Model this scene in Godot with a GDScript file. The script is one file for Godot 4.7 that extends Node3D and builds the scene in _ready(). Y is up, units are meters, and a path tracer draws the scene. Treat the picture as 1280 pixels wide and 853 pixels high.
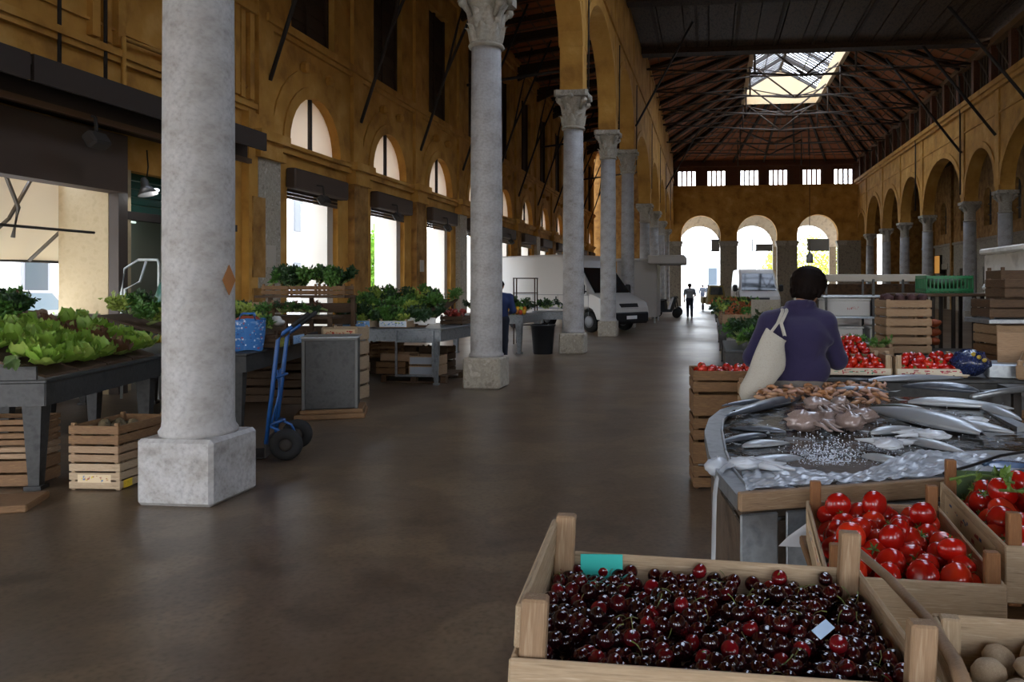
extends Node3D
# A market hall: an ochre arcaded nave with stalls of fruit, vegetables and fish.
# Depth runs along -z from the camera, x to the right, y up.

const FOCAL := 1000.0
const PRIN := Vector2(776.0, 357.0)
const EYE := 1.55
const AXIS_X := 886.0

var rng := RandomNumberGenerator.new()
var taken := {}
var mats := {}
var yaw := 0.0

# ------------------------------------------------------------------ points
func ray(x, y) -> Vector3:
	var u = (x - PRIN.x) / FOCAL
	var w = (PRIN.y - y) / FOCAL
	var c = cos(yaw)
	var s = sin(yaw)
	return Vector3(-s + u * c, w, -(c + u * s))

func at(x, y, depth) -> Vector3:
	var r = ray(x, y)
	return Vector3(0, EYE, 0) + r * (depth / -r.z)

func on(x, y, height) -> Vector3:
	var r = ray(x, y)
	return Vector3(0, EYE, 0) + r * ((height - EYE) / r.y)

func v(x, y, d) -> Vector3:
	return Vector3(x, y, -d)

# ------------------------------------------------------------------ nodes
func numbered(called: String) -> String:
	var n = taken.get(called, -1) + 1
	taken[called] = n
	return called if n == 0 else "%s_%03d" % [called, n]

func thing(called, label, category, where := Vector3.ZERO, turn := 0.0, group := "") -> Node3D:
	var o := Node3D.new()
	o.name = numbered(called)
	add_child(o)
	o.position = where
	o.rotation.y = turn
	tag(o, label, category, group)
	return o

func tag(o, label, category, group = "", kind = ""):
	if label: o.set_meta("label", label)
	if category: o.set_meta("category", category)
	if group: o.set_meta("group", group)
	if kind: o.set_meta("kind", kind)
	return o

func part(called, shape, m, parent, where := Vector3.ZERO, turn := Vector3.ZERO) -> MeshInstance3D:
	var o := MeshInstance3D.new()
	o.mesh = shape if shape is Mesh else done(shape)
	o.name = called
	o.material_override = m
	parent.add_child(o, true)
	o.position = where
	o.rotation = turn
	return o

func single(called, shape, m, label, category, where := Vector3.ZERO, turn := 0.0, group := "") -> MeshInstance3D:
	var o := part(numbered(called), shape, m, self, where, Vector3(0, turn, 0))
	tag(o, label, category, group)
	return o

func struct(called, shape, m, label := "") -> MeshInstance3D:
	var o := part(numbered(called), shape, m, self)
	tag(o, label, "", "", "structure")
	return o

func struct_root(called, label := "") -> Node3D:
	var o := Node3D.new()
	o.name = numbered(called)
	add_child(o)
	tag(o, label, "", "", "structure")
	return o

func done(st: SurfaceTool) -> ArrayMesh:
	st.generate_normals()
	return st.commit()

# ------------------------------------------------------------------ shapes
func mb() -> SurfaceTool:
	var st := SurfaceTool.new()
	st.begin(Mesh.PRIMITIVE_TRIANGLES)
	st.set_smooth_group(-1)
	return st

func tri(st: SurfaceTool, a: Vector3, b: Vector3, c: Vector3):
	st.add_vertex(a)
	st.add_vertex(b)
	st.add_vertex(c)

func tri_o(st: SurfaceTool, a: Vector3, b: Vector3, c: Vector3, inside: Vector3):
	if (a - c).cross(a - b).dot((a + b + c) / 3.0 - inside) >= 0.0:
		tri(st, a, b, c)
	else:
		tri(st, a, c, b)

func quad_o(st: SurfaceTool, a: Vector3, b: Vector3, c: Vector3, d: Vector3, inside: Vector3):
	tri_o(st, a, b, c, inside)
	tri_o(st, a, c, d, inside)

# eight corners: 0-3 one face in ring order, 4-7 the opposite face in the same order
func hexa(st: SurfaceTool, p: Array):
	st.set_smooth_group(-1)
	var m := Vector3.ZERO
	for k in 8: m += p[k] / 8.0
	quad_o(st, p[0], p[1], p[2], p[3], m)
	quad_o(st, p[4], p[5], p[6], p[7], m)
	for k in 4:
		var n = (k + 1) % 4
		quad_o(st, p[k], p[n], p[n + 4], p[k + 4], m)

func box(st: SurfaceTool, lo: Vector3, hi: Vector3):
	hexa(st, [Vector3(lo.x, lo.y, lo.z), Vector3(hi.x, lo.y, lo.z), Vector3(hi.x, hi.y, lo.z), Vector3(lo.x, hi.y, lo.z),
		Vector3(lo.x, lo.y, hi.z), Vector3(hi.x, lo.y, hi.z), Vector3(hi.x, hi.y, hi.z), Vector3(lo.x, hi.y, hi.z)])

# chamfered box about a transform
func bev(st: SurfaceTool, size: Vector3, b: float, xf := Transform3D.IDENTITY):
	st.set_smooth_group(-1)
	var h := size / 2.0
	b = minf(b, minf(h.x, minf(h.y, h.z)) * 0.95)
	var c := xf.origin
	var f = func(sx, sy, sz, axis):
		var p := Vector3(sx * (h.x - (0.0 if axis == 0 else b)), sy * (h.y - (0.0 if axis == 1 else b)), sz * (h.z - (0.0 if axis == 2 else b)))
		return xf * p
	for s in [-1, 1]:
		quad_o(st, f.call(s, -1, -1, 0), f.call(s, 1, -1, 0), f.call(s, 1, 1, 0), f.call(s, -1, 1, 0), c)
		quad_o(st, f.call(-1, s, -1, 1), f.call(1, s, -1, 1), f.call(1, s, 1, 1), f.call(-1, s, 1, 1), c)
		quad_o(st, f.call(-1, -1, s, 2), f.call(1, -1, s, 2), f.call(1, 1, s, 2), f.call(-1, 1, s, 2), c)
		for t in [-1, 1]:
			quad_o(st, f.call(s, t, -1, 0), f.call(s, t, 1, 0), f.call(s, t, 1, 1), f.call(s, t, -1, 1), c)
			quad_o(st, f.call(s, -1, t, 0), f.call(s, 1, t, 0), f.call(s, 1, t, 2), f.call(s, -1, t, 2), c)
			quad_o(st, f.call(-1, s, t, 1), f.call(1, s, t, 1), f.call(1, s, t, 2), f.call(-1, s, t, 2), c)
			for w in [-1, 1]:
				tri_o(st, f.call(s, t, w, 0), f.call(s, t, w, 1), f.call(s, t, w, 2), c)

func bevbox(size: Vector3, b := 0.004) -> ArrayMesh:
	var st := mb()
	bev(st, size, b)
	return done(st)

# a smooth grid of points: rows of equal length
func skin(st: SurfaceTool, rows: Array, closed := false):
	st.set_smooth_group(0)
	for i in rows.size() - 1:
		var n = rows[i].size()
		for j in (n if closed else n - 1):
			var k = (j + 1) % n
			var a: Vector3 = rows[i][j]
			var b: Vector3 = rows[i][k]
			var c: Vector3 = rows[i + 1][k]
			var d: Vector3 = rows[i + 1][j]
			if not a.is_equal_approx(b): tri(st, a, b, c)
			if not c.is_equal_approx(d): tri(st, a, c, d)
	st.set_smooth_group(-1)

# profile of Vector2(radius, height) turned about y
func lathe(st: SurfaceTool, profile: Array, segs: int, xf := Transform3D.IDENTITY):
	var rows := []
	for p in profile:
		var row := []
		for j in segs:
			var a = TAU * j / segs
			row.append(xf * Vector3(cos(a) * p.x, p.y, -sin(a) * p.x))
		rows.append(row)
	rows.reverse()
	skin(st, rows, true)

func frame_of(d: Vector3) -> Basis:
	d = d.normalized()
	var u := Vector3.UP if absf(d.y) < 0.95 else Vector3.RIGHT
	var x := u.cross(d).normalized()
	return Basis(x, d.cross(x), d)

func tube(st: SurfaceTool, pts: Array, r, segs := 8, cap := true):
	var rows := []
	for i in pts.size():
		var d: Vector3 = pts[mini(i + 1, pts.size() - 1)] - pts[maxi(i - 1, 0)]
		var b := frame_of(d)
		var rr = r[i] if r is Array else r
		var row := []
		for j in segs:
			var a = TAU * j / segs
			row.append(pts[i] + (b.x * cos(a) + b.y * sin(a)) * rr)
		rows.append(row)
	if cap:
		for e in [0, -1]:
			var row := []
			for j in segs: row.append(pts[e])
			if e == 0: rows.insert(0, row)
			else: rows.append(row)
	skin(st, rows, true)

func bar(st: SurfaceTool, a: Vector3, b: Vector3, w: float, h: float):
	var f := frame_of(b - a)
	var x := f.x * w / 2.0
	var y := f.y * h / 2.0
	hexa(st, [a - x - y, a + x - y, a + x + y, a - x + y, b - x - y, b + x - y, b + x + y, b - x + y])

func ball(st: SurfaceTool, c: Vector3, r: Vector3, segs := 12, rings := 8):
	var prof := []
	for i in rings + 1:
		var t = PI * i / rings
		prof.append(Vector2(sin(t), -cos(t)))
	lathe(st, prof, segs, Transform3D(Basis.from_scale(r), c))

# flat outline in xy pushed along z
func slab(st: SurfaceTool, outline: PackedVector2Array, z0: float, z1: float, xf := Transform3D.IDENTITY):
	st.set_smooth_group(-1)
	var ids := Geometry2D.triangulate_polygon(outline)
	for k in range(0, ids.size(), 3):
		var a := outline[ids[k]]
		var b := outline[ids[k + 1]]
		var c := outline[ids[k + 2]]
		var mid := (a + b + c) / 3.0
		for e in [[z0, z1], [z1, z0]]:
			tri_o(st, xf * Vector3(a.x, a.y, e[0]), xf * Vector3(b.x, b.y, e[0]), xf * Vector3(c.x, c.y, e[0]), xf * Vector3(mid.x, mid.y, e[1]))
	var cw := Geometry2D.is_polygon_clockwise(outline)
	for k in outline.size():
		var a := outline[k]
		var b := outline[(k + 1) % outline.size()]
		var nrm := Vector2(b.y - a.y, a.x - b.x) * (-1.0 if cw else 1.0)
		var m := (a + b) / 2.0 - nrm
		quad_o(st, xf * Vector3(a.x, a.y, z0), xf * Vector3(b.x, b.y, z0), xf * Vector3(b.x, b.y, z1), xf * Vector3(a.x, a.y, z1), xf * Vector3(m.x, m.y, (z0 + z1) / 2.0))

func lerps(a, b, n) -> Array:
	var o := []
	for i in n + 1: o.append(lerp(a, b, float(i) / n))
	return o

# wall piece with an arched opening. The wall runs along "along" (unit) from o, height up, thickness along "deep".
# lo..hi = span, c = centre, r = half width, sill, spring = where the curve starts, top
func arch_wall(st: SurfaceTool, o: Vector3, along: Vector3, deep: Vector3, lo: float, hi: float, c: float, r: float, foot: float, sill: float, spring: float, top: float, rise := -1.0, segs := 16):
	if rise < 0.0: rise = r
	var pt = func(s, h, k): return o + along * s + Vector3.UP * h + deep * k
	var blk = func(s0, s1, h0, h1):
		if s1 - s0 > 0.001 and h1 - h0 > 0.001:
			hexa(st, [pt.call(s0, h0, 0), pt.call(s1, h0, 0), pt.call(s1, h1, 0), pt.call(s0, h1, 0), pt.call(s0, h0, 1), pt.call(s1, h0, 1), pt.call(s1, h1, 1), pt.call(s0, h1, 1)])
	blk.call(lo, c - r, foot, top)
	blk.call(c + r, hi, foot, top)
	blk.call(c - r, c + r, foot, sill)
	for i in segs:
		var a0 = PI - PI * i / segs
		var a1 = PI - PI * (i + 1) / segs
		var s0 = c + cos(a0) * r
		var s1 = c + cos(a1) * r
		var h0 = spring + sin(a0) * rise
		var h1 = spring + sin(a1) * rise
		hexa(st, [pt.call(s0, h0, 0), pt.call(s1, h1, 0), pt.call(s1, top, 0), pt.call(s0, top, 0), pt.call(s0, h0, 1), pt.call(s1, h1, 1), pt.call(s1, top, 1), pt.call(s0, top, 1)])

# a raised ring round an arch
func arch_ring(st: SurfaceTool, o: Vector3, along: Vector3, deep: Vector3, c: float, r0: float, r1: float, spring: float, a_from := 0.0, a_to := PI, segs := 16):
	var pt = func(a, r, k): return o + along * (c + cos(a) * r) + Vector3.UP * (spring + sin(a) * r) + deep * k
	for i in segs:
		var a0 = lerpf(a_from, a_to, float(i) / segs)
		var a1 = lerpf(a_from, a_to, float(i + 1) / segs)
		hexa(st, [pt.call(a0, r0, 0), pt.call(a1, r0, 0), pt.call(a1, r1, 0), pt.call(a0, r1, 0), pt.call(a0, r0, 1), pt.call(a1, r0, 1), pt.call(a1, r1, 1), pt.call(a0, r1, 1)])

# ------------------------------------------------------------------ materials
func hexc(s: String) -> Color:
	return Color.html(s)

func plain(key: String, c: String, rough := 0.7, metal := 0.0, spec := 0.5) -> StandardMaterial3D:
	if mats.has(key): return mats[key]
	var m := StandardMaterial3D.new()
	m.resource_name = key
	m.albedo_color = hexc(c)
	m.roughness = rough
	m.metallic = metal
	m.metallic_specular = spec
	mats[key] = m
	return m

func noise_tex(freq: float, stops: Array, octaves := 5, size := 512, sd := 1, kind := FastNoiseLite.TYPE_SIMPLEX_SMOOTH) -> NoiseTexture2D:
	var n := FastNoiseLite.new()
	n.noise_type = kind
	n.frequency = freq
	n.fractal_octaves = octaves
	n.fractal_gain = 0.55
	n.seed = sd
	var t := NoiseTexture2D.new()
	t.width = size
	t.height = size
	t.seamless = true
	t.noise = n
	if stops.size():
		var g := Gradient.new()
		g.offsets = PackedFloat32Array()
		g.colors = PackedColorArray()
		var cols := PackedColorArray()
		var offs := PackedFloat32Array()
		for k in stops.size():
			cols.append(hexc(stops[k]))
			offs.append(float(k) / (stops.size() - 1) * 0.7 + 0.15)
		g.offsets = offs
		g.colors = cols
		t.color_ramp = g
	return t

func bump_tex(freq: float, strength := 4.0, octaves := 4, size := 512, sd := 7) -> NoiseTexture2D:
	var key := "bump%f_%f_%d" % [freq, strength, octaves]
	if mats.has(key): return mats[key]
	var t := noise_tex(freq, [], octaves, size, sd)
	t.as_normal_map = true
	t.bump_strength = strength
	mats[key] = t
	return t

# mottled material: stops = colours from low to high noise, scale = texture repeats per metre
func mottle(key: String, stops: Array, scale, rough := 0.8, freq := 0.01, bump := 0.0, world := false, metal := 0.0) -> StandardMaterial3D:
	if mats.has(key): return mats[key]
	var m := StandardMaterial3D.new()
	m.resource_name = key
	m.albedo_texture = noise_tex(freq, stops, 6, 512, mats.size() + 3)
	m.roughness = rough
	m.metallic = metal
	m.uv1_triplanar = true
	m.uv1_world_triplanar = world
	m.uv1_scale = scale if scale is Vector3 else Vector3.ONE * scale
	if bump > 0.0:
		m.normal_enabled = true
		m.normal_texture = bump_tex(0.03, 6.0)
		m.normal_scale = bump
	mats[key] = m
	return m

func wood(key: String, stops: Array, rough := 0.75) -> StandardMaterial3D:
	# grain along the piece's own x
	return mottle(key, stops, Vector3(0.9, 14.0, 14.0), rough, 0.012, 0.25)

func glassy(key: String, c: String, alpha: float) -> StandardMaterial3D:
	var m := plain(key, c, 0.03)
	m.transparency = BaseMaterial3D.TRANSPARENCY_ALPHA
	m.albedo_color.a = alpha
	return m

# ------------------------------------------------------------------ the scene
func _ready():
	rng.seed = 20240
	yaw = atan((AXIS_X - PRIN.x) / FOCAL)
	# camera
	var cam := Camera3D.new()
	cam.name = "camera"
	cam.projection = Camera3D.PROJECTION_FRUSTUM
	cam.near = 0.05
	cam.far = 400.0
	cam.size = 853.0 / FOCAL * cam.near
	cam.frustum_offset = Vector2((640.0 - PRIN.x) / FOCAL, (PRIN.y - 426.5) / FOCAL) * cam.near
	add_child(cam)
	cam.position = Vector3(0, EYE, 0)
	cam.rotation.y = yaw
	cam.current = true
	# overcast daylight, which reaches the hall only through its openings
	var sky_mat := ProceduralSkyMaterial.new()
	sky_mat.sky_top_color = Color(0.84, 0.9, 1.0)
	sky_mat.sky_horizon_color = Color(1.0, 0.99, 0.97)
	sky_mat.ground_horizon_color = Color(0.8, 0.8, 0.8)
	sky_mat.ground_bottom_color = Color(0.6, 0.6, 0.6)
	sky_mat.sky_energy_multiplier = 3.0
	sky_mat.ground_energy_multiplier = 2.0
	sky_mat.sun_angle_max = 1.0
	var sky := Sky.new()
	sky.sky_material = sky_mat
	var env := Environment.new()
	env.background_mode = Environment.BG_SKY
	env.sky = sky
	env.tonemap_mode = Environment.TONE_MAPPER_LINEAR
	env.tonemap_exposure = 0.8
	env.sdfgi_enabled = true
	env.ssao_enabled = true
	env.ssil_enabled = true
	var we := WorldEnvironment.new()
	we.name = "world_environment"
	we.environment = env
	add_child(we)
	# the hall
	make_materials()
	make_floor()
	make_left_wall()
	make_near_left_bays()
	make_arcade_left()
	make_right_side()
	make_end_wall()
	make_nave_roof()
	make_aisle_roof()
	make_behind()
	make_columns()
	make_outside()
	build_things()

var ochre: StandardMaterial3D
var ochre_dark: StandardMaterial3D
var plaster: StandardMaterial3D
var stone: StandardMaterial3D
var granite: StandardMaterial3D
var dark_wood: StandardMaterial3D
var red_wood: StandardMaterial3D
var iron: StandardMaterial3D
var steel: StandardMaterial3D
var steel_dark: StandardMaterial3D
var terracotta: StandardMaterial3D
var white_paint: StandardMaterial3D
var pane_mat: StandardMaterial3D

func make_materials():
	ochre = mottle("ochre plaster", ["9c6d2a", "b88638", "c2903f", "d0a055"], 0.16, 0.85, 0.01, 0.25, true)
	ochre_dark = mottle("old ochre plaster", ["7a5626", "946a30", "a0763a", "ae8448"], 0.3, 0.85, 0.012, 0.3, true)
	plaster = mottle("pale plaster", ["b9b3a6", "d9d4c8", "cfc9bb"], 0.3, 0.85, 0.01, 0.1, true)
	stone = mottle("worn stone", ["8d8576", "b3aa99", "9c9484", "c0b8a8"], 0.8, 0.75, 0.012, 0.3, true)
	granite = mottle("speckled granite", ["9c9a97", "aaa8a5", "b0aeab", "b6b4b1"], 1.3, 0.65, 0.03, 0.3, true)
	granite.detail_enabled = true
	granite.detail_albedo = noise_tex(0.004, ["d6d3cd", "f4f2ef", "ffffff", "ffffff"], 6, 512, 77)
	granite.detail_blend_mode = BaseMaterial3D.BLEND_MODE_MUL
	dark_wood = mottle("dark boards", ["251a10", "3a2a1b", "443220", "2f2115"], Vector3(1.0, 1.0, 0.25), 0.8, 0.015, 0.2, true)
	dark_wood.metallic_specular = 0.3
	red_wood = mottle("brown painted timber", ["4b2a16", "6a3f22", "5a3319"], 1.2, 0.7, 0.012, 0.2, true)
	iron = plain("dark iron", "332d28", 0.7, 0.2)
	steel = mottle("galvanised steel", ["7f8487", "9a9fa2", "8b9093"], 1.5, 0.38, 0.012, 0.05, false, 0.75)
	steel_dark = mottle("tarnished steel sheet", ["2e2e2d", "40403e", "373635"], 1.2, 0.5, 0.012, 0.1, false, 0.25)
	terracotta = mottle("underside of roof tiles", ["6b3c1c", "9a5528", "b06a36", "8a4a22", "c07c48"], Vector3(3.0, 3.0, 3.0), 0.9, 0.03, 0.5, true)
	white_paint = plain("white paint", "e8e8e6", 0.5)
	pane_mat = glassy("clear pane", "e8f2f6", 0.08)

func make_floor():
	var m := StandardMaterial3D.new()
	m.resource_name = "worn polished concrete"
	m.albedo_texture = noise_tex(0.006, ["4b3e32", "625344", "594a3b", "6f5e4a", "645442"], 7, 1024, 5)
	m.roughness_texture = noise_tex(0.004, ["4a4a4a", "555555", "606060"], 3, 512, 11)
	m.roughness = 1.0
	m.uv1_triplanar = true
	m.uv1_world_triplanar = true
	m.uv1_scale = Vector3(0.14, 0.14, 0.14)
	m.detail_enabled = true
	m.detail_albedo = noise_tex(0.16, ["c4beb6", "f0ece6", "ffffff", "ffffff"], 3, 1024, 21)
	m.detail_blend_mode = BaseMaterial3D.BLEND_MODE_MUL
	m.detail_uv_layer = BaseMaterial3D.DETAIL_UV_1
	m.normal_enabled = true
	m.normal_texture = bump_tex(0.05, 3.0)
	m.normal_scale = 0.02
	mats["floor"] = m
	var st := mb()
	box(st, v(-9.1, -0.3, 64), v(16, 0, -9))
	struct("floor", st, m, "dark polished concrete floor of the market hall")

const WALL_X := -8.5
const BAY := 4.05
const FIRST := 16.5

func make_left_wall():
	var root := struct_root("wall_left", "ochre side wall with arched windows and doorways")
	var shut := mottle("dark shutters", ["2b1d10", "3c2a18", "33230f"], Vector3(1, 12, 1), 0.75, 0.012, 0.1, true)
	var blind := plain("cream blind", "f0e3ca", 0.9)
	blind.backlight_enabled = true
	blind.backlight = Color(0.85, 0.82, 0.78)
	var roller := plain("brown roller housing", "4a3a2e", 0.7)
	var frame := plain("pale door frame", "c9bfae", 0.6)
	var deep := Vector3(-0.6, 0, 0)
	var along := Vector3(0, 0, -1)
	var o := Vector3(WALL_X, 0, 0)
	var ordinal = ["", "second ", "third ", "fourth ", "fifth ", "sixth ", "seventh ", "eighth ", "ninth ", "tenth ", "eleventh "]
	var blind_words = ["nearest the white column", "second beyond the white column", "third beyond the white column"]
	for k in 11:
		var c = FIRST + BAY * k
		var lo = c - BAY / 2
		var hi = c + BAY / 2
		# lower: doorway; then the band; then the arched window
		var st := mb()
		var blk = func(a, b, h0, h1): box(st, v(WALL_X - 0.6, h0, b), v(WALL_X, h1, a))
		blk.call(lo, c - 1.12, 0.0, 4.35)
		blk.call(c + 1.12, hi, 0.0, 4.35)
		blk.call(c - 1.12, c + 1.12, 3.9, 4.35)
		arch_wall(st, o, along, deep, lo, hi, c, 1.12, 4.35, 4.35, 4.45, 6.8, 1.12, 14)
		blk.call(lo, c - 0.95, 6.8, 10.2)
		blk.call(c + 0.95, hi, 6.8, 10.2)
		blk.call(lo, hi, 10.2, 11.9)
		part("wall_bay", st, ochre, root)
		# mouldings round the arch, sills and cornices
		var mo := mb()
		arch_ring(mo, Vector3(WALL_X, 0, 0), along, Vector3(0.07, 0, 0), c, 1.12, 1.36, 4.45, 0, PI, 14)
		arch_ring(mo, Vector3(WALL_X, 0, 0), along, Vector3(0.035, 0, 0), c, 1.36, 1.72, 4.45, 0, PI, 14)
		part("arch_moulding", mo, ochre, root)
		var co := mb()
		box(co, v(WALL_X, 4.2, hi), v(WALL_X + 0.1, 4.42, lo))
		box(co, v(WALL_X, 4.32, hi), v(WALL_X + 0.16, 4.4, lo))
		part("cornice", co, ochre, root)
		co = mb()
		box(co, v(WALL_X, 6.62, hi), v(WALL_X + 0.14, 6.78, lo))
		box(co, v(WALL_X, 6.52, hi), v(WALL_X + 0.07, 6.62, lo))
		part("cornice", co, ochre, root)
		co = mb()
		box(co, v(WALL_X, 11.2, hi), v(WALL_X + 0.2, 11.45, lo))
		box(co, v(WALL_X, 10.95, hi), v(WALL_X + 0.1, 11.2, lo))
		part("cornice", co, ochre, root)
		for e in [-0.55, 0.55]:
			var cb := mb()
			bev(cb, Vector3(0.2, 0.22, 0.2), 0.05, Transform3D(Basis(), v(WALL_X + 0.1, 6.12, c + e)))
			part("corbel", cb, ochre, root)
		# pilaster at the near edge of the bay
		var pi := mb()
		box(pi, v(WALL_X, 0, lo + 0.38), v(WALL_X + 0.16, 4.0, lo - 0.38))
		box(pi, v(WALL_X, 0, lo + 0.44), v(WALL_X + 0.2, 0.5, lo - 0.44))
		part("pilaster", pi, stone if k % 3 == 0 else ochre_dark, root)
		pi = mb()
		box(pi, v(WALL_X, 3.95, lo + 0.46), v(WALL_X + 0.24, 4.12, lo - 0.46))
		box(pi, v(WALL_X, 4.12, lo + 0.4), v(WALL_X + 0.2, 4.28, lo - 0.4))
		box(pi, v(WALL_X, 4.28, lo + 0.52), v(WALL_X + 0.3, 4.46, lo - 0.52))
		part("pilaster_capital", pi, ochre, root)
		pi = mb()
		box(pi, v(WALL_X, 4.46, lo + 0.26), v(WALL_X + 0.09, 11.2, lo - 0.26))
		part("pilaster_strip", pi, ochre, root)
		# upper shuttered window: boards with sloping slats
		var wn := struct_root("window_%d" % (k + 1), "tall dark shuttered window above an arch")
		var sh := mb()
		box(sh, v(WALL_X - 0.3, 6.8, c + 0.95), v(WALL_X - 0.22, 10.2, c - 0.95))
		part("shutter", sh, shut, wn)
		if k < 4:
			for s in 11:
				var sl := mb()
				box(sl, v(WALL_X - 0.24, 6.9 + s * 0.3, c + 0.9), v(WALL_X - 0.19, 7.14 + s * 0.3, c - 0.9))
				part("slat", sl, shut, wn)
		var fr := mb()
		for e in [-0.9, 0.0, 0.9]: box(fr, v(WALL_X - 0.22, 6.8, c + e + 0.05), v(WALL_X - 0.14, 10.2, c + e - 0.05))
		part("frame", fr, shut, wn)
		# arched window with cream cloth behind the glazing bar
		var aw := struct_root("window_%d" % (k + 20), "arched window with a cream blind")
		for e in [0, 1]:
			var pl := PackedVector2Array([Vector2(0, -0.1)])
			for i in 10:
				var a = PI / 2 * i / 9.0
				pl.append(Vector2(cos(a) * 1.14 * (1 if e else -1), sin(a) * 1.14))
			pl.insert(1, Vector2(1.14 * (1 if e else -1), -0.1))
			var bl := mb()
			slab(bl, pl, -0.006, 0.006, Transform3D(Basis(Vector3(0, 0, -1), Vector3(0, 1, 0), Vector3(-1, 0, 0)), v(WALL_X - 0.14, 4.45, c)))
			part("pane", bl, blind, aw)
		var mu := mb()
		box(mu, v(WALL_X - 0.13, 4.35, c + 0.035), v(WALL_X - 0.06, 5.57, c - 0.035))
		box(mu, v(WALL_X - 0.2, 4.35, c + 1.12), v(WALL_X - 0.04, 4.42, c - 1.12))
		part("mullion", mu, iron, aw)
		# doorway: pale jambs and a roller housing over it
		var jm := mb()
		box(jm, v(WALL_X - 0.62, 0, c - 1.03), v(WALL_X - 0.1, 3.4, c - 1.13))
		box(jm, v(WALL_X - 0.75, 0, c + 1.13), v(WALL_X - 0.12, 3.4, c + 0.84))
		part("door_jamb", jm, frame, root)
		var where = "second of the row" if k == 1 else "first of the row beyond the white column" if k == 0 else ""
		var rh := thing("roller_shutter", "brown rolled-up shutter housing over the %sdoorway of the ochre wall" % ordinal[k], "shutter", v(WALL_X + 0.02, 3.3, c), 0, "shutters over the doorways")
		var hs := mb()
		bev(hs, Vector3(0.22, 0.42, 2.4), 0.03, Transform3D(Basis(), Vector3(0.1, 0.42, 0)))
		part("housing", hs, roller, rh)
		hs = mb()
		for s in 4: box(hs, Vector3(-0.06, 0.02 + s * 0.07, -1.1), Vector3(-0.02, 0.08 + s * 0.07, 1.1))
		part("curtain", hs, roller, rh)
		if k < 5:
			flood_lamp(v(WALL_X + 0.4, 3.45, c - 0.35), ["first", "second", "third", "fourth", "fifth"][k] + " doorway of the ochre wall")
	# plaques on pilasters
	var plq = plain("paper notice", "b9b0a0", 0.8)
	for e in [[14.5, 1.9, 0.3, 0.42], [22.6, 1.95, 0.3, 0.34], [26.65, 2.1, 0.26, 0.3]]:
		var st := mb()
		box(st, v(WALL_X + 0.16, e[1], e[0] + e[2] / 2), v(WALL_X + 0.18, e[1] + e[3], e[0] - e[2] / 2))
		single("notice_board", st, plq, "small pale notice on the ochre pilaster %s" % ("beside the dark doorway" if e[0] < 15 else "two bays further on" if e[0] < 23 else "three bays further on"), "notice")

func flood_lamp(where: Vector3, of_what: String):
	var t := thing("flood_lamp", "small black floodlight hanging over the " + of_what, "lamp", where, 0, "floodlights over the doorways")
	var st := mb()
	bev(st, Vector3(0.16, 0.2, 0.3), 0.03, Transform3D(Basis(Vector3.BACK, 0.6), Vector3(0, -0.1, 0)))
	part("housing", st, iron, t)
	st = mb()
	bar(st, Vector3(0, 0.0, 0), Vector3(-0.02, 0.2, 0), 0.03, 0.03)
	bar(st, Vector3(-0.02, 0.2, 0), Vector3(-0.16, 0.22, 0), 0.03, 0.03)
	part("bracket", st, iron, t)

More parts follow.
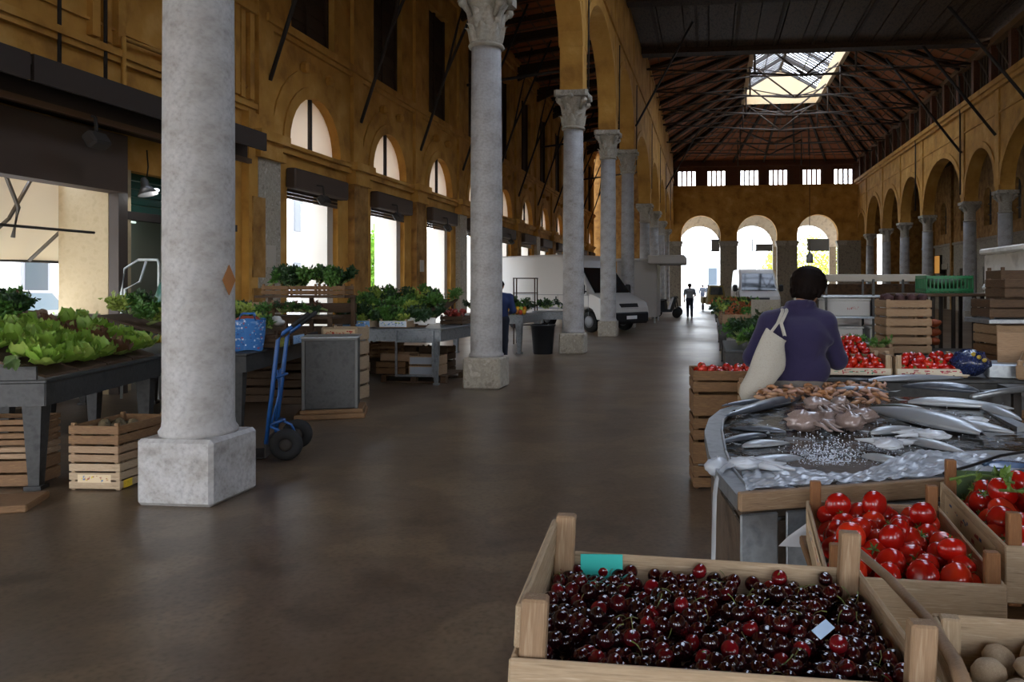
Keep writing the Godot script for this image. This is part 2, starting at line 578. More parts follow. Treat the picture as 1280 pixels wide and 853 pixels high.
func make_near_left_bays():
	var root := struct_root("wall_left_near", "ochre side wall with the open bays nearest the camera")
	var wood_dark := plain("brown canopy boards", "332820", 0.7)
	var o := Vector3(WALL_X, 0, 0)
	# solid wall between and above the openings
	var st := mb()
	var blk = func(a, b, h0, h1): box(st, v(WALL_X - 0.6, h0, b), v(WALL_X, h1, a))
	blk.call(-9.0, -5.5, 0.0, 11.9)
	blk.call(-1.5, -0.5, 0.0, 4.2)
	blk.call(3.5, 5.2, 0.0, 4.2)
	
	blk.call(13.6, 14.5, 0.0, 4.2)
	blk.call(10.75, 13.6, 3.25, 4.2)
	blk.call(5.2, 10.75, 3.25, 4.2)
	blk.call(-0.5, 3.5, 3.6, 4.2)
	blk.call(-5.5, -1.5, 3.6, 4.2)
	blk.call(-5.5, 14.5, 4.2, 11.9)
	part("wall_bay", st, ochre, root)
	st = mb()
	box(st, v(WALL_X - 0.75, 0, 10.95), v(WALL_X + 0.02, 3.25, 10.5))
	part("jamb", st, mottle("cream jamb", ["b3a07c", "bfac88", "b9a682"], 0.8, 0.8, 0.012, 0.1), root)
	st = mb()
	box(st, v(WALL_X - 0.5, 0, 10.5), v(WALL_X - 0.1, 1.15, 5.2))
	part("parapet", st, stone, root)
	st = mb()
	for h in [[4.75, 4.83, 0.09], [4.83, 4.93, 0.14], [5.2, 5.24, 0.05], [6.6, 6.78, 0.14], [11.2, 11.45, 0.2]]: box(st, v(WALL_X, h[0], 14.1), v(WALL_X + h[2], h[1], -9))
	part("cornice", st, ochre, root)
	# the great blind arch
	st = mb()
	for r in [[1.35, 1.5, 0.1], [1.6, 1.72, 0.06], [1.85, 1.95, 0.09]]:
		arch_ring(st, o, Vector3(0, 0, -1), Vector3(r[2], 0, 0), 12.1, r[0], r[1], 6.9, 0, PI, 20)
		for e in [-1, 1]: box(st, v(WALL_X, 5.0, 12.1 + e * (r[0] + r[1]) / 2 + 0.07), v(WALL_X + r[2], 6.9, 12.1 + e * (r[0] + r[1]) / 2 - 0.07))
	part("arch_moulding", st, ochre, root)
	for d in [14.1]:
		st = mb()
		box(st, v(WALL_X, 0, d + 0.3), v(WALL_X + 0.14, 4.75, d - 0.3))
		part("pilaster", st, ochre, root)
	st = mb()
	for h in [[1.7, 3.2], [0.3, 1.5]]: box(st, v(WALL_X + 0.14, h[0], 14.3), v(WALL_X + 0.17, h[1], 13.9))
	part("panel", st, ochre_dark, root)
	# pipes on the wall
	st = mb()
	for d in [9.55, 10.35]: tube(st, [v(WALL_X + 0.1, 4.1, d), v(WALL_X + 0.1, 11, d)], 0.025, 6)
	var pipe := part("pipe", st, iron, root)
	st = mb()
	tube(st, [v(WALL_X + 0.14, 4.15, 10.65), v(WALL_X + 0.14, 5.1, 10.65), v(WALL_X + 0.12, 5.15, 12.0)], 0.04, 8)
	part("pipe", st, ochre, root)
	# boarded canopy over the bays: sloping top and a fascia
	var cn := thing("stall_canopy", "dark brown boarded canopy along the wall above the open bays", "canopy", v(WALL_X, 3.85, 0))
	st = mb()
	hexa(st, [v(0, 0.6, 3.4), v(0, 0.5, 3.4), v(0.95, 0.18, 3.4), v(0.95, 0.28, 3.4), v(0, 0.6, 13.0), v(0, 0.5, 13.0), v(0.95, 0.18, 13.0), v(0.95, 0.28, 13.0)])
	part("roof_board", st, wood_dark, cn)
	for s in 4:
		st = mb()
		box(st, v(0.93, 0.0, 5.75 + s * 2.4), v(0.98, 0.3, 3.4 + s * 2.4))
		part("fascia_board", st, wood_dark, cn)
	st = mb()
	bar(st, v(0.99, 0.28, 10.35), v(0.99, 0.0, 10.55), 0.02, 0.05)
	part("strap", st, plain("grey tape", "9a938a", 0.7), cn)
	st = mb()
	box(st, v(0.05, -0.1, 13.0), v(0.6, 0.1, 3.4))
	part("beam", st, wood_dark, cn)
	st = mb()
	box(st, v(0.6, -0.2, 13.0), v(0.68, -0.12, 3.4))
	part("rail", st, plain("varnished rail", "5a3f26", 0.5), cn)
	# shutter box over the opening and cloth blind below it
	var rh := thing("roller_shutter", "wide brown shutter box above the cream awning", "shutter", v(WALL_X + 0.12, 2.86, 7.9))
	st = mb()
	box(st, Vector3(-0.1, 0.0, -2.6), Vector3(0.2, 0.8, 2.6))
	part("housing", st, plain("brown roller housing", "3a2c22", 0.6), rh)
	var cloth := plain("cream awning cloth", "f2dfba", 0.9)
	cloth.backlight_enabled = true
	cloth.backlight = Color(0.36, 0.33, 0.28)
	var aw := thing("awning", "cream cloth awning hanging outside the open bay", "awning", v(WALL_X - 0.75, 1.9, 9.2))
	st = mb()
	var rows := []
	for i in 9:
		var row := []
		for j in 13:
			row.append(Vector3(-0.5 * (1 - i / 8.0) + 0.02 * sin(j * 1.7 + i * 0.5), i * 0.155, 2.4 - j * 0.39))
		rows.append(row)
	skin(st, rows)
	part("cloth", st, cloth, aw)
	st = mb()
	tube(st, [Vector3(-0.5, 0, 2.42), Vector3(-0.5, 0, -2.3)], 0.02, 8)
	part("bar", st, iron, aw)
	var arm := plain("grey awning arm", "6f6a62", 0.5, 0.5)
	for e in [[-0.75, 0.5], [-1.75, -0.35]]:
		st = mb()
		tube(st, [Vector3(0.08, 1.1, e[0]), Vector3(-0.1, 0.55, e[0] + 0.16), Vector3(-0.42, 0.0, e[0] + 0.5)], 0.028, 6)
		part("arm", st, arm, aw)
		st = mb()
		tube(st, [Vector3(0.08, 1.1, e[0] + 0.4), Vector3(0.0, 0.7, e[0] + 0.12), Vector3(-0.1, 0.3, e[0] + 0.1)], 0.028, 6)
		part("arm", st, arm, aw)
	st = mb()
	tube(st, [v(WALL_X + 0.05, 2.28, 5.2), v(WALL_X + 0.05, 2.28, 10.2)], 0.02, 6)
	single("iron_rail", st, iron, "thin dark rail crossing in front of the cream awning", "rail")
	flood_lamp(v(WALL_X + 0.75, 3.5, 9.4), "wide bay with the cream awning")
	# dark shop room behind the second opening, with a half-closed green shutter
	st = mb()
	box(st, v(-10.3, 0, 14.2), v(-10.1, 3.4, 12.0))
	box(st, v(-10.1, 0, 14.0), v(-9.1, 3.4, 13.8))
	hexa(st, [v(-9.1, 0, 11.05), v(-10.3, 0, 12.1), v(-10.1, 0, 12.2), v(-9.1, 0, 11.25), v(-9.1, 3.4, 11.05), v(-10.3, 3.4, 12.1), v(-10.1, 3.4, 12.2), v(-9.1, 3.4, 11.25)])
	hexa(st, [v(-9.1, 3.3, 11.05), v(-10.3, 3.3, 12.1), v(-10.3, 3.3, 14.2), v(-9.1, 3.3, 14.2), v(-9.1, 3.5, 11.05), v(-10.3, 3.5, 12.1), v(-10.3, 3.5, 14.2), v(-9.1, 3.5, 14.2)])
	box(st, v(-10.3, -0.2, 14.2), v(-9.1, 0, 12.0))
	struct("wall_shop_room", st, plain("shop room plaster", "8f918a", 0.8), "small shop room behind the side wall")
	var green := thing("green_shutter", "dark green half-lowered shutter in the shop opening", "shutter", v(WALL_X - 0.1, 2.64, 12.18))
	for s in 5:
		st = mb()
		bev(st, Vector3(0.03, 0.12, 2.8), 0.012, Transform3D(Basis(Vector3.BACK, 0.25), Vector3(-0.02 * s, 0.06 + s * 0.125, 0)))
		part("slat", st, plain("green enamel", "0f3a30", 0.35), green)
	st = mb()
	box(st, Vector3(0.0, -0.12, -1.42), Vector3(0.14, 0.0, 1.42))
	part("bottom_rail", st, iron, green)
	st = mb()
	box(st, v(WALL_X + 0.03, 0, 10.68), v(WALL_X + 0.18, 3.7, 10.5))
	single("door_post", st, plain("brown steel post", "4a4038", 0.6), "brown steel post between the awning bay and the green shutter", "post")
	# tube lamp in the shop
	var tl := thing("tube_lamp", "lit fluorescent tube under the ceiling of the small shop", "lamp", v(-9.7, 2.62, 12.3))
	st = mb()
	bev(st, Vector3(0.06, 0.06, 0.7), 0.01, Transform3D(Basis(), Vector3(0, 0.05, 0)))
	part("housing", st, white_paint, tl)
	var glow := plain("lit tube", "ffffff", 0.4)
	glow.emission_enabled = true
	glow.emission = Color(0.9, 1.0, 0.95)
	glow.emission_energy_multiplier = 1.2
	st = mb()
	tube(st, [Vector3(0, 0, -0.33), Vector3(0, 0, 0.33)], 0.016, 8)
	part("tube", st, glow, tl)
	var om := OmniLight3D.new()
	om.name = "tube_light"
	om.light_energy = 0.25
	om.light_color = Color(0.9, 1.0, 0.95)
	om.light_size = 0.1
	om.omni_range = 30
	om.omni_attenuation = 2.0
	om.shadow_enabled = true
	tl.add_child(om)
	om.position = Vector3(0.0, -0.06, 0)
	# clip-on lamp
	var cl := thing("clip_lamp", "small lit clip lamp hanging before the green shutter", "lamp", v(WALL_X + 0.25, 2.95, 10.98))
	st = mb()
	lathe(st, [Vector2(0.03, 0.2), Vector2(0.05, 0.16), Vector2(0.06, 0.08), Vector2(0.14, -0.06), Vector2(0.13, -0.06), Vector2(0.04, 0.06), Vector2(0.0, 0.1)], 12, Transform3D(Basis(Vector3.BACK, 0.3), Vector3.ZERO))
	part("shade", st, plain("grey lamp shade", "8a8a8a", 0.4, 0.6), cl)
	st = mb()
	ball(st, Vector3(0.07, 0.02, -0.1), Vector3(0.05, 0.03, 0.05), 10, 6)
	var g2 := plain("lit bulb", "ffffff", 0.4)
	g2.emission_enabled = true
	g2.emission = Color(0.92, 0.96, 1.0)
	g2.emission_energy_multiplier = 2.0
	part("bulb", st, g2, cl)
	var o2 := OmniLight3D.new()
	o2.name = "bulb_light"
	o2.light_energy = 0.12
	o2.light_size = 0.05
	o2.omni_range = 30
	o2.omni_attenuation = 2.0
	o2.shadow_enabled = true
	cl.add_child(o2)
	o2.position = Vector3(0.07, -0.06, -0.1)
	st = mb()
	tube(st, [Vector3(0, 0.2, 0), Vector3(0.02, 0.35, 0), Vector3(0, 0.6, 0)], 0.01, 6)
	part("cord", st, iron, cl)

var cols := [[-3.72, 5.5, 6.0], [-3.37, 11.9, 6.0], [-3.08, 18.08, 5.95], [-3.06, 24.3, 6.25], [-2.97, 29.3, 6.5], [-2.9, 36.4, 5.25], [-2.9, 42.8, 5.5], [-2.9, 48.6, 5.44], [-2.9, 54.6, 5.37]]

func make_arcade_left():
	var root := struct_root("wall_arcade_left", "ochre arcade wall above the tall columns")
	var pts := [[-3.9, -0.8, 6.0], [-4.0, -7.0, 6.0]]
	pts.reverse()
	pts.append_array(cols)
	pts.append([-2.9, 60.2, 5.37])
	for i in pts.size() - 1:
		var a := v(pts[i][0], 0, pts[i][1])
		var b := v(pts[i + 1][0], 0, pts[i + 1][1])
		var dir := (b - a).normalized()
		var side := Vector3(dir.z, 0, -dir.x) * 0.5
		var L := a.distance_to(b)
		var far = pts[i][1] > 28
		var sp = 5.75 if far else 6.95
		var r = L / 2 - 0.27
		var st := mb()
		arch_wall(st, a - side / 2, dir, side, 0.0, L, L / 2, r, sp, sp, sp, 12.3, minf(r, 1.85), 18)
		part("wall_bay", st, ochre, root)
		st = mb()
		for k in 18:
			var a0 = PI * k / 18
			var a1 = PI * (k + 1) / 18
			var pt = func(an, rr, w): return a + dir * (L / 2 + cos(an) * (r - 0.01 + rr)) + Vector3.UP * (sp + sin(an) * (minf(r, 1.85) - 0.01 + rr)) + side * w
			hexa(st, [pt.call(a0, 0.0, -0.56), pt.call(a1, 0.0, -0.56), pt.call(a1, 0.22, -0.56), pt.call(a0, 0.22, -0.56), pt.call(a0, 0.0, 0.56), pt.call(a1, 0.0, 0.56), pt.call(a1, 0.22, 0.56), pt.call(a0, 0.22, 0.56)])
		part("arch_moulding", st, ochre, root)
		# pier over the column
		st = mb()
		var f := Basis(side.normalized(), Vector3.UP, dir)
		bev(st, Vector3(0.54, 12.0 - pts[i][2], 0.54), 0.02, Transform3D(f, a + Vector3.UP * (12.0 + pts[i][2]) / 2))
		part("pier", st, ochre, root)
		# cornice high on the wall and a lattice of rods
		st = mb()
		for e in [[9.2, 9.45, 0.62], [11.2, 11.4, 0.6]]:
			hexa(st, [a - side * e[2] + Vector3.UP * e[0], b - side * e[2] + Vector3.UP * e[0], b + side * e[2] + Vector3.UP * e[0], a + side * e[2] + Vector3.UP * e[0],
				a - side * e[2] + Vector3.UP * e[1], b - side * e[2] + Vector3.UP * e[1], b + side * e[2] + Vector3.UP * e[1], a + side * e[2] + Vector3.UP * e[1]])
		part("cornice", st, ochre, root)
		if i >= 3:
			st = mb()
			tube(st, [a - side * 0.6 + Vector3.UP * 6.0 + dir * 0.3, a - side * 0.62 + Vector3.UP * 9.0 + dir * 0.35], 0.02, 6)
			part("cable", st, iron, root)
			if i % 3 != 0: continue
			st = mb()
			tube(st, [a - side * 0.6 + Vector3.UP * 7.4, a - side * 4.8 + Vector3.UP * 11.0 - dir * 0.5], 0.04, 6)
			part("strut", st, iron, root)

func make_right_side():
	var X := 10.8
	var root := struct_root("wall_arcade_right", "ochre arcade with stone columns on the far side of the nave")
	var ds = [-6.0, 2.0, 9.5, 17.0, 24.0, 31.4, 35.5, 42.1, 46.9, 51.6, 56.7, 60.2]
	for i in ds.size() - 1:
		var L = ds[i + 1] - ds[i]
		var r = L / 2 - 0.3
		var rise = minf(r, 2.15)
		var st := mb()
		arch_wall(st, v(X, 0, ds[i]), Vector3(0, 0, -1), Vector3(0.5, 0, 0), 0, L, L / 2, r, 5.1, 5.1, 5.3, 9.1, rise, 16)
		part("wall_bay", st, ochre, root)
		if i < 4: continue
		st = mb()
		for k in 16:
			var a0 = PI * k / 16
			var a1 = PI * (k + 1) / 16
			var pt = func(an, rr, w): return v(X + w, 5.3 + sin(an) * (rise + rr), ds[i] + L / 2 + cos(an) * (r + rr))
			hexa(st, [pt.call(a0, 0, -0.05), pt.call(a1, 0, -0.05), pt.call(a1, 0.25, -0.05), pt.call(a0, 0.25, -0.05), pt.call(a0, 0, 0.05), pt.call(a1, 0, 0.05), pt.call(a1, 0.25, 0.05), pt.call(a0, 0.25, 0.05)])
		part("arch_moulding", st, ochre, root)
		st = mb()
		box(st, v(X - 0.06, 5.1, ds[i] + 0.2), v(X, 9.0, ds[i] - 0.2))
		part("pilaster_strip", st, ochre, root)
	var st2 := mb()
	box(st2, v(X - 0.24, 9.05, 60), v(X + 0.5, 9.25, 20))
	box(st2, v(X - 0.14, 8.9, 60), v(X, 9.05, 20))
	box(st2, v(X - 0.05, 8.0, 60), v(X, 8.06, 20))
	part("cornice", st2, ochre, root)
	# clerestory: brown posts, dark lattice between
	var cl := struct_root("wall_clerestory_right", "brown timber clerestory above the far arcade")
	st2 = mb()
	box(st2, v(X + 0.2, 9.25, 60), v(X + 0.3, 10.9, -6))
	part("back_board", st2, dark_wood, cl)
	st2 = mb()
	box(st2, v(X - 0.1, 10.75, 60), v(X + 0.3, 10.98, -6))
	part("plate", st2, plain("ochre timber", "6e4a20", 0.7), cl)
	var d := 26.0
	while d < 60:
		st2 = mb()
		box(st2, v(X - 0.05, 9.2, d + 0.14), v(X + 0.22, 10.8, d - 0.14))
		part("post", st2, red_wood, cl)
		st2 = mb()
		for k in 5:
			bar(st2, v(X + 0.16, 9.25, d + 0.2 + k * 0.37), v(X + 0.16, 10.75, d + 0.2 + k * 0.37), 0.05, 0.05)
		bar(st2, v(X + 0.12, 9.3, d + 0.15), v(X + 0.12, 10.7, d + 1.8), 0.05, 0.05)
		part("lattice", st2, plain("weathered lattice", "5d4c3a", 0.8), cl)
		d += 2.05
	# struts from the roof to the arcade
	st2 = mb()
	for e in [27.5, 31.4, 35.5]:
		tube(st2, [v(X - 3.0, 11.6, e + 1.0), v(X - 0.1, 7.2, e)], 0.06, 6)
	part("strut", st2, iron, root)
	st2 = mb()
	for e in [35.6, 43.0]:
		tube(st2, [v(X - 0.15, 10.5, e), v(X - 0.15, 8.6, e - 0.1), v(X - 0.2, 5.4, e - 0.3)], 0.035, 6)
	part("cable", st2, iron, root)
	# the outer wall of the far aisle with tall windows and doorways
	var ow := struct_root("wall_right", "ochre outer wall of the far aisle")
	var W := 15.4
	var wd := mottle("weathered stone dado", ["7a7264", "9a917f", "877e6d"], 0.6, 0.85, 0.012, 0.2, true)
	for k in 16:
		var c = -4.0 + 4.2 * k
		st2 = mb()
		arch_wall(st2, v(W, 0, 0), Vector3(0, 0, -1), Vector3(0.5, 0, 0), c - 2.1, c + 2.1, c, 0.62, 4.2, 4.9, 6.4, 9.3, 0.62, 10)
		part("wall_bay", st2, ochre_dark, ow)
		st2 = mb()
		box(st2, v(W, 0, c - 0.75), v(W + 0.5, 4.2, c - 2.1))
		box(st2, v(W, 0, c + 2.1), v(W + 0.5, 4.2, c + 0.75))
		box(st2, v(W, 2.7, c + 0.75), v(W + 0.5, 4.2, c - 0.75))
		box(st2, v(W - 0.1, 4.1, c + 2.1), v(W, 4.25, c - 2.1))
		part("dado", st2, wd, ow)
		st2 = mb()
		box(st2, v(W - 0.14, 0, c - 1.85), v(W, 9.2, c - 2.15))
		part("pilaster", st2, ochre_dark, ow)
		var wn := struct_root("window_%d" % (40 + k), "tall arched window of the far aisle")
		st2 = mb()
		var pl := PackedVector2Array([Vector2(-0.62, 4.9), Vector2(0.62, 4.9)])
		for i in 9: pl.append(Vector2(cos(PI * i / 8.0) * 0.62, 6.4 + sin(PI * i / 8.0) * 0.62))
		slab(st2, pl, -0.01, 0.01, Transform3D(Basis(Vector3(0, 0, -1), Vector3.UP, Vector3(-1, 0, 0)), v(W + 0.3, 0, c)))
		var sooty := plain("sooty glass", "3a4248", 0.15)
		sooty.transparency = BaseMaterial3D.TRANSPARENCY_ALPHA
		sooty.albedo_color.a = 0.82
		part("pane", st2, sooty, wn)
		st2 = mb()
		for e in [-0.3, 0.3]: box(st2, v(W + 0.22, 4.9, c + e + 0.03), v(W + 0.28, 6.95, c + e - 0.03))
		for h in [5.5, 6.1]: box(st2, v(W + 0.22, h, c + 0.62), v(W + 0.28, h + 0.05, c - 0.62))
		part("glazing_bar", st2, iron, wn)
		var dr := struct_root("door_%d" % (k + 1), "dark shop door in the far aisle")
		st2 = mb()
		box(st2, v(W + 0.25, 0, c + 0.75), v(W + 0.32, 2.7, c - 0.75))
		part("door_leaf", st2, dark_wood, dr)
		st2 = mb()
		box(st2, v(W - 0.05, 2.6, c + 0.95), v(W + 0.1, 2.95, c - 0.95))
		part("lintel", st2, wd, dr)
	# lit sign in a doorway
	var sg := thing("lit_sign", "small lit orange and cream sign on the far aisle wall", "sign", at(1172, 331, 55.7), -PI / 2)
	var gl := plain("lit sign face", "ffb050", 0.5)
	gl.emission_enabled = true
	gl.emission = Color(1.0, 0.72, 0.35)
	gl.emission_energy_multiplier = 0.35
	var s3 := mb()
	box(s3, Vector3(-0.6, -0.62, -0.3), Vector3(0.6, 0.62, 0.03))
	part("box", s3, iron, sg)
	s3 = mb()
	box(s3, Vector3(-0.56, -0.58, 0.03), Vector3(0.56, 0.58, 0.04))
	part("face", s3, gl, sg)
	var al := AreaLight3D.new()
	al.name = "sign_light"
	al.area_size = Vector2(1.12, 1.16)
	al.light_energy = 0.15
	al.light_color = Color(1.0, 0.72, 0.35)
	al.area_range = 30.0
	al.shadow_enabled = true
	sg.add_child(al)
	al.position = Vector3(0, 0, 0.06)
	al.rotation.y = PI
	# low roof over the far aisle
	st2 = mb()
	box(st2, v(X + 0.2, 9.25, 60.4), v(W + 0.6, 9.5, -9))
	struct("ceiling_far_aisle", st2, dark_wood, "dark boarded roof over the far aisle")

func make_end_wall():
	var D := 60.0
	var root := struct_root("wall_end", "ochre end wall with three tall arched doorways")
	var wd := mottle("weathered stone dado", ["7a7264", "9a917f", "877e6d"], 0.6, 0.85, 0.012, 0.2, true)
	var cs = [-0.6, 3.56, 7.95]
	var lim = [-3.2, 1.48, 5.75, 11.05]
	for i in 3:
		var st := mb()
		arch_wall(st, v(0, 0, D), Vector3.RIGHT, Vector3(0, 0, -0.6), lim[i], lim[i + 1], cs[i], 1.46, 4.85, 4.85, 5.3, 8.8, 1.46, 20)
		part("wall_bay", st, ochre, root)
		st = mb()
		arch_ring(st, v(0, 0, D), Vector3.RIGHT, Vector3(0, 0, 0.08), cs[i], 1.46, 1.75, 5.3, 0, PI, 20)
		arch_ring(st, v(0, 0, D), Vector3.RIGHT, Vector3(0, 0, 0.04), cs[i], 1.75, 2.0, 5.3, 0, PI, 20)
		part("arch_moulding", st, ochre, root)
		st = mb()
		for e in [-1, 1]:
			var x0 = cs[i] + e * 1.46
			var x1 = lim[i] if e < 0 else lim[i + 1]
			box(st, v(minf(x0, x1), 0, D + 0.6), v(maxf(x0, x1), 4.85, D))
		part("stone_pier", st, wd, root)
		for e in [-1, 1]:
			st = mb()
			var x0 = cs[i] + e * 1.4
			var x1 = cs[i] + e * 2.05
			box(st, v(minf(x0, x1), 4.5, D + 0.62), v(maxf(x0, x1), 4.68, D - 0.08))
			box(st, v(minf(x0, x1) - 0.06, 4.68, D + 0.62), v(maxf(x0, x1) + 0.06, 4.85, D - 0.14))
			part("pier_capital", st, stone, root)
	var st2 := mb()
	box(st2, v(-3.2, 8.55, D), v(11, 8.8, D - 0.12))
	box(st2, v(-3.2, 8.8, D + 0.6), v(11, 8.98, D - 0.18))
	part("cornice", st2, ochre, root)
	# aisle ends
	st2 = mb()
	box(st2, v(-9.1, 0, D + 0.6), v(-3.2, 12.3, D))
	box(st2, v(11.05, 0, D + 0.6), v(12.2, 9.4, D))
	box(st2, v(12.65, 0, D + 0.6), v(15.9, 9.4, D))
	box(st2, v(12.2, 5.3, D + 0.6), v(12.65, 9.4, D))
	part("wall_bay", st2, ochre_dark, root)
	# clerestory band with six windows of four panes
	var band := struct_root("wall_clerestory_end", "brown timber band with six small windows over the end wall")
	var xs := []
	for x in [858.5, 895.5, 937, 973, 1015, 1054.5]: xs.append(at(x, 222, D).x)
	var edge = -3.2
	for i in 7:
		var nx = xs[i] - 0.72 if i < 6 else 11.05
		st2 = mb()
		box(st2, v(edge, 8.98, D + 0.4), v(nx, 10.1, D + 0.1))
		part("post", st2, red_wood, band)
		if i < 6:
			edge = xs[i] + 0.72
			st2 = mb()
			box(st2, v(xs[i] - 0.9, 9.0, D + 0.1), v(xs[i] - 0.76, 10.4, D - 0.02))
			box(st2, v(xs[i] + 0.76, 9.0, D + 0.1), v(xs[i] + 0.9, 10.4, D - 0.02))
			part("post_moulding", st2, red_wood, band)
			var wn := struct_root("window_%d" % (60 + i), "small clerestory window of four panes")
			for p in 4:
				st2 = mb()
				box(st2, v(xs[i] - 0.7 + p * 0.35, 9.0, D + 0.25), v(xs[i] - 0.36 + p * 0.35, 10.1, D + 0.24))
				part("pane", st2, pane_mat, wn)
			st2 = mb()
			for p in 5: box(st2, v(xs[i] - 0.76 + p * 0.35, 8.98, D + 0.3), v(xs[i] - 0.64 + p * 0.35, 10.1, D + 0.16))
			part("mullion", st2, red_wood, wn)
	st2 = mb()
	box(st2, v(-3.2, 10.1, D + 0.4), v(11.05, 10.9, D + 0.1))
	box(st2, v(-3.2, 10.4, D + 0.1), v(11.05, 10.5, D - 0.1))
	part("head_beam", st2, red_wood, band)
	# portico outside: pale vaulted bay and its outer arches
	var po := struct_root("wall_portico", "pale portico outside the end doorways")
	for i in 3:
		st2 = mb()
		arch_wall(st2, v(0, 0, D + 4.4), Vector3.RIGHT, Vector3(0, 0, -0.5), lim[i] - 1.2 + i * 0.5, lim[i + 1] - 0.7 + i * 0.5, cs[i] - 0.15, 1.62, 4.6, 4.6, 4.75, 8.2, 1.55, 16)
		part("wall_bay", st2, plaster, po)
		st2 = mb()
		for e in [-1, 1]: box(st2, v(cs[i] - 0.15 + e * 1.9 - 0.26, 0, D + 4.9), v(cs[i] - 0.15 + e * 1.9 + 0.26, 4.6, D + 4.4))
		part("pier", st2, wd, po)
	st2 = mb()
	box(st2, v(-6, 7.3, D + 4.6), v(14, 7.6, D + 0.6))
	part("vault", st2, plaster, po)
	# tie bar and lamp board in each outer arch
	var ordn = ["first", "second", "third"]
	for i in 3:
		var t := thing("arch_transom", "dark hanging board and tie bar in the %s end doorway" % ordn[i], "transom", v(cs[i] - 0.15, 4.3, D + 4.3), 0, "transoms of the end doorways")
		st2 = mb()
		tube(st2, [Vector3(-1.6, 0.9, 0), Vector3(1.6, 0.9, 0)], 0.03, 6)
		part("tie_bar", st2, iron, t)
		st2 = mb()
		box(st2, Vector3(0.0, 0.0, -0.02), Vector3(0.08, 0.9, 0.02))
		box(st2, Vector3(0.0, -0.04, -0.02), Vector3(1.6, 0.03, 0.02))
		part("hanger", st2, iron, t)
		st2 = mb()
		box(st2, Vector3([0.95, 0.3, -0.1][i], 0.03, -0.03), Vector3(1.6, [0.88, 0.55, 0.88][i], 0.03))
		part("board", st2, plain("slate board", "3c4044", 0.7), t)
	# hanging lantern in front of the third doorway
	var ln := thing("hanging_lamp", "grey cylindrical lamp hanging in the third end doorway", "lamp", at(1012, 324, 50.5))
	st2 = mb()
	lathe(st2, [Vector2(0, 0), Vector2(0.22, 0), Vector2(0.22, 0.5), Vector2(0.1, 0.58), Vector2(0.05, 0.75), Vector2(0, 0.75)], 14, Transform3D(Basis(), Vector3(0, -0.25, 0)))
	part("shade", st2, plain("grey enamel", "8f8d86", 0.5), ln)
	st2 = mb()
	tube(st2, [Vector3(0, 0.45, 0), Vector3(0, 7.2, 0)], 0.02, 5)
	part("cord", st2, iron, ln)

func roof_plane(root, a: Vector3, b: Vector3, c: Vector3, d: Vector3, n_raft: int, n_purl: int, th := 0.12):
	# a, b along the eave; d, c above them
	var st := mb()
	var up := Vector3(0, th, 0)
	hexa(st, [a, b, c, d, a + up, b + up, c + up, d + up])
	part("tile_bed", st, terracotta, root)
	for i in n_raft + 1:
		var t = float(i) / n_raft
		st = mb()
		bar(st, a.lerp(b, t) - up * 0.8, d.lerp(c, t) - up * 0.8, 0.12, 0.18)
		part("rafter", st, dark_wood, root)
	var tan_wood := mottle("dusty battens", ["5a4029", "7a5b3d", "6a4d32"], 1.0, 0.85, 0.012, 0.1, true)
	for i in n_purl + 1:
		var t = float(i) / n_purl
		st = mb()
		bar(st, a.lerp(d, t) - up * 0.2, b.lerp(c, t) - up * 0.2, 0.05, 0.05)
		part("batten", st, tan_wood, root)
	for i in n_raft * 3:
		if i % 3 == 0: continue
		var t = float(i) / (n_raft * 3)
		st = mb()
		bar(st, a.lerp(b, t) - up * 0.25, d.lerp(c, t) - up * 0.25, 0.06, 0.06)
		part("batten", st, tan_wood, root)

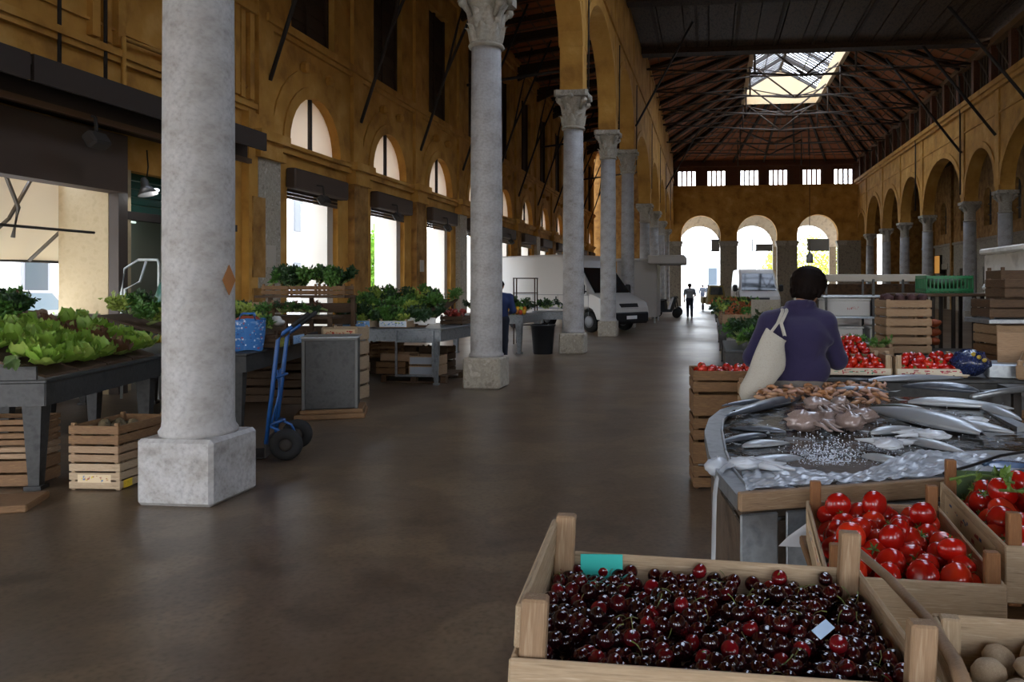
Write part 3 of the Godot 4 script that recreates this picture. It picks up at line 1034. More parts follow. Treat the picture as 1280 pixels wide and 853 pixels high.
func make_nave_roof():
	var root := struct_root("ceiling", "timber and tile roof of the nave")
	var x0 := -2.7
	var x1 := 10.8
	var s0 := 1.95
	var s1 := 6.15
	var d0 := 32.3
	var d1 := 60.2
	var k0 := 36.4
	var k1 := 46.5
	roof_plane(root, v(x0, 11.4, d0), v(x0, 11.2, d1), v(s0, 12.1, k1), v(s0, 12.3, d0), 8, 9)
	roof_plane(root, v(x1, 10.95, d0), v(x1, 10.8, d1), v(s1, 12.1, k1), v(s1, 12.3, d0), 8, 9)
	roof_plane(root, v(x0, 10.9, d1), v(x1, 10.8, d1), v(s1, 12.1, k1), v(s0, 12.1, k1), 6, 9)
	var st := mb()
	box(st, v(s0 - 0.1, 12.3, k0), v(s1 + 0.1, 12.45, d0 - 0.3))
	box(st, v(x0 - 0.3, 11.2, d0), v(x1 + 0.3, 12.45, d0 - 0.2))
	part("tile_bed", st, terracotta, root)
	# boarded soffit over the crossing, joints along the nave
	var n := 15
	var soffit := mottle("soffit boards", ["33261a", "483625", "554433", "3d2e1e"], Vector3(1.5, 1.0, 0.4), 0.7, 0.012, 0.2, true)
	soffit.metallic_specular = 0.3
	for i in n:
		st = mb()
		var xa = lerpf(x0, x1, float(i) / n) + 0.02
		var xb = lerpf(x0, x1, float(i + 1) / n) - 0.02
		box(st, v(xa, 11.05 + 0.015 * (i % 2), 32.2), v(xb, 11.2, 26.6))
		part("soffit_board", st, soffit, root)
	for e in [[32.0, 32.6, 10.85], [26.2, 26.8, 10.9]]:
		st = mb()
		box(st, v(x0, e[2], e[1]), v(x1, 11.25, e[0]))
		part("beam", st, dark_wood, root)
	for i in 9:
		st = mb()
		var xx = lerpf(x0, x1, (i + 0.5) / 9)
		box(st, v(xx - 0.05, 10.98, 32), v(xx + 0.05, 11.06, 26.8))
		part("batten", st, dark_wood, root)
	st = mb()
	box(st, v(-3.2, 11.26, 32.3), v(11.3, 11.5, 21.0))
	box(st, v(-3.2, 11.26, 21.0), v(1.95, 11.5, 13.0))
	box(st, v(6.15, 11.26, 21.0), v(11.3, 11.5, 13.0))
	box(st, v(-3.2, 11.26, 13.0), v(11.3, 11.5, 9.0))
	box(st, v(-3.2, 11.26, 4.0), v(11.3, 11.5, -9))
	box(st, v(-3.2, 11.26, 9.0), v(0.6, 11.5, 4.0))
	box(st, v(3.6, 11.26, 9.0), v(11.3, 11.5, 4.0))
	part("near_roof", st, dark_wood, root)
	# rods of the trusses
	var rod := plain("painted truss rod", "4d3f33", 0.6, 0.2)
	var mid := (x0 + x1) / 2
	for d in [34.5, 38.5, 42.5, 46.5, 50.5, 54.5]:
		var tr := Node3D.new()
		tr.name = "truss"
		root.add_child(tr, true)
		var seg = [
			[v(x0, 10.9, d), v(mid, 10.45, d)], [v(mid, 10.45, d), v(x1, 10.75, d)],
			[v(x0, 10.9, d), v(s0, 11.5, d)], [v(s1, 11.5, d), v(x1, 10.75, d)], [v(s0, 11.5, d), v(s1, 11.5, d)],
			[v(s0, 12.2, d), v(s0, 10.6, d)], [v(s1, 12.2, d), v(s1, 10.55, d)],
			[v(s0, 12.1, d), v(mid, 10.45, d)], [v(s1, 12.1, d), v(mid, 10.45, d)]]
		if d > 47:
			seg = [[v(x0, 10.6, d), v(mid, 10.35, d)], [v(mid, 10.35, d), v(x1, 10.5, d)], [v(s0, 11.6, d), v(s0, 9.6, d)], [v(s1, 11.6, d), v(s1, 9.6, d)], [v(s0, 11.3, d), v(mid, 10.35, d)], [v(s1, 11.3, d), v(mid, 10.35, d)]]
		for s in seg:
			st = mb()
			tube(st, [s[0], s[1]], 0.045, 5)
			part("rod", st, rod, tr)
		if d < 53:
			for s in [[v(mid, 10.45, d), v(s0, 11.9, d + 4)], [v(mid, 10.45, d), v(s1, 11.9, d + 4)], [v(x1 - 0.2, 10.6, d), v(s1, 11.9, d + 4)], [v(x0 + 0.2, 10.6, d), v(s0, 11.9, d + 4)]]:
				st = mb()
				tube(st, [s[0], s[1]], 0.03, 5)
				part("brace", st, rod, tr)
	# unseen flat rooflights, added to light the near stands and the side wall
	var rl := struct_root("window_added_rooflight", "unseen flat rooflight added to light the near end of the nave")
	for i in 5:
		st = mb()
		box(st, v(0.6, 11.4, 5.0 + i), v(3.6, 11.41, 4.0 + i))
		part("pane", st, pane_mat, rl)
		st = mb()
		box(st, v(0.6, 11.3, 4.04 + i), v(3.6, 11.4, 3.96 + i))
		part("glazing_bar", st, iron, rl)
	rl = struct_root("window_added_rooflight", "second unseen rooflight added to light the nave, in line with the skylight")
	for i in 8:
		st = mb()
		box(st, v(1.95, 11.4, 14.0 + i), v(6.15, 11.41, 13.0 + i))
		part("pane", st, pane_mat, rl)
		st = mb()
		box(st, v(1.95, 11.3, 13.04 + i), v(6.15, 11.4, 12.96 + i))
		part("glazing_bar", st, iron, rl)
	# glazed lantern
	var sk := struct_root("window_skylight", "gabled glass skylight in the nave roof")
	var cream := plain("cream boards", "e3c79a", 0.8)
	for e in [s0, s1]:
		st = mb()
		box(st, v(e - 0.1, 11.95, k1), v(e + 0.1, 12.75, k0))
		part("curb", st, cream, sk)
	for e in [[k0, 0.1], [k1, 0.1]]:
		st = mb()
		slab(st, PackedVector2Array([Vector2(s0, 11.95), Vector2(s1, 11.95), Vector2(s1, 12.7), Vector2(4.05, 13.95), Vector2(s0, 12.7)]), -0.06, 0.06, Transform3D(Basis(), v(0, 0, e[0])))
		part("gable", st, cream, sk)
	st = mb()
	box(st, v(3.98, 13.85, k1), v(4.12, 13.98, k0))
	part("ridge", st, iron, sk)
	for side in [s0, s1]:
		for i in 8:
			var a = lerpf(k0, k1, i / 8.0)
			var b = lerpf(k0, k1, (i + 1) / 8.0)
			for j in 2:
				st = mb()
				var p = func(t, dd): return v(lerpf(side, 4.05, t), lerpf(12.72, 13.93, t), dd)
				hexa(st, [p.call(j * 0.5, a + 0.03), p.call(j * 0.5 + 0.5, a + 0.03), p.call(j * 0.5 + 0.5, b - 0.03), p.call(j * 0.5, b - 0.03)] + [p.call(j * 0.5, a + 0.03) + Vector3(0, 0.01, 0), p.call(j * 0.5 + 0.5, a + 0.03) + Vector3(0, 0.01, 0), p.call(j * 0.5 + 0.5, b - 0.03) + Vector3(0, 0.01, 0), p.call(j * 0.5, b - 0.03) + Vector3(0, 0.01, 0)])
				part("pane", st, pane_mat, sk)
		for i in 25:
			st = mb()
			var dd = lerpf(k0, k1, i / 24.0)
			var w = 0.13 if i % 6 == 0 else 0.06
			bar(st, v(side, 12.7, dd), v(4.05, 13.92, dd), w, w)
			part("glazing_bar", st, iron, sk)
		st = mb()
		bar(st, v((side + 4.05) / 2, 13.3, k0), v((side + 4.05) / 2, 13.3, k1), 0.05, 0.05)
		part("glazing_bar", st, iron, sk)

func make_aisle_roof():
	var root := struct_root("ceiling_aisle", "tile and rafter roof over the side aisle")
	roof_plane(root, v(WALL_X - 0.3, 11.5, -9), v(WALL_X - 0.3, 11.5, 60.3), v(-2.9, 12.3, 60.3), v(-2.9, 12.3, -9), 34, 9)
	for k in 11:
		var d = FIRST - BAY / 2 + BAY * k
		var st := mb()
		bar(st, v(WALL_X, 11.1, d), v(-3.0, 11.8, d), 0.22, 0.3)
		part("beam", st, dark_wood, root)
		st = mb()
		bar(st, v(WALL_X, 10.7, d), v(WALL_X + 1.0, 11.15, d), 0.2, 0.24)
		part("bracket", st, dark_wood, root)
		st = mb()
		tube(st, [v(WALL_X + 0.1, 5.5, d + 0.1), v(WALL_X + 0.9, 7.7, d), v(WALL_X + 2.4, 11.1, d)], 0.04, 6)
		part("strut", st, iron, root)
		st = mb()
		tube(st, [v(WALL_X + 0.9, 7.7, d), v(WALL_X + 1.1, 9.3, d + 0.5), v(WALL_X + 1.4, 11.1, d + 1.0)], 0.035, 6)
		part("strut", st, iron, root)
		if k % 3: continue
		st = mb()
		tube(st, [v(WALL_X + 0.4, 8.3, d - 0.4), v(-3.2, 8.9, d - 0.4)], 0.05, 6)
		part("tie_rod", st, iron, root)

func make_behind():
	# the hall goes on behind the camera to an entrance wall with three open arches
	var root := struct_root("wall_entrance", "entrance wall with three open arches behind the camera")
	var lim = [-9.1, -3.2, 4.0, 11.3]
	var cs = [-6.2, 0.6, 7.6]
	for i in 3:
		var st := mb()
		arch_wall(st, v(0, 0, -8.4), Vector3.RIGHT, Vector3(0, 0, 0.6), lim[i], lim[i + 1], cs[i], 1.9, 0.0, 0.0, 3.6, 12.4, 1.9, 14)
		part("wall_bay", st, ochre, root)
	var st2 := mb()
	box(st2, v(11.3, 0, -8.4), v(16, 9.5, -9))
	part("wall_bay", st2, ochre, root)

func make_columns():
	var words = ["tall white granite column in front, standing among the left stalls", "tall grey column beside the steel produce table", "tall column beside the black bin and the parked van",
		"tall column standing before the nose of the parked van", "tall column just behind the nose of the parked van", "shorter column beside the pale stall kiosk", "column second beyond the pale kiosk", "column third beyond the pale kiosk", "farthest column of the near arcade by the end wall"]
	var cap := capital_mesh()
	var leaves := acanthus_mesh()
	for i in cols.size():
		column(v(cols[i][0], 0, cols[i][1]), cols[i][2], 0.24, cap, leaves, words[i], "columns of the near arcade", i < 5)
	for e in [[-3.9, -0.8], [-4.0, -7.0]]:
		column(v(e[0], 0, e[1]), 6.0, 0.24, cap, leaves, "granite column of the near arcade beside the camera", "columns behind the camera", false)
	var far = [31.4, 35.5, 42.1, 46.9, 51.6, 56.7]
	var fw = ["nearest the pale kiosk, at the picture's edge", "second from the pale kiosk", "third from the pale kiosk, the whitest", "fourth from the pale kiosk", "fifth from the pale kiosk", "sixth, next to the end wall"]
	for i in far.size():
		column(v(11.05, 0, far[i]), 5.1, 0.27, cap, leaves, "stone column of the far arcade, " + fw[i], "columns of the far arcade", false)
	for d in [24.0, 17.0, 9.5, 2.0, -6.0]:
		column(v(11.05, 0, d), 5.1, 0.27, cap, leaves, "stone column of the far arcade outside the view", "columns outside the view", false)
	# rhombic tag on the first column
	var st := mb()
	slab(st, PackedVector2Array([Vector2(0, -0.11), Vector2(0.07, 0), Vector2(0, 0.11), Vector2(-0.07, 0)]), 0.0, 0.006)
	var c := v(cols[0][0], 0, cols[0][1])
	var hit := at(283, 350, 5.3)
	var ang = 1.5
	var n := Vector3(sin(ang), 0, cos(ang))
	var o := single("diamond_tag", st, plain("tan varnished tag", "a06a3a", 0.5), "tan diamond-shaped tag fixed to the white column", "tag", Vector3(c.x, hit.y, c.z) + n * 0.243, ang)

func capital_mesh() -> ArrayMesh:
	var st := mb()
	lathe(st, [Vector2(0.225, 0), Vector2(0.26, 0.0), Vector2(0.275, 0.03), Vector2(0.26, 0.06), Vector2(0.228, 0.06), Vector2(0.228, 0.1), Vector2(0.235, 0.4), Vector2(0.27, 0.58), Vector2(0.34, 0.7), Vector2(0.33, 0.72), Vector2(0, 0.72)], 20)
	# corner volutes
	for k in 4:
		var a = PI / 4 + PI / 2 * k
		var d := Vector3(cos(a), 0, sin(a))
		var t := Vector3(-sin(a), 0, cos(a))
		var rows := []
		for i in 10:
			var u = i / 9.0
			var an = u * TAU * 1.1
			var rr = 0.075 * (1 - u * 0.7)
			var p: Vector3 = d * (0.4 + cos(an) * rr) + Vector3(0, 0.62 + sin(an) * rr, 0)
			rows.append([p - t * 0.045, p + t * 0.045])
		skin(st, rows)
		tube(st, [d * 0.26 + Vector3(0, 0.45, 0), d * 0.36 + Vector3(0, 0.58, 0), d * 0.45 + Vector3(0, 0.68, 0)], [0.03, 0.05, 0.04], 6)
		ball(st, d * 0.4 + Vector3(0, 0.62, 0), Vector3(0.07, 0.07, 0.07), 8, 6)
	# flowers in the middle of each face
	for k in 4:
		var a = PI / 2 * k
		ball(st, Vector3(cos(a) * 0.36, 0.72, sin(a) * 0.36), Vector3(0.06, 0.06, 0.06), 8, 6)
	return done(st)

func acanthus_mesh() -> ArrayMesh:
	# one carved leaf, foot at the origin, growing up and curling out along +z
	var st := mb()
	var rows := []
	for i in 8:
		var u = i / 7.0
		var y = u * 0.3 - (0.1 * maxf(0.0, u - 0.75) * 4.0) * 0.6
		var z = 0.02 + 0.03 * sin(u * PI) + 0.12 * pow(maxf(0.0, u - 0.45), 1.6) * 2.0
		var w = 0.085 * (1.0 - 0.55 * u * u) * (1.0 + 0.16 * sin(u * 18.0))
		rows.append([Vector3(-w, y - 0.01, z - 0.035), Vector3(-w * 0.5, y, z + 0.0), Vector3(0, y, z + 0.02), Vector3(w * 0.5, y, z), Vector3(w, y - 0.01, z - 0.035)])
	skin(st, rows)
	return done(st)

func column(where: Vector3, top: float, r: float, cap: ArrayMesh, leaf: ArrayMesh, label: String, group: String, near: bool):
	var t := thing("column", label, "column", where, 0, group)
	var st := mb()
	bev(st, Vector3(0.57, 0.47, 0.57), 0.025, Transform3D(Basis(), Vector3(0, 0.235, 0)))
	part("plinth", st, stone if where.z < -7 else granite, t)
	var h := top - 0.47 - 0.85
	st = mb()
	lathe(st, [Vector2(0, 0), Vector2(r + 0.02, 0), Vector2(r + 0.025, 0.03), Vector2(r + 0.005, 0.06), Vector2(r, 0.1), Vector2(r, h * 0.4), Vector2(r * 0.97, h * 0.75), Vector2(r * 0.93, h), Vector2(0, h)], 40 if near else 20)
	part("shaft", st, granite, t, Vector3(0, 0.47, 0))
	var c := part("capital", cap, stone, t, Vector3(0, top - 0.85, 0))
	st = mb()
	var pl := PackedVector2Array()
	for k in 4:
		var a = PI / 2 * k
		var b := Basis(Vector3.UP, a)
		for q in [Vector3(0.39, 0, 0.33), Vector3(0.36, 0, 0.15), Vector3(0.35, 0, 0), Vector3(0.36, 0, -0.15), Vector3(0.39, 0, -0.33), Vector3(0.33, 0, -0.39)]:
			var p: Vector3 = b * q
			pl.append(Vector2(p.x, p.z))
	slab(st, pl, -0.85, -0.72, Transform3D(Basis(Vector3.RIGHT, PI / 2), Vector3.ZERO))
	part("abacus", st, stone, c)
	if near:
		for tier in 2:
			for k in 8:
				var a = TAU * (k + 0.5 * tier) / 8
				var l := part("carved_leaf", leaf, stone, c, Vector3(sin(a) * 0.215, 0.08 + tier * 0.2, cos(a) * 0.215), Vector3(0, a, 0))
				l.scale = Vector3(1, 1.05 if tier == 0 else 1.2, 1)

func make_outside():
	var paving := mottle("pale paving", ["b8b2a6", "cfcac0", "c4beb2"], 0.4, 0.9, 0.012, 0.1, true)
	var st := mb()
	box(st, v(-60, -0.5, 64), v(-9.1, -0.05, -40))
	box(st, v(-60, -0.5, 140), v(80, -0.05, 64))
	box(st, v(16, -0.5, 64), v(80, -0.05, -40))
	box(st, v(-9.1, -0.5, -9), v(16, -0.05, -60))
	struct("ground", st, paving, "pale paving outside the hall")
	# the house across the square, seen through the end doorways
	var hm := mottle("white stucco", ["dcd8d0", "f0ede6", "e6e2da"], 0.15, 0.9, 0.01, 0.0, true)
	var h := thing("house", "white stuccoed house across the square beyond the end doorways", "building", v(0, 0, 96))
	st = mb()
	box(st, Vector3(-30, -0.05, -10), Vector3(5.6, 13, 0))
	part("wall", st, hm, h)
	for e in [[0.45, 1.5], [-8, 1.5], [-12, 1.5], [-16, 1.5]]:
		st = mb()
		box(st, Vector3(e[0] - 0.6, e[1], 0.0), Vector3(e[0] + 0.6, e[1] + 2.2, 0.06))
		var w := part("window", st, plain("grey window frame", "8b8d8f", 0.6), h)
		st = mb()
		box(st, Vector3(e[0] - 0.48, e[1] + 0.1, 0.06), Vector3(e[0] + 0.48, e[1] + 2.1, 0.08))
		part("pane", st, plain("dim window pane", "4a5258", 0.2), w)
	# row of houses along the side street
	var h2 := thing("house", "pale house across the side street seen through the doorways", "building", v(-24, 0, 0))
	st = mb()
	box(st, Vector3(-8, -0.05, -62), Vector3(0, 12, 12))
	part("wall", st, hm, h2)
	for k in 14:
		for f in 2:
			st = mb()
			var d = -6.0 + k * 4.6
			box(st, Vector3(0.0, 1.0 + f * 3.6, -d - 0.6), Vector3(0.06, 3.0 + f * 3.6, -d + 0.6))
			var w := part("window", st, plain("grey window frame", "8b8d8f", 0.6), h2)
			st = mb()
			box(st, Vector3(0.06, 1.12 + f * 3.6, -d - 0.48), Vector3(0.08, 2.88 + f * 3.6, -d + 0.48))
			part("pane", st, plain("dim window pane", "4a5258", 0.2), w)
	for e in [[Vector3(12.5, 0, -84), 7.5, 3.4, "yellow-green leafy tree beyond the third end doorway", 1], [Vector3(7.2, 0, -80), 5.4, 2.6, "small yellow-green tree beside the larger one beyond the end doorway", 2], [Vector3(-14.2, 0, -34.6), 4.2, 1.5, "green leafy tree in the side street seen through the second doorway", 3]]:
		tree(e[0], e[1], e[2], e[3], e[4])
	# hedge and car seen under the awning
	var hd := thing("hedge", "bright green clipped hedge outside the awning bay", "hedge", v(-13.6, 0, 14.6))
	st = mb()
	var r2 := RandomNumberGenerator.new()
	r2.seed = 44
	for i in 900:
		var p := Vector3(r2.randf_range(-0.35, 0.35), r2.randf_range(0.1, 0.95), r2.randf_range(-2.4, 2.4))
		leaf_quad(st, p, r2, 0.09)
	var hm2 := plain("hedge leaf", "7fae3a", 0.6)
	hm2.backlight_enabled = true
	hm2.backlight = Color(0.4, 0.55, 0.15)
	tag(part("foliage", st, hm2, hd), "", "", "", "")
	st = mb()
	box(st, Vector3(-0.25, 0, -2.3), Vector3(0.25, 0.8, 2.3))
	part("core", st, plain("hedge core", "2c3a18", 0.9), hd)
	car(v(-16.8, 0, 17.5), PI / 2 + 0.1)

func leaf_quad(st: SurfaceTool, p: Vector3, r: RandomNumberGenerator, s: float):
	var b := Basis.from_euler(Vector3(r.randf_range(-1.3, 1.3), r.randf() * TAU, r.randf_range(-1, 1)))
	var w := s * r.randf_range(0.6, 1.1)
	var tip := p + b * Vector3(0, 0.02, w)
	var l := p + b * Vector3(-w * 0.35, 0, w * 0.45)
	var q := p + b * Vector3(w * 0.35, 0, w * 0.45)
	var m := p + b * Vector3(0, -w * 0.1, w * 0.5)
	tri(st, p, m, l)
	tri(st, p, q, m)
	tri(st, l, m, tip)
	tri(st, m, q, tip)

func tree(where: Vector3, height: float, spread: float, label: String, sd: int):
	var t := thing("tree", label, "tree", where)
	var bark := mottle("bark", ["3b3024", "5a4a38"], 2.0, 0.9, 0.02, 0.4)
	var r := RandomNumberGenerator.new()
	r.seed = sd * 77
	var st := mb()
	tube(st, [Vector3.ZERO, Vector3(0.05, height * 0.3, 0), Vector3(0, height * 0.6, 0.05), Vector3(0, height * 0.85, 0)], [0.2, 0.15, 0.1, 0.03], 8)
	part("trunk", st, bark, t)
	for k in 6:
		var a = TAU * k / 6.0 + r.randf()
		st = mb()
		tube(st, [Vector3(0, height * 0.35, 0), Vector3(cos(a) * spread * 0.4, height * 0.55, sin(a) * spread * 0.4), Vector3(cos(a) * spread * 0.7, height * 0.7, sin(a) * spread * 0.7)], [0.09, 0.06, 0.02], 6)
		part("branch", st, bark, t)
	st = mb()
	var centres := []
	for k in 26:
		var u = Vector3(r.randfn(0, 1), r.randfn(0, 1), r.randfn(0, 1)).normalized() * pow(r.randf(), 0.4)
		centres.append(Vector3(u.x * spread, height * 0.64 + u.y * height * 0.36, u.z * spread))
	for i in 5200:
		var c: Vector3 = centres[i % centres.size()]
		var u = Vector3(r.randfn(0, 1), r.randfn(0, 1), r.randfn(0, 1)).normalized() * spread * 0.36 * pow(r.randf(), 0.33)
		leaf_quad(st, c + u, r, 0.26)
	var key = ["", "yellow green foliage", "lime foliage", "green foliage"][sd]
	var lm := plain(key, ["", "a9b243", "b5b84a", "7fa53c"][sd], 0.6)
	lm.backlight_enabled = true
	lm.backlight = [Color.BLACK, Color(0.6, 0.62, 0.2), Color(0.66, 0.62, 0.2), Color(0.4, 0.6, 0.16)][sd]
	part("crown", st, lm, t)

func car(where: Vector3, turn: float):
	var t := thing("parked_car", "pale grey car parked outside beyond the hedge", "car", where, turn)
	var body := plain("silver car paint", "c9cdd2", 0.3)
	var prof := PackedVector2Array([Vector2(-2.0, 0.3), Vector2(2.0, 0.3), Vector2(2.05, 0.62), Vector2(1.9, 0.82), Vector2(1.1, 0.95), Vector2(0.45, 1.42), Vector2(-1.1, 1.45), Vector2(-1.75, 1.0), Vector2(-2.05, 0.9)])
	var st := mb()
	slab(st, prof, -0.85, 0.85)
	part("body", st, body, t)
	for s in [-0.86, 0.86]:
		st = mb()
		slab(st, PackedVector2Array([Vector2(-1.35, 0.95), Vector2(0.85, 0.95), Vector2(0.35, 1.36), Vector2(-1.0, 1.38)]), s - 0.01, s + 0.01)
		part("window", st, plain("car glass", "7f95a3", 0.1), t)
	for x in [-1.3, 1.3]:
		for s in [-0.78, 0.78]:
			st = mb()
			lathe(st, [Vector2(0, -0.1), Vector2(0.3, -0.1), Vector2(0.33, 0), Vector2(0.3, 0.1), Vector2(0, 0.1)], 16, Transform3D(Basis(Vector3.RIGHT, PI / 2), Vector3(x, 0.33, s)))
			part("wheel", st, plain("tyre rubber", "1b1b1b", 0.85), t)

# ------------------------------------------------------------------ crates, tables, produce
var woods := []
var shared := {}

func kit():
	woods = [
		wood("fresh poplar", ["8f7a5f", "b09a7c", "a38c6e", "bca88c"]),
		wood("old poplar", ["7a6148", "967b5e", "8a6f52", "a0876a"]),
		wood("brown weathered wood", ["5c4229", "7a5b3a", "6b4d30", "86663f"]),
		wood("dark weathered wood", ["3d2c1c", "57412b", "4a3623", "5f4930"]),
		wood("orange varnished post", ["6d4726", "875b33", "7a502c", "93683f"])]

func boxmesh(size: Vector3, b := 0.003) -> ArrayMesh:
	var key = "box%.3f_%.3f_%.3f" % [size.x, size.y, size.z]
	if not shared.has(key): shared[key] = bevbox(size, b)
	return shared[key]

# open wooden crate; local x = width, z = depth, y up from its underside
func crate(label: String, where: Vector3, turn: float, w: float, d: float, h: float, opt := {}) -> Node3D:
	var t := thing(opt.get("called", "wooden_crate"), label, "crate", where, turn, opt.get("group", ""))
	var tone = opt.get("tone", 0)
	var rows = opt.get("rows", 2)
	var ph = opt.get("post", h + 0.03)
	var gap = opt.get("gap", 0.012)
	var th = 0.008
	var m = woods[tone]
	var m2 = woods[opt.get("post_tone", tone)]
	var lift = 0.012
	for k in 3:
		part("bottom_board", boxmesh(Vector3(w - 0.02, 0.006, d / 3 - 0.015)), m, t, Vector3(0, 0.012, (k - 1) * d / 3))
	var rh = (h - lift - gap * (rows - 1)) / rows
	for r in rows:
		var y = lift + rh / 2 + r * (rh + gap)
		for s in [-1, 1]:
			if s == 1 and opt.get("no_front", false): continue
			part("slat", boxmesh(Vector3(w, rh, th)), m, t, Vector3(0, y, s * (d / 2 - th / 2)))
	var eh = opt.get("end_h", h)
	var erows = opt.get("end_rows", rows)
	var reh = (eh - lift - gap * (erows - 1)) / erows
	for r in erows:
		var y = lift + reh / 2 + r * (reh + gap)
		for s in [-1, 1]:
			part("end_board", boxmesh(Vector3(d - 0.02, reh, th)), m, t, Vector3(s * (w / 2 - th / 2 - 0.001), y, 0), Vector3(0, PI / 2, 0))
	for sx in [-1, 1]:
		for sz in [-1, 1]:
			part("corner_post", boxmesh(Vector3(ph, 0.032, 0.026)), m2, t, Vector3(sx * (w / 2 - 0.026), ph / 2, sz * (d / 2 - 0.024)), Vector3(0, 0, PI / 2))
	return t

# printed paper stuck to a board: coloured blots of ink on a plain texture
func print_mat(key: String, base: String, inks: Array, sd: int) -> StandardMaterial3D:
	if mats.has(key): return mats[key]
	var im := Image.create(128, 32, false, Image.FORMAT_RGB8)
	im.fill(hexc(base))
	var r := RandomNumberGenerator.new()
	r.seed = sd
	for i in 26:
		var c := hexc(inks[r.randi() % inks.size()])
		var x := r.randi_range(6, 112)
		var y := r.randi_range(5, 22)
		im.fill_rect(Rect2i(x, y, r.randi_range(2, 9), r.randi_range(1, 5)), c)
		if i % 4 == 0: im.fill_rect(Rect2i(x, y, 2, 9), c)
	var m := StandardMaterial3D.new()
	m.resource_name = key
	m.albedo_texture = ImageTexture.create_from_image(im)
	m.roughness = 0.7
	mats[key] = m
	return m

# a quad with texture coordinates, facing +z
func sheet(w: float, h: float) -> ArrayMesh:
	var st := SurfaceTool.new()
	st.begin(Mesh.PRIMITIVE_TRIANGLES)
	for p in [[-1, 1], [1, 1], [1, -1], [-1, 1], [1, -1], [-1, -1]]:
		st.set_uv(Vector2(p[0] * 0.5 + 0.5, 0.5 - p[1] * 0.5))
		st.set_normal(Vector3(0, 0, 1))
		st.add_vertex(Vector3(p[0] * w / 2, p[1] * h / 2, 0))
	return st.commit()

# steel table with a rim; legs at the corners
func steel_table(label: String, where: Vector3, turn: float, w: float, d: float, h: float, opt := {}) -> Node3D:
	var t := thing("market_table", label, "table", where, turn, opt.get("group", ""))
	var m = opt.get("mat", steel)
	var st := mb()
	bev(st, Vector3(w, 0.03, d), 0.008, Transform3D(Basis(), Vector3(0, h - 0.015, 0)))
	part("top", st, m, t)
	st = mb()
	for s in [-1, 1]:
		box(st, Vector3(-w / 2 + 0.02, h - 0.2, s * (d / 2 - 0.025) - 0.012), Vector3(w / 2 - 0.02, h - 0.03, s * (d / 2 - 0.025) + 0.012))
		box(st, Vector3(s * (w / 2 - 0.025) - 0.012, h - 0.2, -d / 2 + 0.02), Vector3(s * (w / 2 - 0.025) + 0.012, h - 0.03, d / 2 - 0.02))
	part("apron", st, m, t)
	for sx in [-1, 1]:
		for sz in [-1, 1]:
			st = mb()
			var lw = opt.get("leg", 0.07)
			var x = sx * (w / 2 - 0.12)
			var z = sz * (d / 2 - 0.1)
			hexa(st, [Vector3(x - lw, h - 0.03, z - lw), Vector3(x + lw, h - 0.03, z - lw), Vector3(x + lw, h - 0.03, z + lw), Vector3(x - lw, h - 0.03, z + lw),
				Vector3(x - lw * 0.5, 0.03, z - lw * 0.5), Vector3(x + lw * 0.5, 0.03, z - lw * 0.5), Vector3(x + lw * 0.5, 0.03, z + lw * 0.5), Vector3(x - lw * 0.5, 0.03, z + lw * 0.5)])
			box(st, Vector3(x - lw * 0.8, 0.0, z - lw * 0.8), Vector3(x + lw * 0.8, 0.03, z + lw * 0.8))
			part("leg", st, m, t)
	return t

# curved leaf with a ruffled edge growing along +z, lying back by lift
func big_leaf(sd: int, length: float, width: float, curl: float, ruffle: float) -> ArrayMesh:
	var r := RandomNumberGenerator.new()
	r.seed = sd
	var st := mb()
	var rows := []
	for i in 6:
		var u = i / 5.0
		var row := []
		var w = width * (0.22 + sin(pow(u, 0.75) * PI * 0.86) * 0.9)
		for j in 7:
			var s = j / 3.0 - 1.0
			row.append(Vector3(s * w * 0.5, curl * u * u * length + absf(s) * 0.1 * length * (1 - u * 0.4) + ruffle * sin(j * 2.6 + i * 1.9 + sd) * absf(s) * (0.3 + u) + r.randf_range(-0.2, 0.2) * ruffle, u * length))
		rows.append(row)
	skin(st, rows)
	return done(st)

func leaf_mat(key: String, c: String, back: Color) -> StandardMaterial3D:
	if mats.has(key): return mats[key]
	var m := plain(key, c, 0.5)
	m.backlight_enabled = true
	m.backlight = back
	return m

# a lettuce: rosette of single leaves round a heart
func lettuce(label: String, where: Vector3, s: float, group: String, pal := 0, called := "lettuce_head"):
	var t := thing(called, label, "lettuce", where, rng.randf() * TAU, group)
	if not shared.has("leafA"):
		for k in 4: shared["leaf" + "ABCD"[k]] = big_leaf(k + 2, 0.15, 0.15, [0.5, 0.2, 0.75, 0.4][k], 0.016)
	var cs = [[leaf_mat("lettuce green", "7fa03c", Color(0.3, 0.42, 0.1)), leaf_mat("pale lettuce green", "a7bd5e", Color(0.4, 0.5, 0.15))], [leaf_mat("red lettuce", "6b4a34", Color(0.2, 0.1, 0.05)), leaf_mat("bronze green lettuce", "7d8a3e", Color(0.25, 0.3, 0.1))], [leaf_mat("chard green", "2f4a1f", Color(0.1, 0.2, 0.04)), leaf_mat("deep green", "3f5f2a", Color(0.12, 0.22, 0.05))]][pal]
	for k in 13:
		var ring = 0 if k < 6 else 1 if k < 10 else 2
		var a = TAU * k / [6, 4, 3][ring] + rng.randf_range(-0.3, 0.3) + ring * 0.5
		var l := part("leaf", shared["leaf" + "ABCD"[(k * 7 + ring) % 4]], cs[0] if (k + ring) % 3 else cs[1], t, Vector3(0, 0.02 + ring * 0.015, 0))
		l.basis = Basis(Vector3.UP, a) * Basis(Vector3.RIGHT, [-0.15, -0.65, -1.1][ring] + rng.randf_range(-0.15, 0.15))
		l.scale = Vector3.ONE * s * rng.randf_range(0.85, 1.1) * [1.0, 0.9, 0.75][ring]

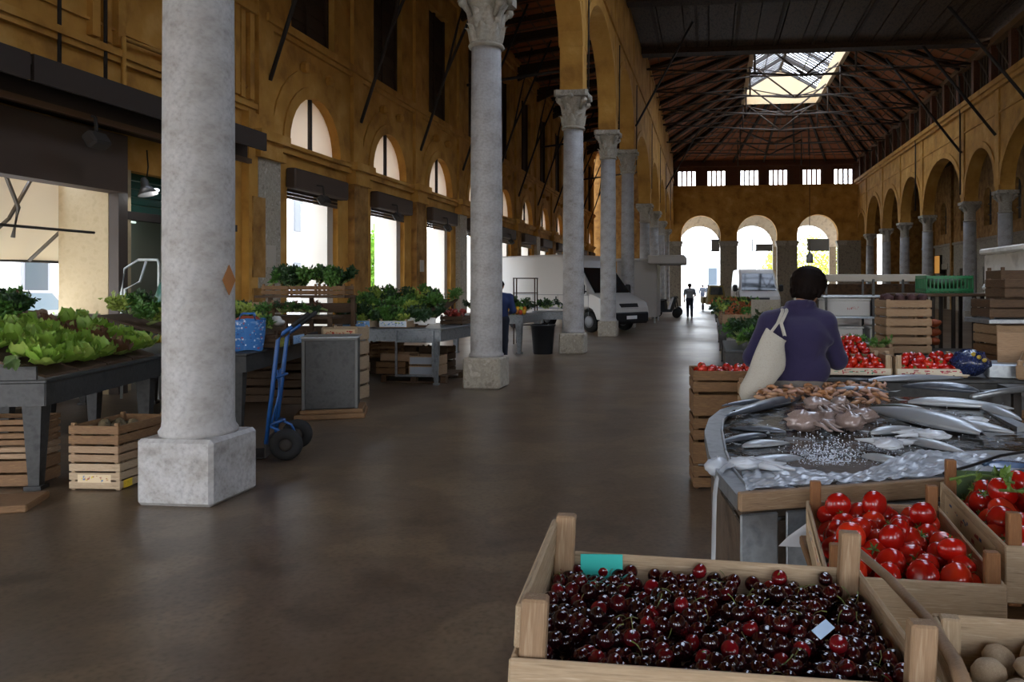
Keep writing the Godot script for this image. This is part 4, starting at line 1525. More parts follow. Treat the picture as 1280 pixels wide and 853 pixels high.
# a bunch of herbs or greens: stems tied at one end, many leaves
func bunch_mesh(sd: int, length: float, spread: float, leaf: float, n: int) -> Array:
	var key = "bunch%d_%.2f_%.2f_%.3f" % [sd, length, spread, leaf]
	if shared.has(key): return shared[key]
	var r := RandomNumberGenerator.new()
	r.seed = sd
	var st := mb()
	for i in n:
		var u = pow(r.randf(), 0.6)
		var a = r.randf() * TAU
		var q = spread * (0.25 + u * 0.75) * sqrt(r.randf())
		leaf_quad(st, Vector3(cos(a) * q, 0.02 + absf(sin(a)) * q * 0.75 + 0.02, length * (0.25 + 0.75 * u)), r, leaf)
	var lv := done(st)
	st = mb()
	for i in 7:
		var a = TAU * i / 7.0
		tube(st, [Vector3(cos(a) * 0.01, 0.02 + sin(a) * 0.01, 0), Vector3(cos(a) * spread * 0.35, 0.025 + sin(a) * 0.015, length * 0.5)], 0.004, 4)
	shared[key] = [lv, done(st)]
	return shared[key]

func bunch(called: String, label: String, cat: String, where: Vector3, turn: float, group: String, green: StandardMaterial3D, sd := 1, length := 0.3, spread := 0.1, leaf := 0.05, n := 70, tilt := 0.0):
	var t := thing(called, label, cat, where, turn, group)
	var b = bunch_mesh(sd, length, spread, leaf, n)
	t.rotation.x = tilt
	part("foliage", b[0], green, t)
	part("stalk", b[1], leaf_mat("pale stalk", "9fb06a", Color(0.2, 0.25, 0.1)), t)

func lumpy(sd: int, r: Vector3, rough: float, segs := 10, rings := 7) -> ArrayMesh:
	var n := FastNoiseLite.new()
	n.seed = sd
	n.frequency = 1.4
	var st := mb()
	var rows := []
	for i in rings + 1:
		var t = PI - PI * i / rings
		var row := []
		for j in segs:
			var a = TAU * j / segs
			var d := Vector3(sin(t) * cos(a), -cos(t), -sin(t) * sin(a))
			row.append(d * r * (1.0 + rough * n.get_noise_3dv(d * 1.5)))
		rows.append(row)
	rows.reverse()
	skin(st, rows, true)
	return done(st)

func tomato_meshes():
	if shared.has("tomato"): return
	for k in 3:
		var st := mb()
		var rows := []
		for i in 10:
			var t = PI * i / 9.0
			var rad = sin(t)
			var y = cos(t) * 0.84
			if t < 0.7: y -= 0.16 * (1.0 - t / 0.7)
			var row := []
			for j in 16:
				var a = TAU * j / 16.0
				var rr = rad * (1.0 + 0.035 * cos(a * (5 + k)) * (1.0 - t / PI))
				row.append(Vector3(cos(a) * rr, y, -sin(a) * rr))
			rows.append(row)
		skin(st, rows, true)
		shared["tomato%d" % k] = done(st)
	shared["tomato"] = true
	var st := mb()
	for k in 5:
		var a = TAU * k / 5.0
		var d := Vector3(cos(a), 0, sin(a))
		var s := Vector3(-sin(a), 0, cos(a))
		skin(st, [[s * 0.05 + Vector3(0, 0.7, 0), -s * 0.05 + Vector3(0, 0.7, 0)], [d * 0.25 + s * 0.09 + Vector3(0, 0.82, 0), d * 0.25 - s * 0.09 + Vector3(0, 0.82, 0)], [d * 0.55 + Vector3(0, 0.9, 0), d * 0.56 + Vector3(0, 0.9, 0)]])
	tube(st, [Vector3(0, 0.7, 0), Vector3(0.02, 0.95, 0), Vector3(0.1, 1.15, 0.05)], 0.05, 5)
	shared["calyx"] = done(st)

func tomato_mat(k: int) -> StandardMaterial3D:
	var cs = ["b3170c", "a01209", "c22a12", "ad1d0e"]
	var m := plain("tomato skin %d" % k, cs[k], 0.22)
	m.clearcoat_enabled = true
	m.clearcoat = 0.4
	m.clearcoat_roughness = 0.12
	return m

func tomato(label: String, where: Vector3, r: float, group: String, tip: Vector3, calyx := true):
	tomato_meshes()
	var t := thing("tomato", label, "tomato", where, 0, group)
	t.basis = Basis.from_euler(tip)
	var b := part("flesh", shared["tomato%d" % (rng.randi() % 3)], tomato_mat(rng.randi() % 4), t)
	b.scale = Vector3.ONE * r
	if calyx:
		var c := part("calyx", shared["calyx"], leaf_mat("calyx green", "4f6a24", Color(0.1, 0.15, 0.04)), t)
		c.scale = Vector3.ONE * r

# ------------------------------------------------------------------ stalls along the near aisle
func left_stalls():
	var dk := leaf_mat("dark herb green", "24401c", Color(0.06, 0.12, 0.03))
	var mg := leaf_mat("mid green", "47702a", Color(0.14, 0.25, 0.06))
	var yg := leaf_mat("yellow green", "8fa044", Color(0.3, 0.36, 0.1))
	var rd := leaf_mat("reddish leaves", "5e3a26", Color(0.15, 0.07, 0.03))
	# --- first table
	var t1 := steel_table("grey steel table carrying lettuces beside the white column", v(-5.945, 0, 6.33), 0.259, 1.5, 2.1, 0.84, {"mat": steel_dark, "leg": 0.075})
	var st := mb()
	box(st, Vector3(-0.75, 0.84, 1.03), Vector3(0.68, 0.94, 1.05))
	box(st, Vector3(-0.75, 0.84, -1.05), Vector3(-0.73, 0.94, 1.05))
	part("lip", st, steel_dark, t1)
	slope_board("sloping wooden board under the lettuces on the first table", v(-5.945, 0.845, 6.33), 0.259, 1.4, 1.95, 0.36)
	var place := func(side: float, along: float, up: float) -> Vector3:
		# side = metres in from the aisle edge, along = metres from the near corner
		return v(-4.95 - 0.256 * along - 0.967 * side, 0.872 + 0.36 * side + up, 5.5 + 0.967 * along - 0.256 * side)
	var rows_w = ["in the row along the aisle edge", "in the second row from the aisle edge", "in the third row from the aisle edge", "in the row farthest from the aisle edge"]
	var n := 0
	for r in 4:
		for i in 7:
			lettuce(("light green loose-leaf" if n % 7 != 4 else "bronze-tinted") + " lettuce on the steel table, " + rows_w[r], place.call(0.07 + 0.2 * r, 0.16 + 0.28 * i + 0.1 * (r % 2) + rng.randf_range(-0.03, 0.03), rng.randf_range(-0.01, 0.02)), 0.98, "lettuces on the first table, row %d" % (r + 1), 1 if n % 7 == 4 else 0)
			n += 1
	for i in 26:
		bunch("herb_bunch", "dark green leafy herb bunch heaped at the picture's edge beside the lettuces", "herbs", place.call(rng.randf_range(0.85, 1.38), rng.randf_range(0.1, 1.4), rng.randf_range(-0.02, 0.06)), rng.randf() * TAU, "herbs on the first table", dk if i % 5 else mg, i % 3 + 1, 0.3, 0.13, 0.07, 150, -0.35)
	for i in 6:
		lettuce("reddish brown lettuce at the back of the first table", place.call(1.15 + 0.12 * (i % 2), 1.45 + 0.09 * i, 0.03), 0.7, "red lettuces", 1, "red_lettuce")
	var root_mat := mottle("earthy roots", ["6d5440", "8f745b", "a88d74", "5b4534"], 6.0, 0.8, 0.02, 0.3)
	for i in 22:
		single("root_vegetable", lumpy(i + 4, Vector3(0.045, 0.04, 0.06), 0.5), root_mat, "pale brown knobbly root heaped between herbs and lettuces", "root", place.call(0.78 + 0.25 * rng.randf(), 1.15 + 0.55 * rng.randf(), 0.03 + 0.03 * (i % 3)), rng.randf() * 6.0, "roots on the first table")
	# leeks at the near edge
	for i in 7:
		var lk := thing("leek", "pale green leek lying at the near corner of the first table", "leek", Vector3(-5.25, 0.95 + 0.02 * (i % 3), -5.56) + Vector3(-0.03 * i, 0, -0.03 * i), -0.9 + rng.randf_range(-0.1, 0.1), "leeks on the first table")
		st = mb()
		tube(st, [Vector3(-0.32, 0, 0), Vector3(-0.1, 0.01, 0), Vector3(0.05, 0.012, 0)], [0.016, 0.017, 0.015], 8)
		part("shank", st, plain("white leek shank", "c9d3a8", 0.5), lk)
		st = mb()
		skin(st, [[Vector3(0.03, 0.01, -0.014), Vector3(0.03, 0.024, 0), Vector3(0.03, 0.01, 0.014)], [Vector3(0.2, 0.02, -0.03), Vector3(0.2, 0.012, 0), Vector3(0.2, 0.02, 0.03)], [Vector3(0.4, -0.01, -0.01), Vector3(0.4, -0.02, 0), Vector3(0.4, -0.01, 0.01)]])
		part("leaf", st, leaf_mat("leek green", "88a06a", Color(0.2, 0.26, 0.12)), lk)
	# crates below
	for k in 5:
		crate("flat brown crate in the stack under the lettuce table, %s from the floor" % ["lowest", "second", "third", "fourth", "topmost"][k], v(-5.42, 0.105 * k, 5.72), 0.2, 0.5, 0.34, 0.1, {"tone": 2 if k != 2 else 1, "rows": 1 if k < 2 else 2, "group": "crates under the lettuce table", "post": 0.104})
	var cb = [["pale lowest crate with coloured print under the lettuce table", 0, 0.2, 1], ["middle brown slatted crate under the lettuce table", 1, 0.13, 2], ["top brown slatted crate under the lettuce table", 2, 0.15, 2]]
	var y := 0.0
	for k in 3:
		var c := crate(cb[k][0], v(-4.63, y, 5.86), 0.03 if k else 0.06, 0.4, 0.58, cb[k][2], {"tone": cb[k][1], "rows": 2 if k else 3, "group": "crates by the white column", "post": cb[k][2] + (0.0 if k < 2 else 0.02)})
		if k == 0:
			var lb := part("printed_label", sheet(0.26, 0.06), print_mat("blue and yellow print", "cdb894", ["2f5f9a", "c9b23a", "8a3a2a"], 3), c, Vector3(0, 0.09, 0.2915))
			part("printed_label", sheet(0.1, 0.06), print_mat("yellow sticker", "d8b62a", ["b8961a"], 4), c, Vector3(0.2015, 0.04, 0.2), Vector3(0, PI / 2, 0))
			lb.name = "printed_label"
		y += cb[k][2] + 0.004
	for i in 7:
		single("artichoke", lumpy(30 + i, Vector3(0.05, 0.055, 0.05), 0.5), mottle("dusty brown buds", ["4a3d2a", "6b5a3e", "55502f"], 8.0, 0.8, 0.02), "dry brown bud in the top crate under the lettuce table", "bud", v(-4.75 + 0.12 * (i % 3), 0.42 + 0.02 * (i % 2), 5.68 + 0.16 * (i / 3)), i, "buds in the top crate")
	single("floor_board", boxmesh(Vector3(0.6, 0.05, 0.4), 0.008), woods[2], "brown wooden board lying on the floor at the picture's edge", "board", v(-4.98, 0.025, 5.05), 0.4)
	# --- greenery on the small frame behind the first table
	var fr := thing("pipe_frame", "pale bent-pipe frame standing behind the lettuce table", "frame", v(-7.75, 0, 10.15))
	var pipe := plain("pale grey pipe", "b9c0bd", 0.4, 0.3)
	for e in [[Vector3(-0.25, 0, 0), Vector3(-0.25, 1.45, 0), Vector3(-0.2, 1.78, 0), Vector3(0.0, 1.9, 0)], [Vector3(0.0, 1.9, 0), Vector3(0.28, 1.9, 0), Vector3(0.3, 1.85, 0), Vector3(0.3, 0, 0)], [Vector3(-0.12, 0.9, 0.1), Vector3(-0.12, 1.5, 0.1), Vector3(0.1, 1.6, 0.1), Vector3(0.12, 1.9, 0)]]:
		st = mb()
		tube(st, e, 0.018, 8)
		part("pipe", st, pipe, fr)
	var bg := thing("green_bag", "bundle of dark green plastic bags hanging from the pipe frame", "bag", v(-7.36, 1.15, 10.12))
	part("body", lumpy(9, Vector3(0.1, 0.24, 0.1), 0.6), plain("green plastic", "1f5a4a", 0.3), bg, Vector3(0, 0.2, 0))
	part("knot", lumpy(8, Vector3(0.03, 0.06, 0.03), 0.3), plain("green plastic", "1f5a4a", 0.3), bg, Vector3(0, 0.47, 0))
	# --- back table behind the first one
	steel_table("low steel table of mixed vegetables behind the lettuce table", v(-7.45, 0, 8.6), 0.2, 1.1, 2.4, 0.84, {"mat": steel_dark})
	for i in 26:
		var w := Vector3(-7.45 + rng.randf_range(-0.45, 0.45), 0.85 + rng.randf() * 0.08, -8.6 + rng.randf_range(-1.0, 1.0))
		bunch("greens_bunch", "leafy greens heaped on the low table behind the lettuces", "greens", w, rng.randf() * TAU, "greens on the back table", [dk, mg, rd, yg][i % 4], i % 3 + 1, 0.24, 0.09, 0.05, 70, -0.3)
	for i in 12:
		single("yellow_pepper", lumpy(50 + i, Vector3(0.045, 0.05, 0.045), 0.25), plain("yellow pepper skin", "b09a2a", 0.3), "yellow-green pepper in the heap before the pipe frame", "pepper", v(-6.85 + 0.09 * (i % 4), 0.88 + 0.05 * (i / 6), 9.3 + 0.09 * (i / 4)), i, "peppers before the pipe frame")
	# --- second table
	steel_table("steel table with bags and boxes behind the blue hand truck", v(-5.9, 0, 9.2), 0.18, 1.7, 3.0, 0.84, {"mat": steel_dark})
	patterned_bag(v(-4.98, 0.845, 8.2))
	slope_board("sloping wooden board under the salad on the second table", v(-6.0, 0.845, 9.2), 0.18, 1.25, 2.8, 0.3)
	var place2 := func(side: float, along: float, up: float) -> Vector3:
		return v(-4.86 - 0.18 * along - 0.98 * side, 0.86 + 0.3 * maxf(0.0, side - 0.3) + up, 7.9 + 0.98 * along - 0.18 * side)
	for i in 44:
		bunch("salad_bunch", "green salad bunch heaped on the table behind the hand truck", "salad", place2.call(rng.randf_range(0.45, 1.45), rng.randf_range(0.2, 2.8), rng.randf_range(0.0, 0.07)), rng.randf() * TAU, "salad on the second table", [mg, yg, dk, mg][i % 4], i % 3 + 1, 0.3, 0.14, 0.075, 120, -0.35)
	for i in 3:
		var y2 := crate(["yellow-sided crate of greens on the second table", "blue-sided crate of greens on the second table", "dark crate of greens on the second table"][i], v(-5.03 - 0.08 * i, 0.842, 8.66 + 0.5 * i), 0.18, 0.36, 0.44, 0.12, {"tone": 3, "rows": 2, "group": "crates on the second table"})
		part("printed_side", sheet(0.4, 0.1), print_mat(["yellow fruit print", "pale blue print", "black net print"][i], ["7d7a2a", "8fb0cf", "23272e"][i], [["4a5a1a", "a08a2a"], ["2f5fa8", "d9e2ea"], ["39404a", "15181c"]][i], 8 + i), y2, Vector3(0.185, 0.06, 0), Vector3(0, PI / 2, 0))
	var film := plain("white plastic bag", "d9dad6", 0.35)
	for i in 8:
		single("plastic_bag", crumple(60 + i, 0.11), film, "crumpled white plastic bag among the greens of the second table", "bag", place2.call(0.42 + 0.1 * (i % 3), 1.1 + 0.2 * i, 0.16), i, "white bags on the second table")
	# rack of dark parsley behind
	var rk := thing("produce_rack", "brown wooden rack carrying crates of parsley near the first doorway", "rack", v(-6.15, 0, 11.5), 0.05)
	for e in [[1.38, 0.0], [1.08, 0.45]]:
		part("shelf", boxmesh(Vector3(1.4, 0.04, 0.44)), woods[3], rk, Vector3(0, e[0], -0.2 + e[1]))
	for k in 6: part("light_block_plank", boxmesh(Vector3(1.4, 0.15, 0.015)), woods[3], rk, Vector3(0, 0.3 + 0.18 * k, -0.44))  # planks added to block the doorway light behind the rack
	for sx in [-0.66, 0.0, 0.66]:
		part("upright", boxmesh(Vector3(1.36, 0.06, 0.05)), woods[3], rk, Vector3(sx, 0.68, -0.4), Vector3(0, 0, PI / 2))
		part("upright", boxmesh(Vector3(1.06, 0.06, 0.05)), woods[3], rk, Vector3(sx, 0.53, 0.45), Vector3(0, 0, PI / 2))
	for i in 3:
		crate("brown crate of parsley on the upper shelf of the rack, %s" % ["at the near end", "in the middle", "at the far end"][i], v(-6.6 + 0.45 * i, 1.402, 11.75), 0.05, 0.43, 0.36, 0.14, {"tone": 2, "group": "crates on the rack"})
	crate("pale crate standing on end at the near end of the rack", v(-6.6, 1.102, 11.1), 0.05, 0.4, 0.3, 0.2, {"tone": 1, "rows": 2})
	for i in 34:
		bunch("parsley_bunch", "dark green parsley bunch in the crates on the brown rack", "parsley", v(-6.75 + rng.randf() * 1.2, 1.46 + rng.randf() * 0.14, 11.75 + rng.randf_range(-0.16, 0.16)), rng.randf() * TAU, "parsley on the rack", dk if i % 4 else mg, i % 3 + 1, 0.26, 0.15, 0.075, 170, -0.6)
	for i in 14:
		bunch("greens_bunch", "leafy greens on the lower shelf of the brown rack", "greens", v(-6.3 + rng.randf() * 0.8, 1.11 + rng.randf() * 0.06, 11.1 + rng.randf_range(-0.15, 0.15)), rng.randf() * TAU, "greens on the rack", [mg, dk, rd][i % 3], i % 3 + 1, 0.22, 0.09, 0.05, 60, -0.3)
	# dark crates stored under the tables
	for k in 9:
		crate("dark crate stored under the second table, %s" % ["first", "second", "third", "fourth", "fifth", "sixth", "seventh", "eighth", "ninth"][k], v(-6.5 + 0.55 * (k % 3), 0.22 * (k / 3), 10.3 - 0.14 * (k % 3)), 0.18, 0.52, 0.4, 0.2, {"tone": 3, "rows": 2, "group": "dark crates under the second table", "post": 0.215})
	for k in 6:
		crate("dark crate stored under the far side of the third table, %s" % ["first", "second", "third", "fourth", "fifth", "sixth"][k], v(-5.85 + 0.56 * (k % 3), 0.25 * (k / 3), 13.6), -0.05, 0.52, 0.4, 0.23, {"tone": 3, "rows": 2, "group": "dark crates under the third table", "post": 0.245})
	hand_truck()
	# --- steel cabinet
	var cab := thing("steel_cabinet", "dull grey steel cabinet on a wooden base beside the hand truck", "cabinet", v(-4.46, 0, 9.1), 0.36)
	part("base_board", boxmesh(Vector3(0.78, 0.06, 0.62), 0.01), woods[2], cab, Vector3(0, 0.03, 0))
	part("base_board", boxmesh(Vector3(0.7, 0.05, 0.56), 0.01), woods[2], cab, Vector3(0.02, 0.085, 0))
	part("body", boxmesh(Vector3(0.6, 0.82, 0.5), 0.012), steel_dark, cab, Vector3(0, 0.52, 0))
	for e in [[Vector3(0.04, 0.82, 0.04), Vector3(-0.29, 0.52, 0.25)], [Vector3(0.04, 0.82, 0.04), Vector3(0.29, 0.52, 0.25)], [Vector3(0.62, 0.035, 0.05), Vector3(0, 0.925, 0.25)]]:
		part("edge_trim", boxmesh(e[0], 0.006), plain("dull steel trim", "5c5b58", 0.5, 0.3), cab, e[1])
	part("top_sheet", boxmesh(Vector3(0.64, 0.02, 0.54), 0.006), steel, cab, Vector3(0, 0.945, 0))
	# crates behind the cabinet
	for k in 5:
		var c := crate("pale crate with red and yellow print behind the cabinet, %s from the floor" % ["lowest", "second", "third", "fourth", "topmost"][k], v(-4.93, k * 0.2, 10.45), 0.02, 0.5, 0.4, 0.18, {"tone": 0, "rows": 1, "group": "printed crates behind the cabinet", "post": 0.198})
		if k > 2: part("printed_label", sheet(0.44, 0.12), print_mat(["red lettering print", "red yellow and blue print"][4 - k], "d8c09a", [["b0382a", "c9553a"], ["b8402c", "d8b02a", "2f5f9a"]][4 - k], 20 + k), c, Vector3(0, 0.1, 0.2015))
	# --- third table with its clutter
	third_table(mg, dk, yg, rd)
	fourth_table(mg, dk)

func crumple(sd: int, r: float) -> ArrayMesh:
	var key = "crumple%d" % sd
	if shared.has(key): return shared[key]
	var n := FastNoiseLite.new()
	n.seed = sd
	n.frequency = 2.2
	n.noise_type = FastNoiseLite.TYPE_CELLULAR
	var st := mb()
	var rows := []
	for i in 10:
		var t = PI - PI * i / 9.0
		var row := []
		for j in 14:
			var a = TAU * j / 14
			var d := Vector3(sin(t) * cos(a), -cos(t) * 0.7, -sin(t) * sin(a))
			row.append(d * r * (0.95 + 0.55 * n.get_noise_3dv(d * 1.2)))
		rows.append(row)
	rows.reverse()
	skin(st, rows, true)
	shared[key] = done(st)
	return shared[key]

func patterned_bag(where: Vector3):
	var t := thing("patterned_bag", "blue shopping bag with white and red pattern on the table by the white column", "bag", where, 0.5)
	var im := Image.create(128, 128, false, Image.FORMAT_RGB8)
	im.fill(hexc("2f6fb0"))
	var r := RandomNumberGenerator.new()
	r.seed = 5
	for i in 120:
		im.fill_rect(Rect2i(r.randi_range(0, 122), r.randi_range(0, 122), r.randi_range(2, 6), r.randi_range(2, 6)), hexc(["e8ecf0", "b03a3a", "1d4a86", "9fc0dc"][r.randi() % 4]))
	var m := StandardMaterial3D.new()
	m.resource_name = "patterned blue cloth"
	m.albedo_texture = ImageTexture.create_from_image(im)
	m.roughness = 0.7
	m.uv1_triplanar = true
	m.uv1_scale = Vector3.ONE * 2.4
	var st := mb()
	var rows := []
	for i in 7:
		var u = i / 6.0
		var row := []
		for j in 16:
			var a = TAU * j / 16
			row.append(Vector3(cos(a) * (0.15 + 0.03 * u) * (1.0 + 0.05 * sin(a * 5.0 + u * 3)), u * 0.34 + 0.012 * sin(a * 3), -sin(a) * (0.1 + 0.02 * u)))
		rows.append(row)
	rows.reverse()
	skin(st, rows, true)
	part("body", st, m, t)
	part("contents", lumpy(3, Vector3(0.14, 0.05, 0.09), 0.4), plain("reddish contents", "8a3f28", 0.7), t, Vector3(0, 0.33, 0))
	for s in [-0.1, 0.1]:
		st = mb()
		tube(st, [Vector3(-0.08, 0.33, s), Vector3(-0.06, 0.4, s * 1.5), Vector3(0.06, 0.4, s * 1.5), Vector3(0.08, 0.33, s)], 0.008, 5)
		part("handle", st, m, t)

func hand_truck():
	var t := thing("hand_truck", "blue tubular hand truck with black wheels beside the white column", "hand truck", v(-3.86, 0, 6.95), 0.32)
	var blue := plain("blue enamel", "174a85", 0.45)
	var rub := plain("black rubber", "141414", 0.8)
	for s in [-0.2, 0.2]:
		var st := mb()
		tube(st, [Vector3(-0.12, 0.14, s), Vector3(-0.06, 0.7, s), Vector3(-0.02, 1.06, s), Vector3(0.02, 1.12, s), Vector3(0.12, 1.2, s)], 0.019, 10)
		part("rail", st, blue, t)
		st = mb()
		tube(st, [Vector3(0.1, 1.185, s), Vector3(0.24, 1.3, s)], 0.021, 10)
		part("grip", st, rub, t)
		st = mb()
		lathe(st, [Vector2(0.0, -0.03), Vector2(0.06, -0.035), Vector2(0.065, -0.04), Vector2(0.11, -0.042), Vector2(0.135, -0.025), Vector2(0.14, 0), Vector2(0.135, 0.025), Vector2(0.11, 0.042), Vector2(0.065, 0.04), Vector2(0.06, 0.035), Vector2(0, 0.03)], 24, Transform3D(Basis(Vector3.RIGHT, PI / 2), Vector3(0.06, 0.14, s * 1.3)))
		var w := part("wheel", st, rub, t)
		st = mb()
		lathe(st, [Vector2(0, -0.045), Vector2(0.03, -0.045), Vector2(0.055, -0.036), Vector2(0.055, 0.036), Vector2(0.03, 0.045), Vector2(0, 0.045)], 16, Transform3D(Basis(Vector3.RIGHT, PI / 2), Vector3(0.06, 0.14, s * 1.3)))
		part("hub", st, iron, w)
		st = mb()
		tube(st, [Vector3(-0.1, 0.3, s), Vector3(0.02, 0.24, s), Vector3(0.06, 0.14, s)], 0.012, 6)
		part("stay", st, blue, t)
	var st2 := mb()
	tube(st2, [Vector3(0.06, 0.14, -0.28), Vector3(0.06, 0.14, 0.28)], 0.014, 8)
	part("axle", st2, iron, t)
	for y in [0.3, 0.72]:
		st2 = mb()
		tube(st2, [Vector3(-0.12 + y * 0.08, y, -0.2), Vector3(-0.02 + y * 0.05, y + 0.02, 0), Vector3(-0.12 + y * 0.08, y, 0.2)], 0.014, 6)
		part("crossbar", st2, blue, t)
	for s in [-0.07, 0.07]:
		st2 = mb()
		tube(st2, [Vector3(-0.1, 0.3, s), Vector3(-0.05, 0.55, s * 0.5), Vector3(-0.05, 0.78, -s)], 0.01, 6)
		part("brace", st2, blue, t)
	st2 = mb()
	bev(st2, Vector3(0.26, 0.012, 0.44), 0.004, Transform3D(Basis(), Vector3(-0.25, 0.02, 0)))
	box(st2, Vector3(-0.135, 0.015, -0.2), Vector3(-0.12, 0.18, 0.2))
	part("toe_plate", st2, iron, t)

func third_table(mg, dk, yg, rd):
	var t := steel_table("grey steel table with boxes of vegetables beside the second column", v(-5.1, 0, 12.95), -0.05, 2.1, 1.9, 0.88, {"leg": 0.05})
	# two tube frames under its near edge
	for e in [-0.72, 0.62]:
		var fr := Node3D.new()
		fr.name = "tube_frame"
		t.add_child(fr, true)
		var w = 0.26 if e < 0 else 0.3
		for s in [-1, 1]:
			part("upright", boxmesh(Vector3(0.03, 0.72, 0.03)), steel, fr, Vector3(e + s * w, 0.49, 0.96))
		for yy in [0.15, 0.68 if e > 0 else 0.83]:
			part("crossbar", boxmesh(Vector3(w * 2, 0.03, 0.03)), steel, fr, Vector3(e, yy, 0.96))
	# pallet and crates below
	var pal := thing("pallet", "wooden pallet lying under the steel table by the second column", "pallet", v(-4.65, 0, 12.75), -0.05)
	for k in 3:
		part("block", boxmesh(Vector3(0.09, 0.08, 0.1)), woods[3], pal, Vector3(-0.5 + 0.5 * k, 0.06, 0.42))
		part("block", boxmesh(Vector3(0.09, 0.08, 0.1)), woods[3], pal, Vector3(-0.5 + 0.5 * k, 0.06, -0.36))
	for k in 6: part("deck_board", boxmesh(Vector3(1.1, 0.02, 0.1)), woods[3], pal, Vector3(0, 0.112, -0.4 + 0.165 * k))
	for z in [0.42, -0.36]: part("runner", boxmesh(Vector3(1.1, 0.02, 0.09)), woods[3], pal, Vector3(0, 0.012, z))
	var cc = [["cardboard-coloured crate with a blue band, lowest on the floor under the steel table", -5.62, 12.0, 0.0, 0.18, 1], ["cardboard-coloured crate with a blue band, upper on the floor under the steel table", -5.6, 12.02, 0.182, 0.15, 1], ["brown crate on the pallet under the steel table", -5.05, 12.5, 0.125, 0.2, 2], ["pale crate leaning on the brown one under the steel table", -4.98, 12.5, 0.33, 0.13, 1], ["grey lower crate behind the tube frame", -4.45, 12.35, 0.125, 0.16, 1], ["grey upper crate behind the tube frame", -4.45, 12.35, 0.29, 0.15, 1]]
	for e in cc:
		var c := crate(e[0], v(e[1], e[3], e[2]), -0.05, 0.5, 0.36, e[4], {"tone": e[5], "rows": 1 if e[5] == 1 else 2, "group": "crates under the third table", "post": e[4] + 0.004})
		if e[1] < -5.5: part("printed_label", sheet(0.14, e[4] - 0.03), print_mat("blue band", "5d7f99", ["7394ab", "4a6a84"], 31), c, Vector3(0.06, e[4] / 2, 0.1825))
		elif e[1] > -4.5: part("printed_label", sheet(0.46, e[4] - 0.04), plain("grey paint on crate", "8d939a", 0.7), c, Vector3(0, e[4] / 2, 0.1825))
	for i in 3:
		crate("flat crate in the stack beneath the printed end of the steel table, %s" % ["lowest", "middle", "upper"][i], v(-5.3, 0.36 + 0.14 * i, 12.75), -0.05, 0.46, 0.34, 0.11, {"tone": 2, "rows": 2, "group": "flat crates under the third table", "post": 0.138})
	# boxes along the front edge
	var bx = [[-5.5, "blue and yellow printed box of greens on the third table", "6f9fd0", ["2f5fa8", "c9c23a", "e6ecf2"]], [-4.9, "white printed box of greens on the third table", "c9d3da", ["3f7fb0", "b9c23a", "2f5fa8"]]]
	for e in bx:
		var c := crate(e[1], v(e[0], 0.882, 12.2), -0.05, 0.46, 0.32, 0.11, {"tone": 0, "rows": 1, "group": "boxes on the third table"})
		part("printed_label", sheet(0.45, 0.09), print_mat(e[1], e[2], e[3], 40), c, Vector3(0, 0.065, 0.1615))
		for i in 5: bunch("greens_bunch", "leafy greens in the printed box on the third table", "greens", v(e[0] - 0.15 + 0.075 * i, 0.93, 12.25 + 0.05 * (i % 2)), rng.randf() * TAU, "greens in printed boxes", [mg, yg, yg][i % 3], i % 3 + 1, 0.2, 0.09, 0.05, 60, -0.3)
	for i in 74:
		var x = rng.randf_range(-6.0, -4.5)
		var dd = rng.randf_range(12.4, 13.8)
		bunch("greens_bunch", "leafy greens heaped along the back of the third table", "greens", v(x, 0.89 + 0.28 * (dd - 12.4) + rng.randf() * 0.06, dd), rng.randf() * TAU, "greens on the third table", [dk, mg, mg, dk, yg][i % 5], i % 3 + 1, 0.32, 0.15, 0.08, 130, -0.35)
	var sb := slope_board("sloping wooden board under the greens on the third table", v(-5.25, 0.882, 13.12), -0.05 - PI / 2, 1.45, 1.6, 0.28)
	var red := plain("red radish skin", "8a2a1e", 0.4)
	for i in 26:
		single("radish", lumpy(80 + i % 6, Vector3(0.04, 0.04, 0.045), 0.25), red, "small red radish in the heap at the back of the third table", "radish", v(-4.2 - 0.3 * rng.randf(), 1.03 + rng.randf() * 0.1, 13.3 + rng.randf() * 0.3), i, "radishes on the third table")
	crate("dark flat crate under the radishes on the third table", v(-4.34, 0.882, 13.45), -0.05, 0.4, 0.5, 0.14, {"tone": 3})
	for i in 4:
		single("price_card", sheet(0.14, 0.1), plain("white card", "dcdcd8", 0.7), "small white price card on the third table", "card", v(-4.5 + 0.14 * i - 0.3, 0.97 + 0.02 * (i % 2), 12.3), 0.2, "price cards")
	# pale crate on the doorway sill
	crate("white crate standing on a stool by the second doorway", v(-7.4, 1.2, 17.6), 0, 0.5, 0.36, 0.2, {"tone": 0, "rows": 1})
	steel_table("small steel stool table by the second doorway", v(-7.4, 0, 17.6), 0, 0.7, 0.6, 1.19, {"leg": 0.03})

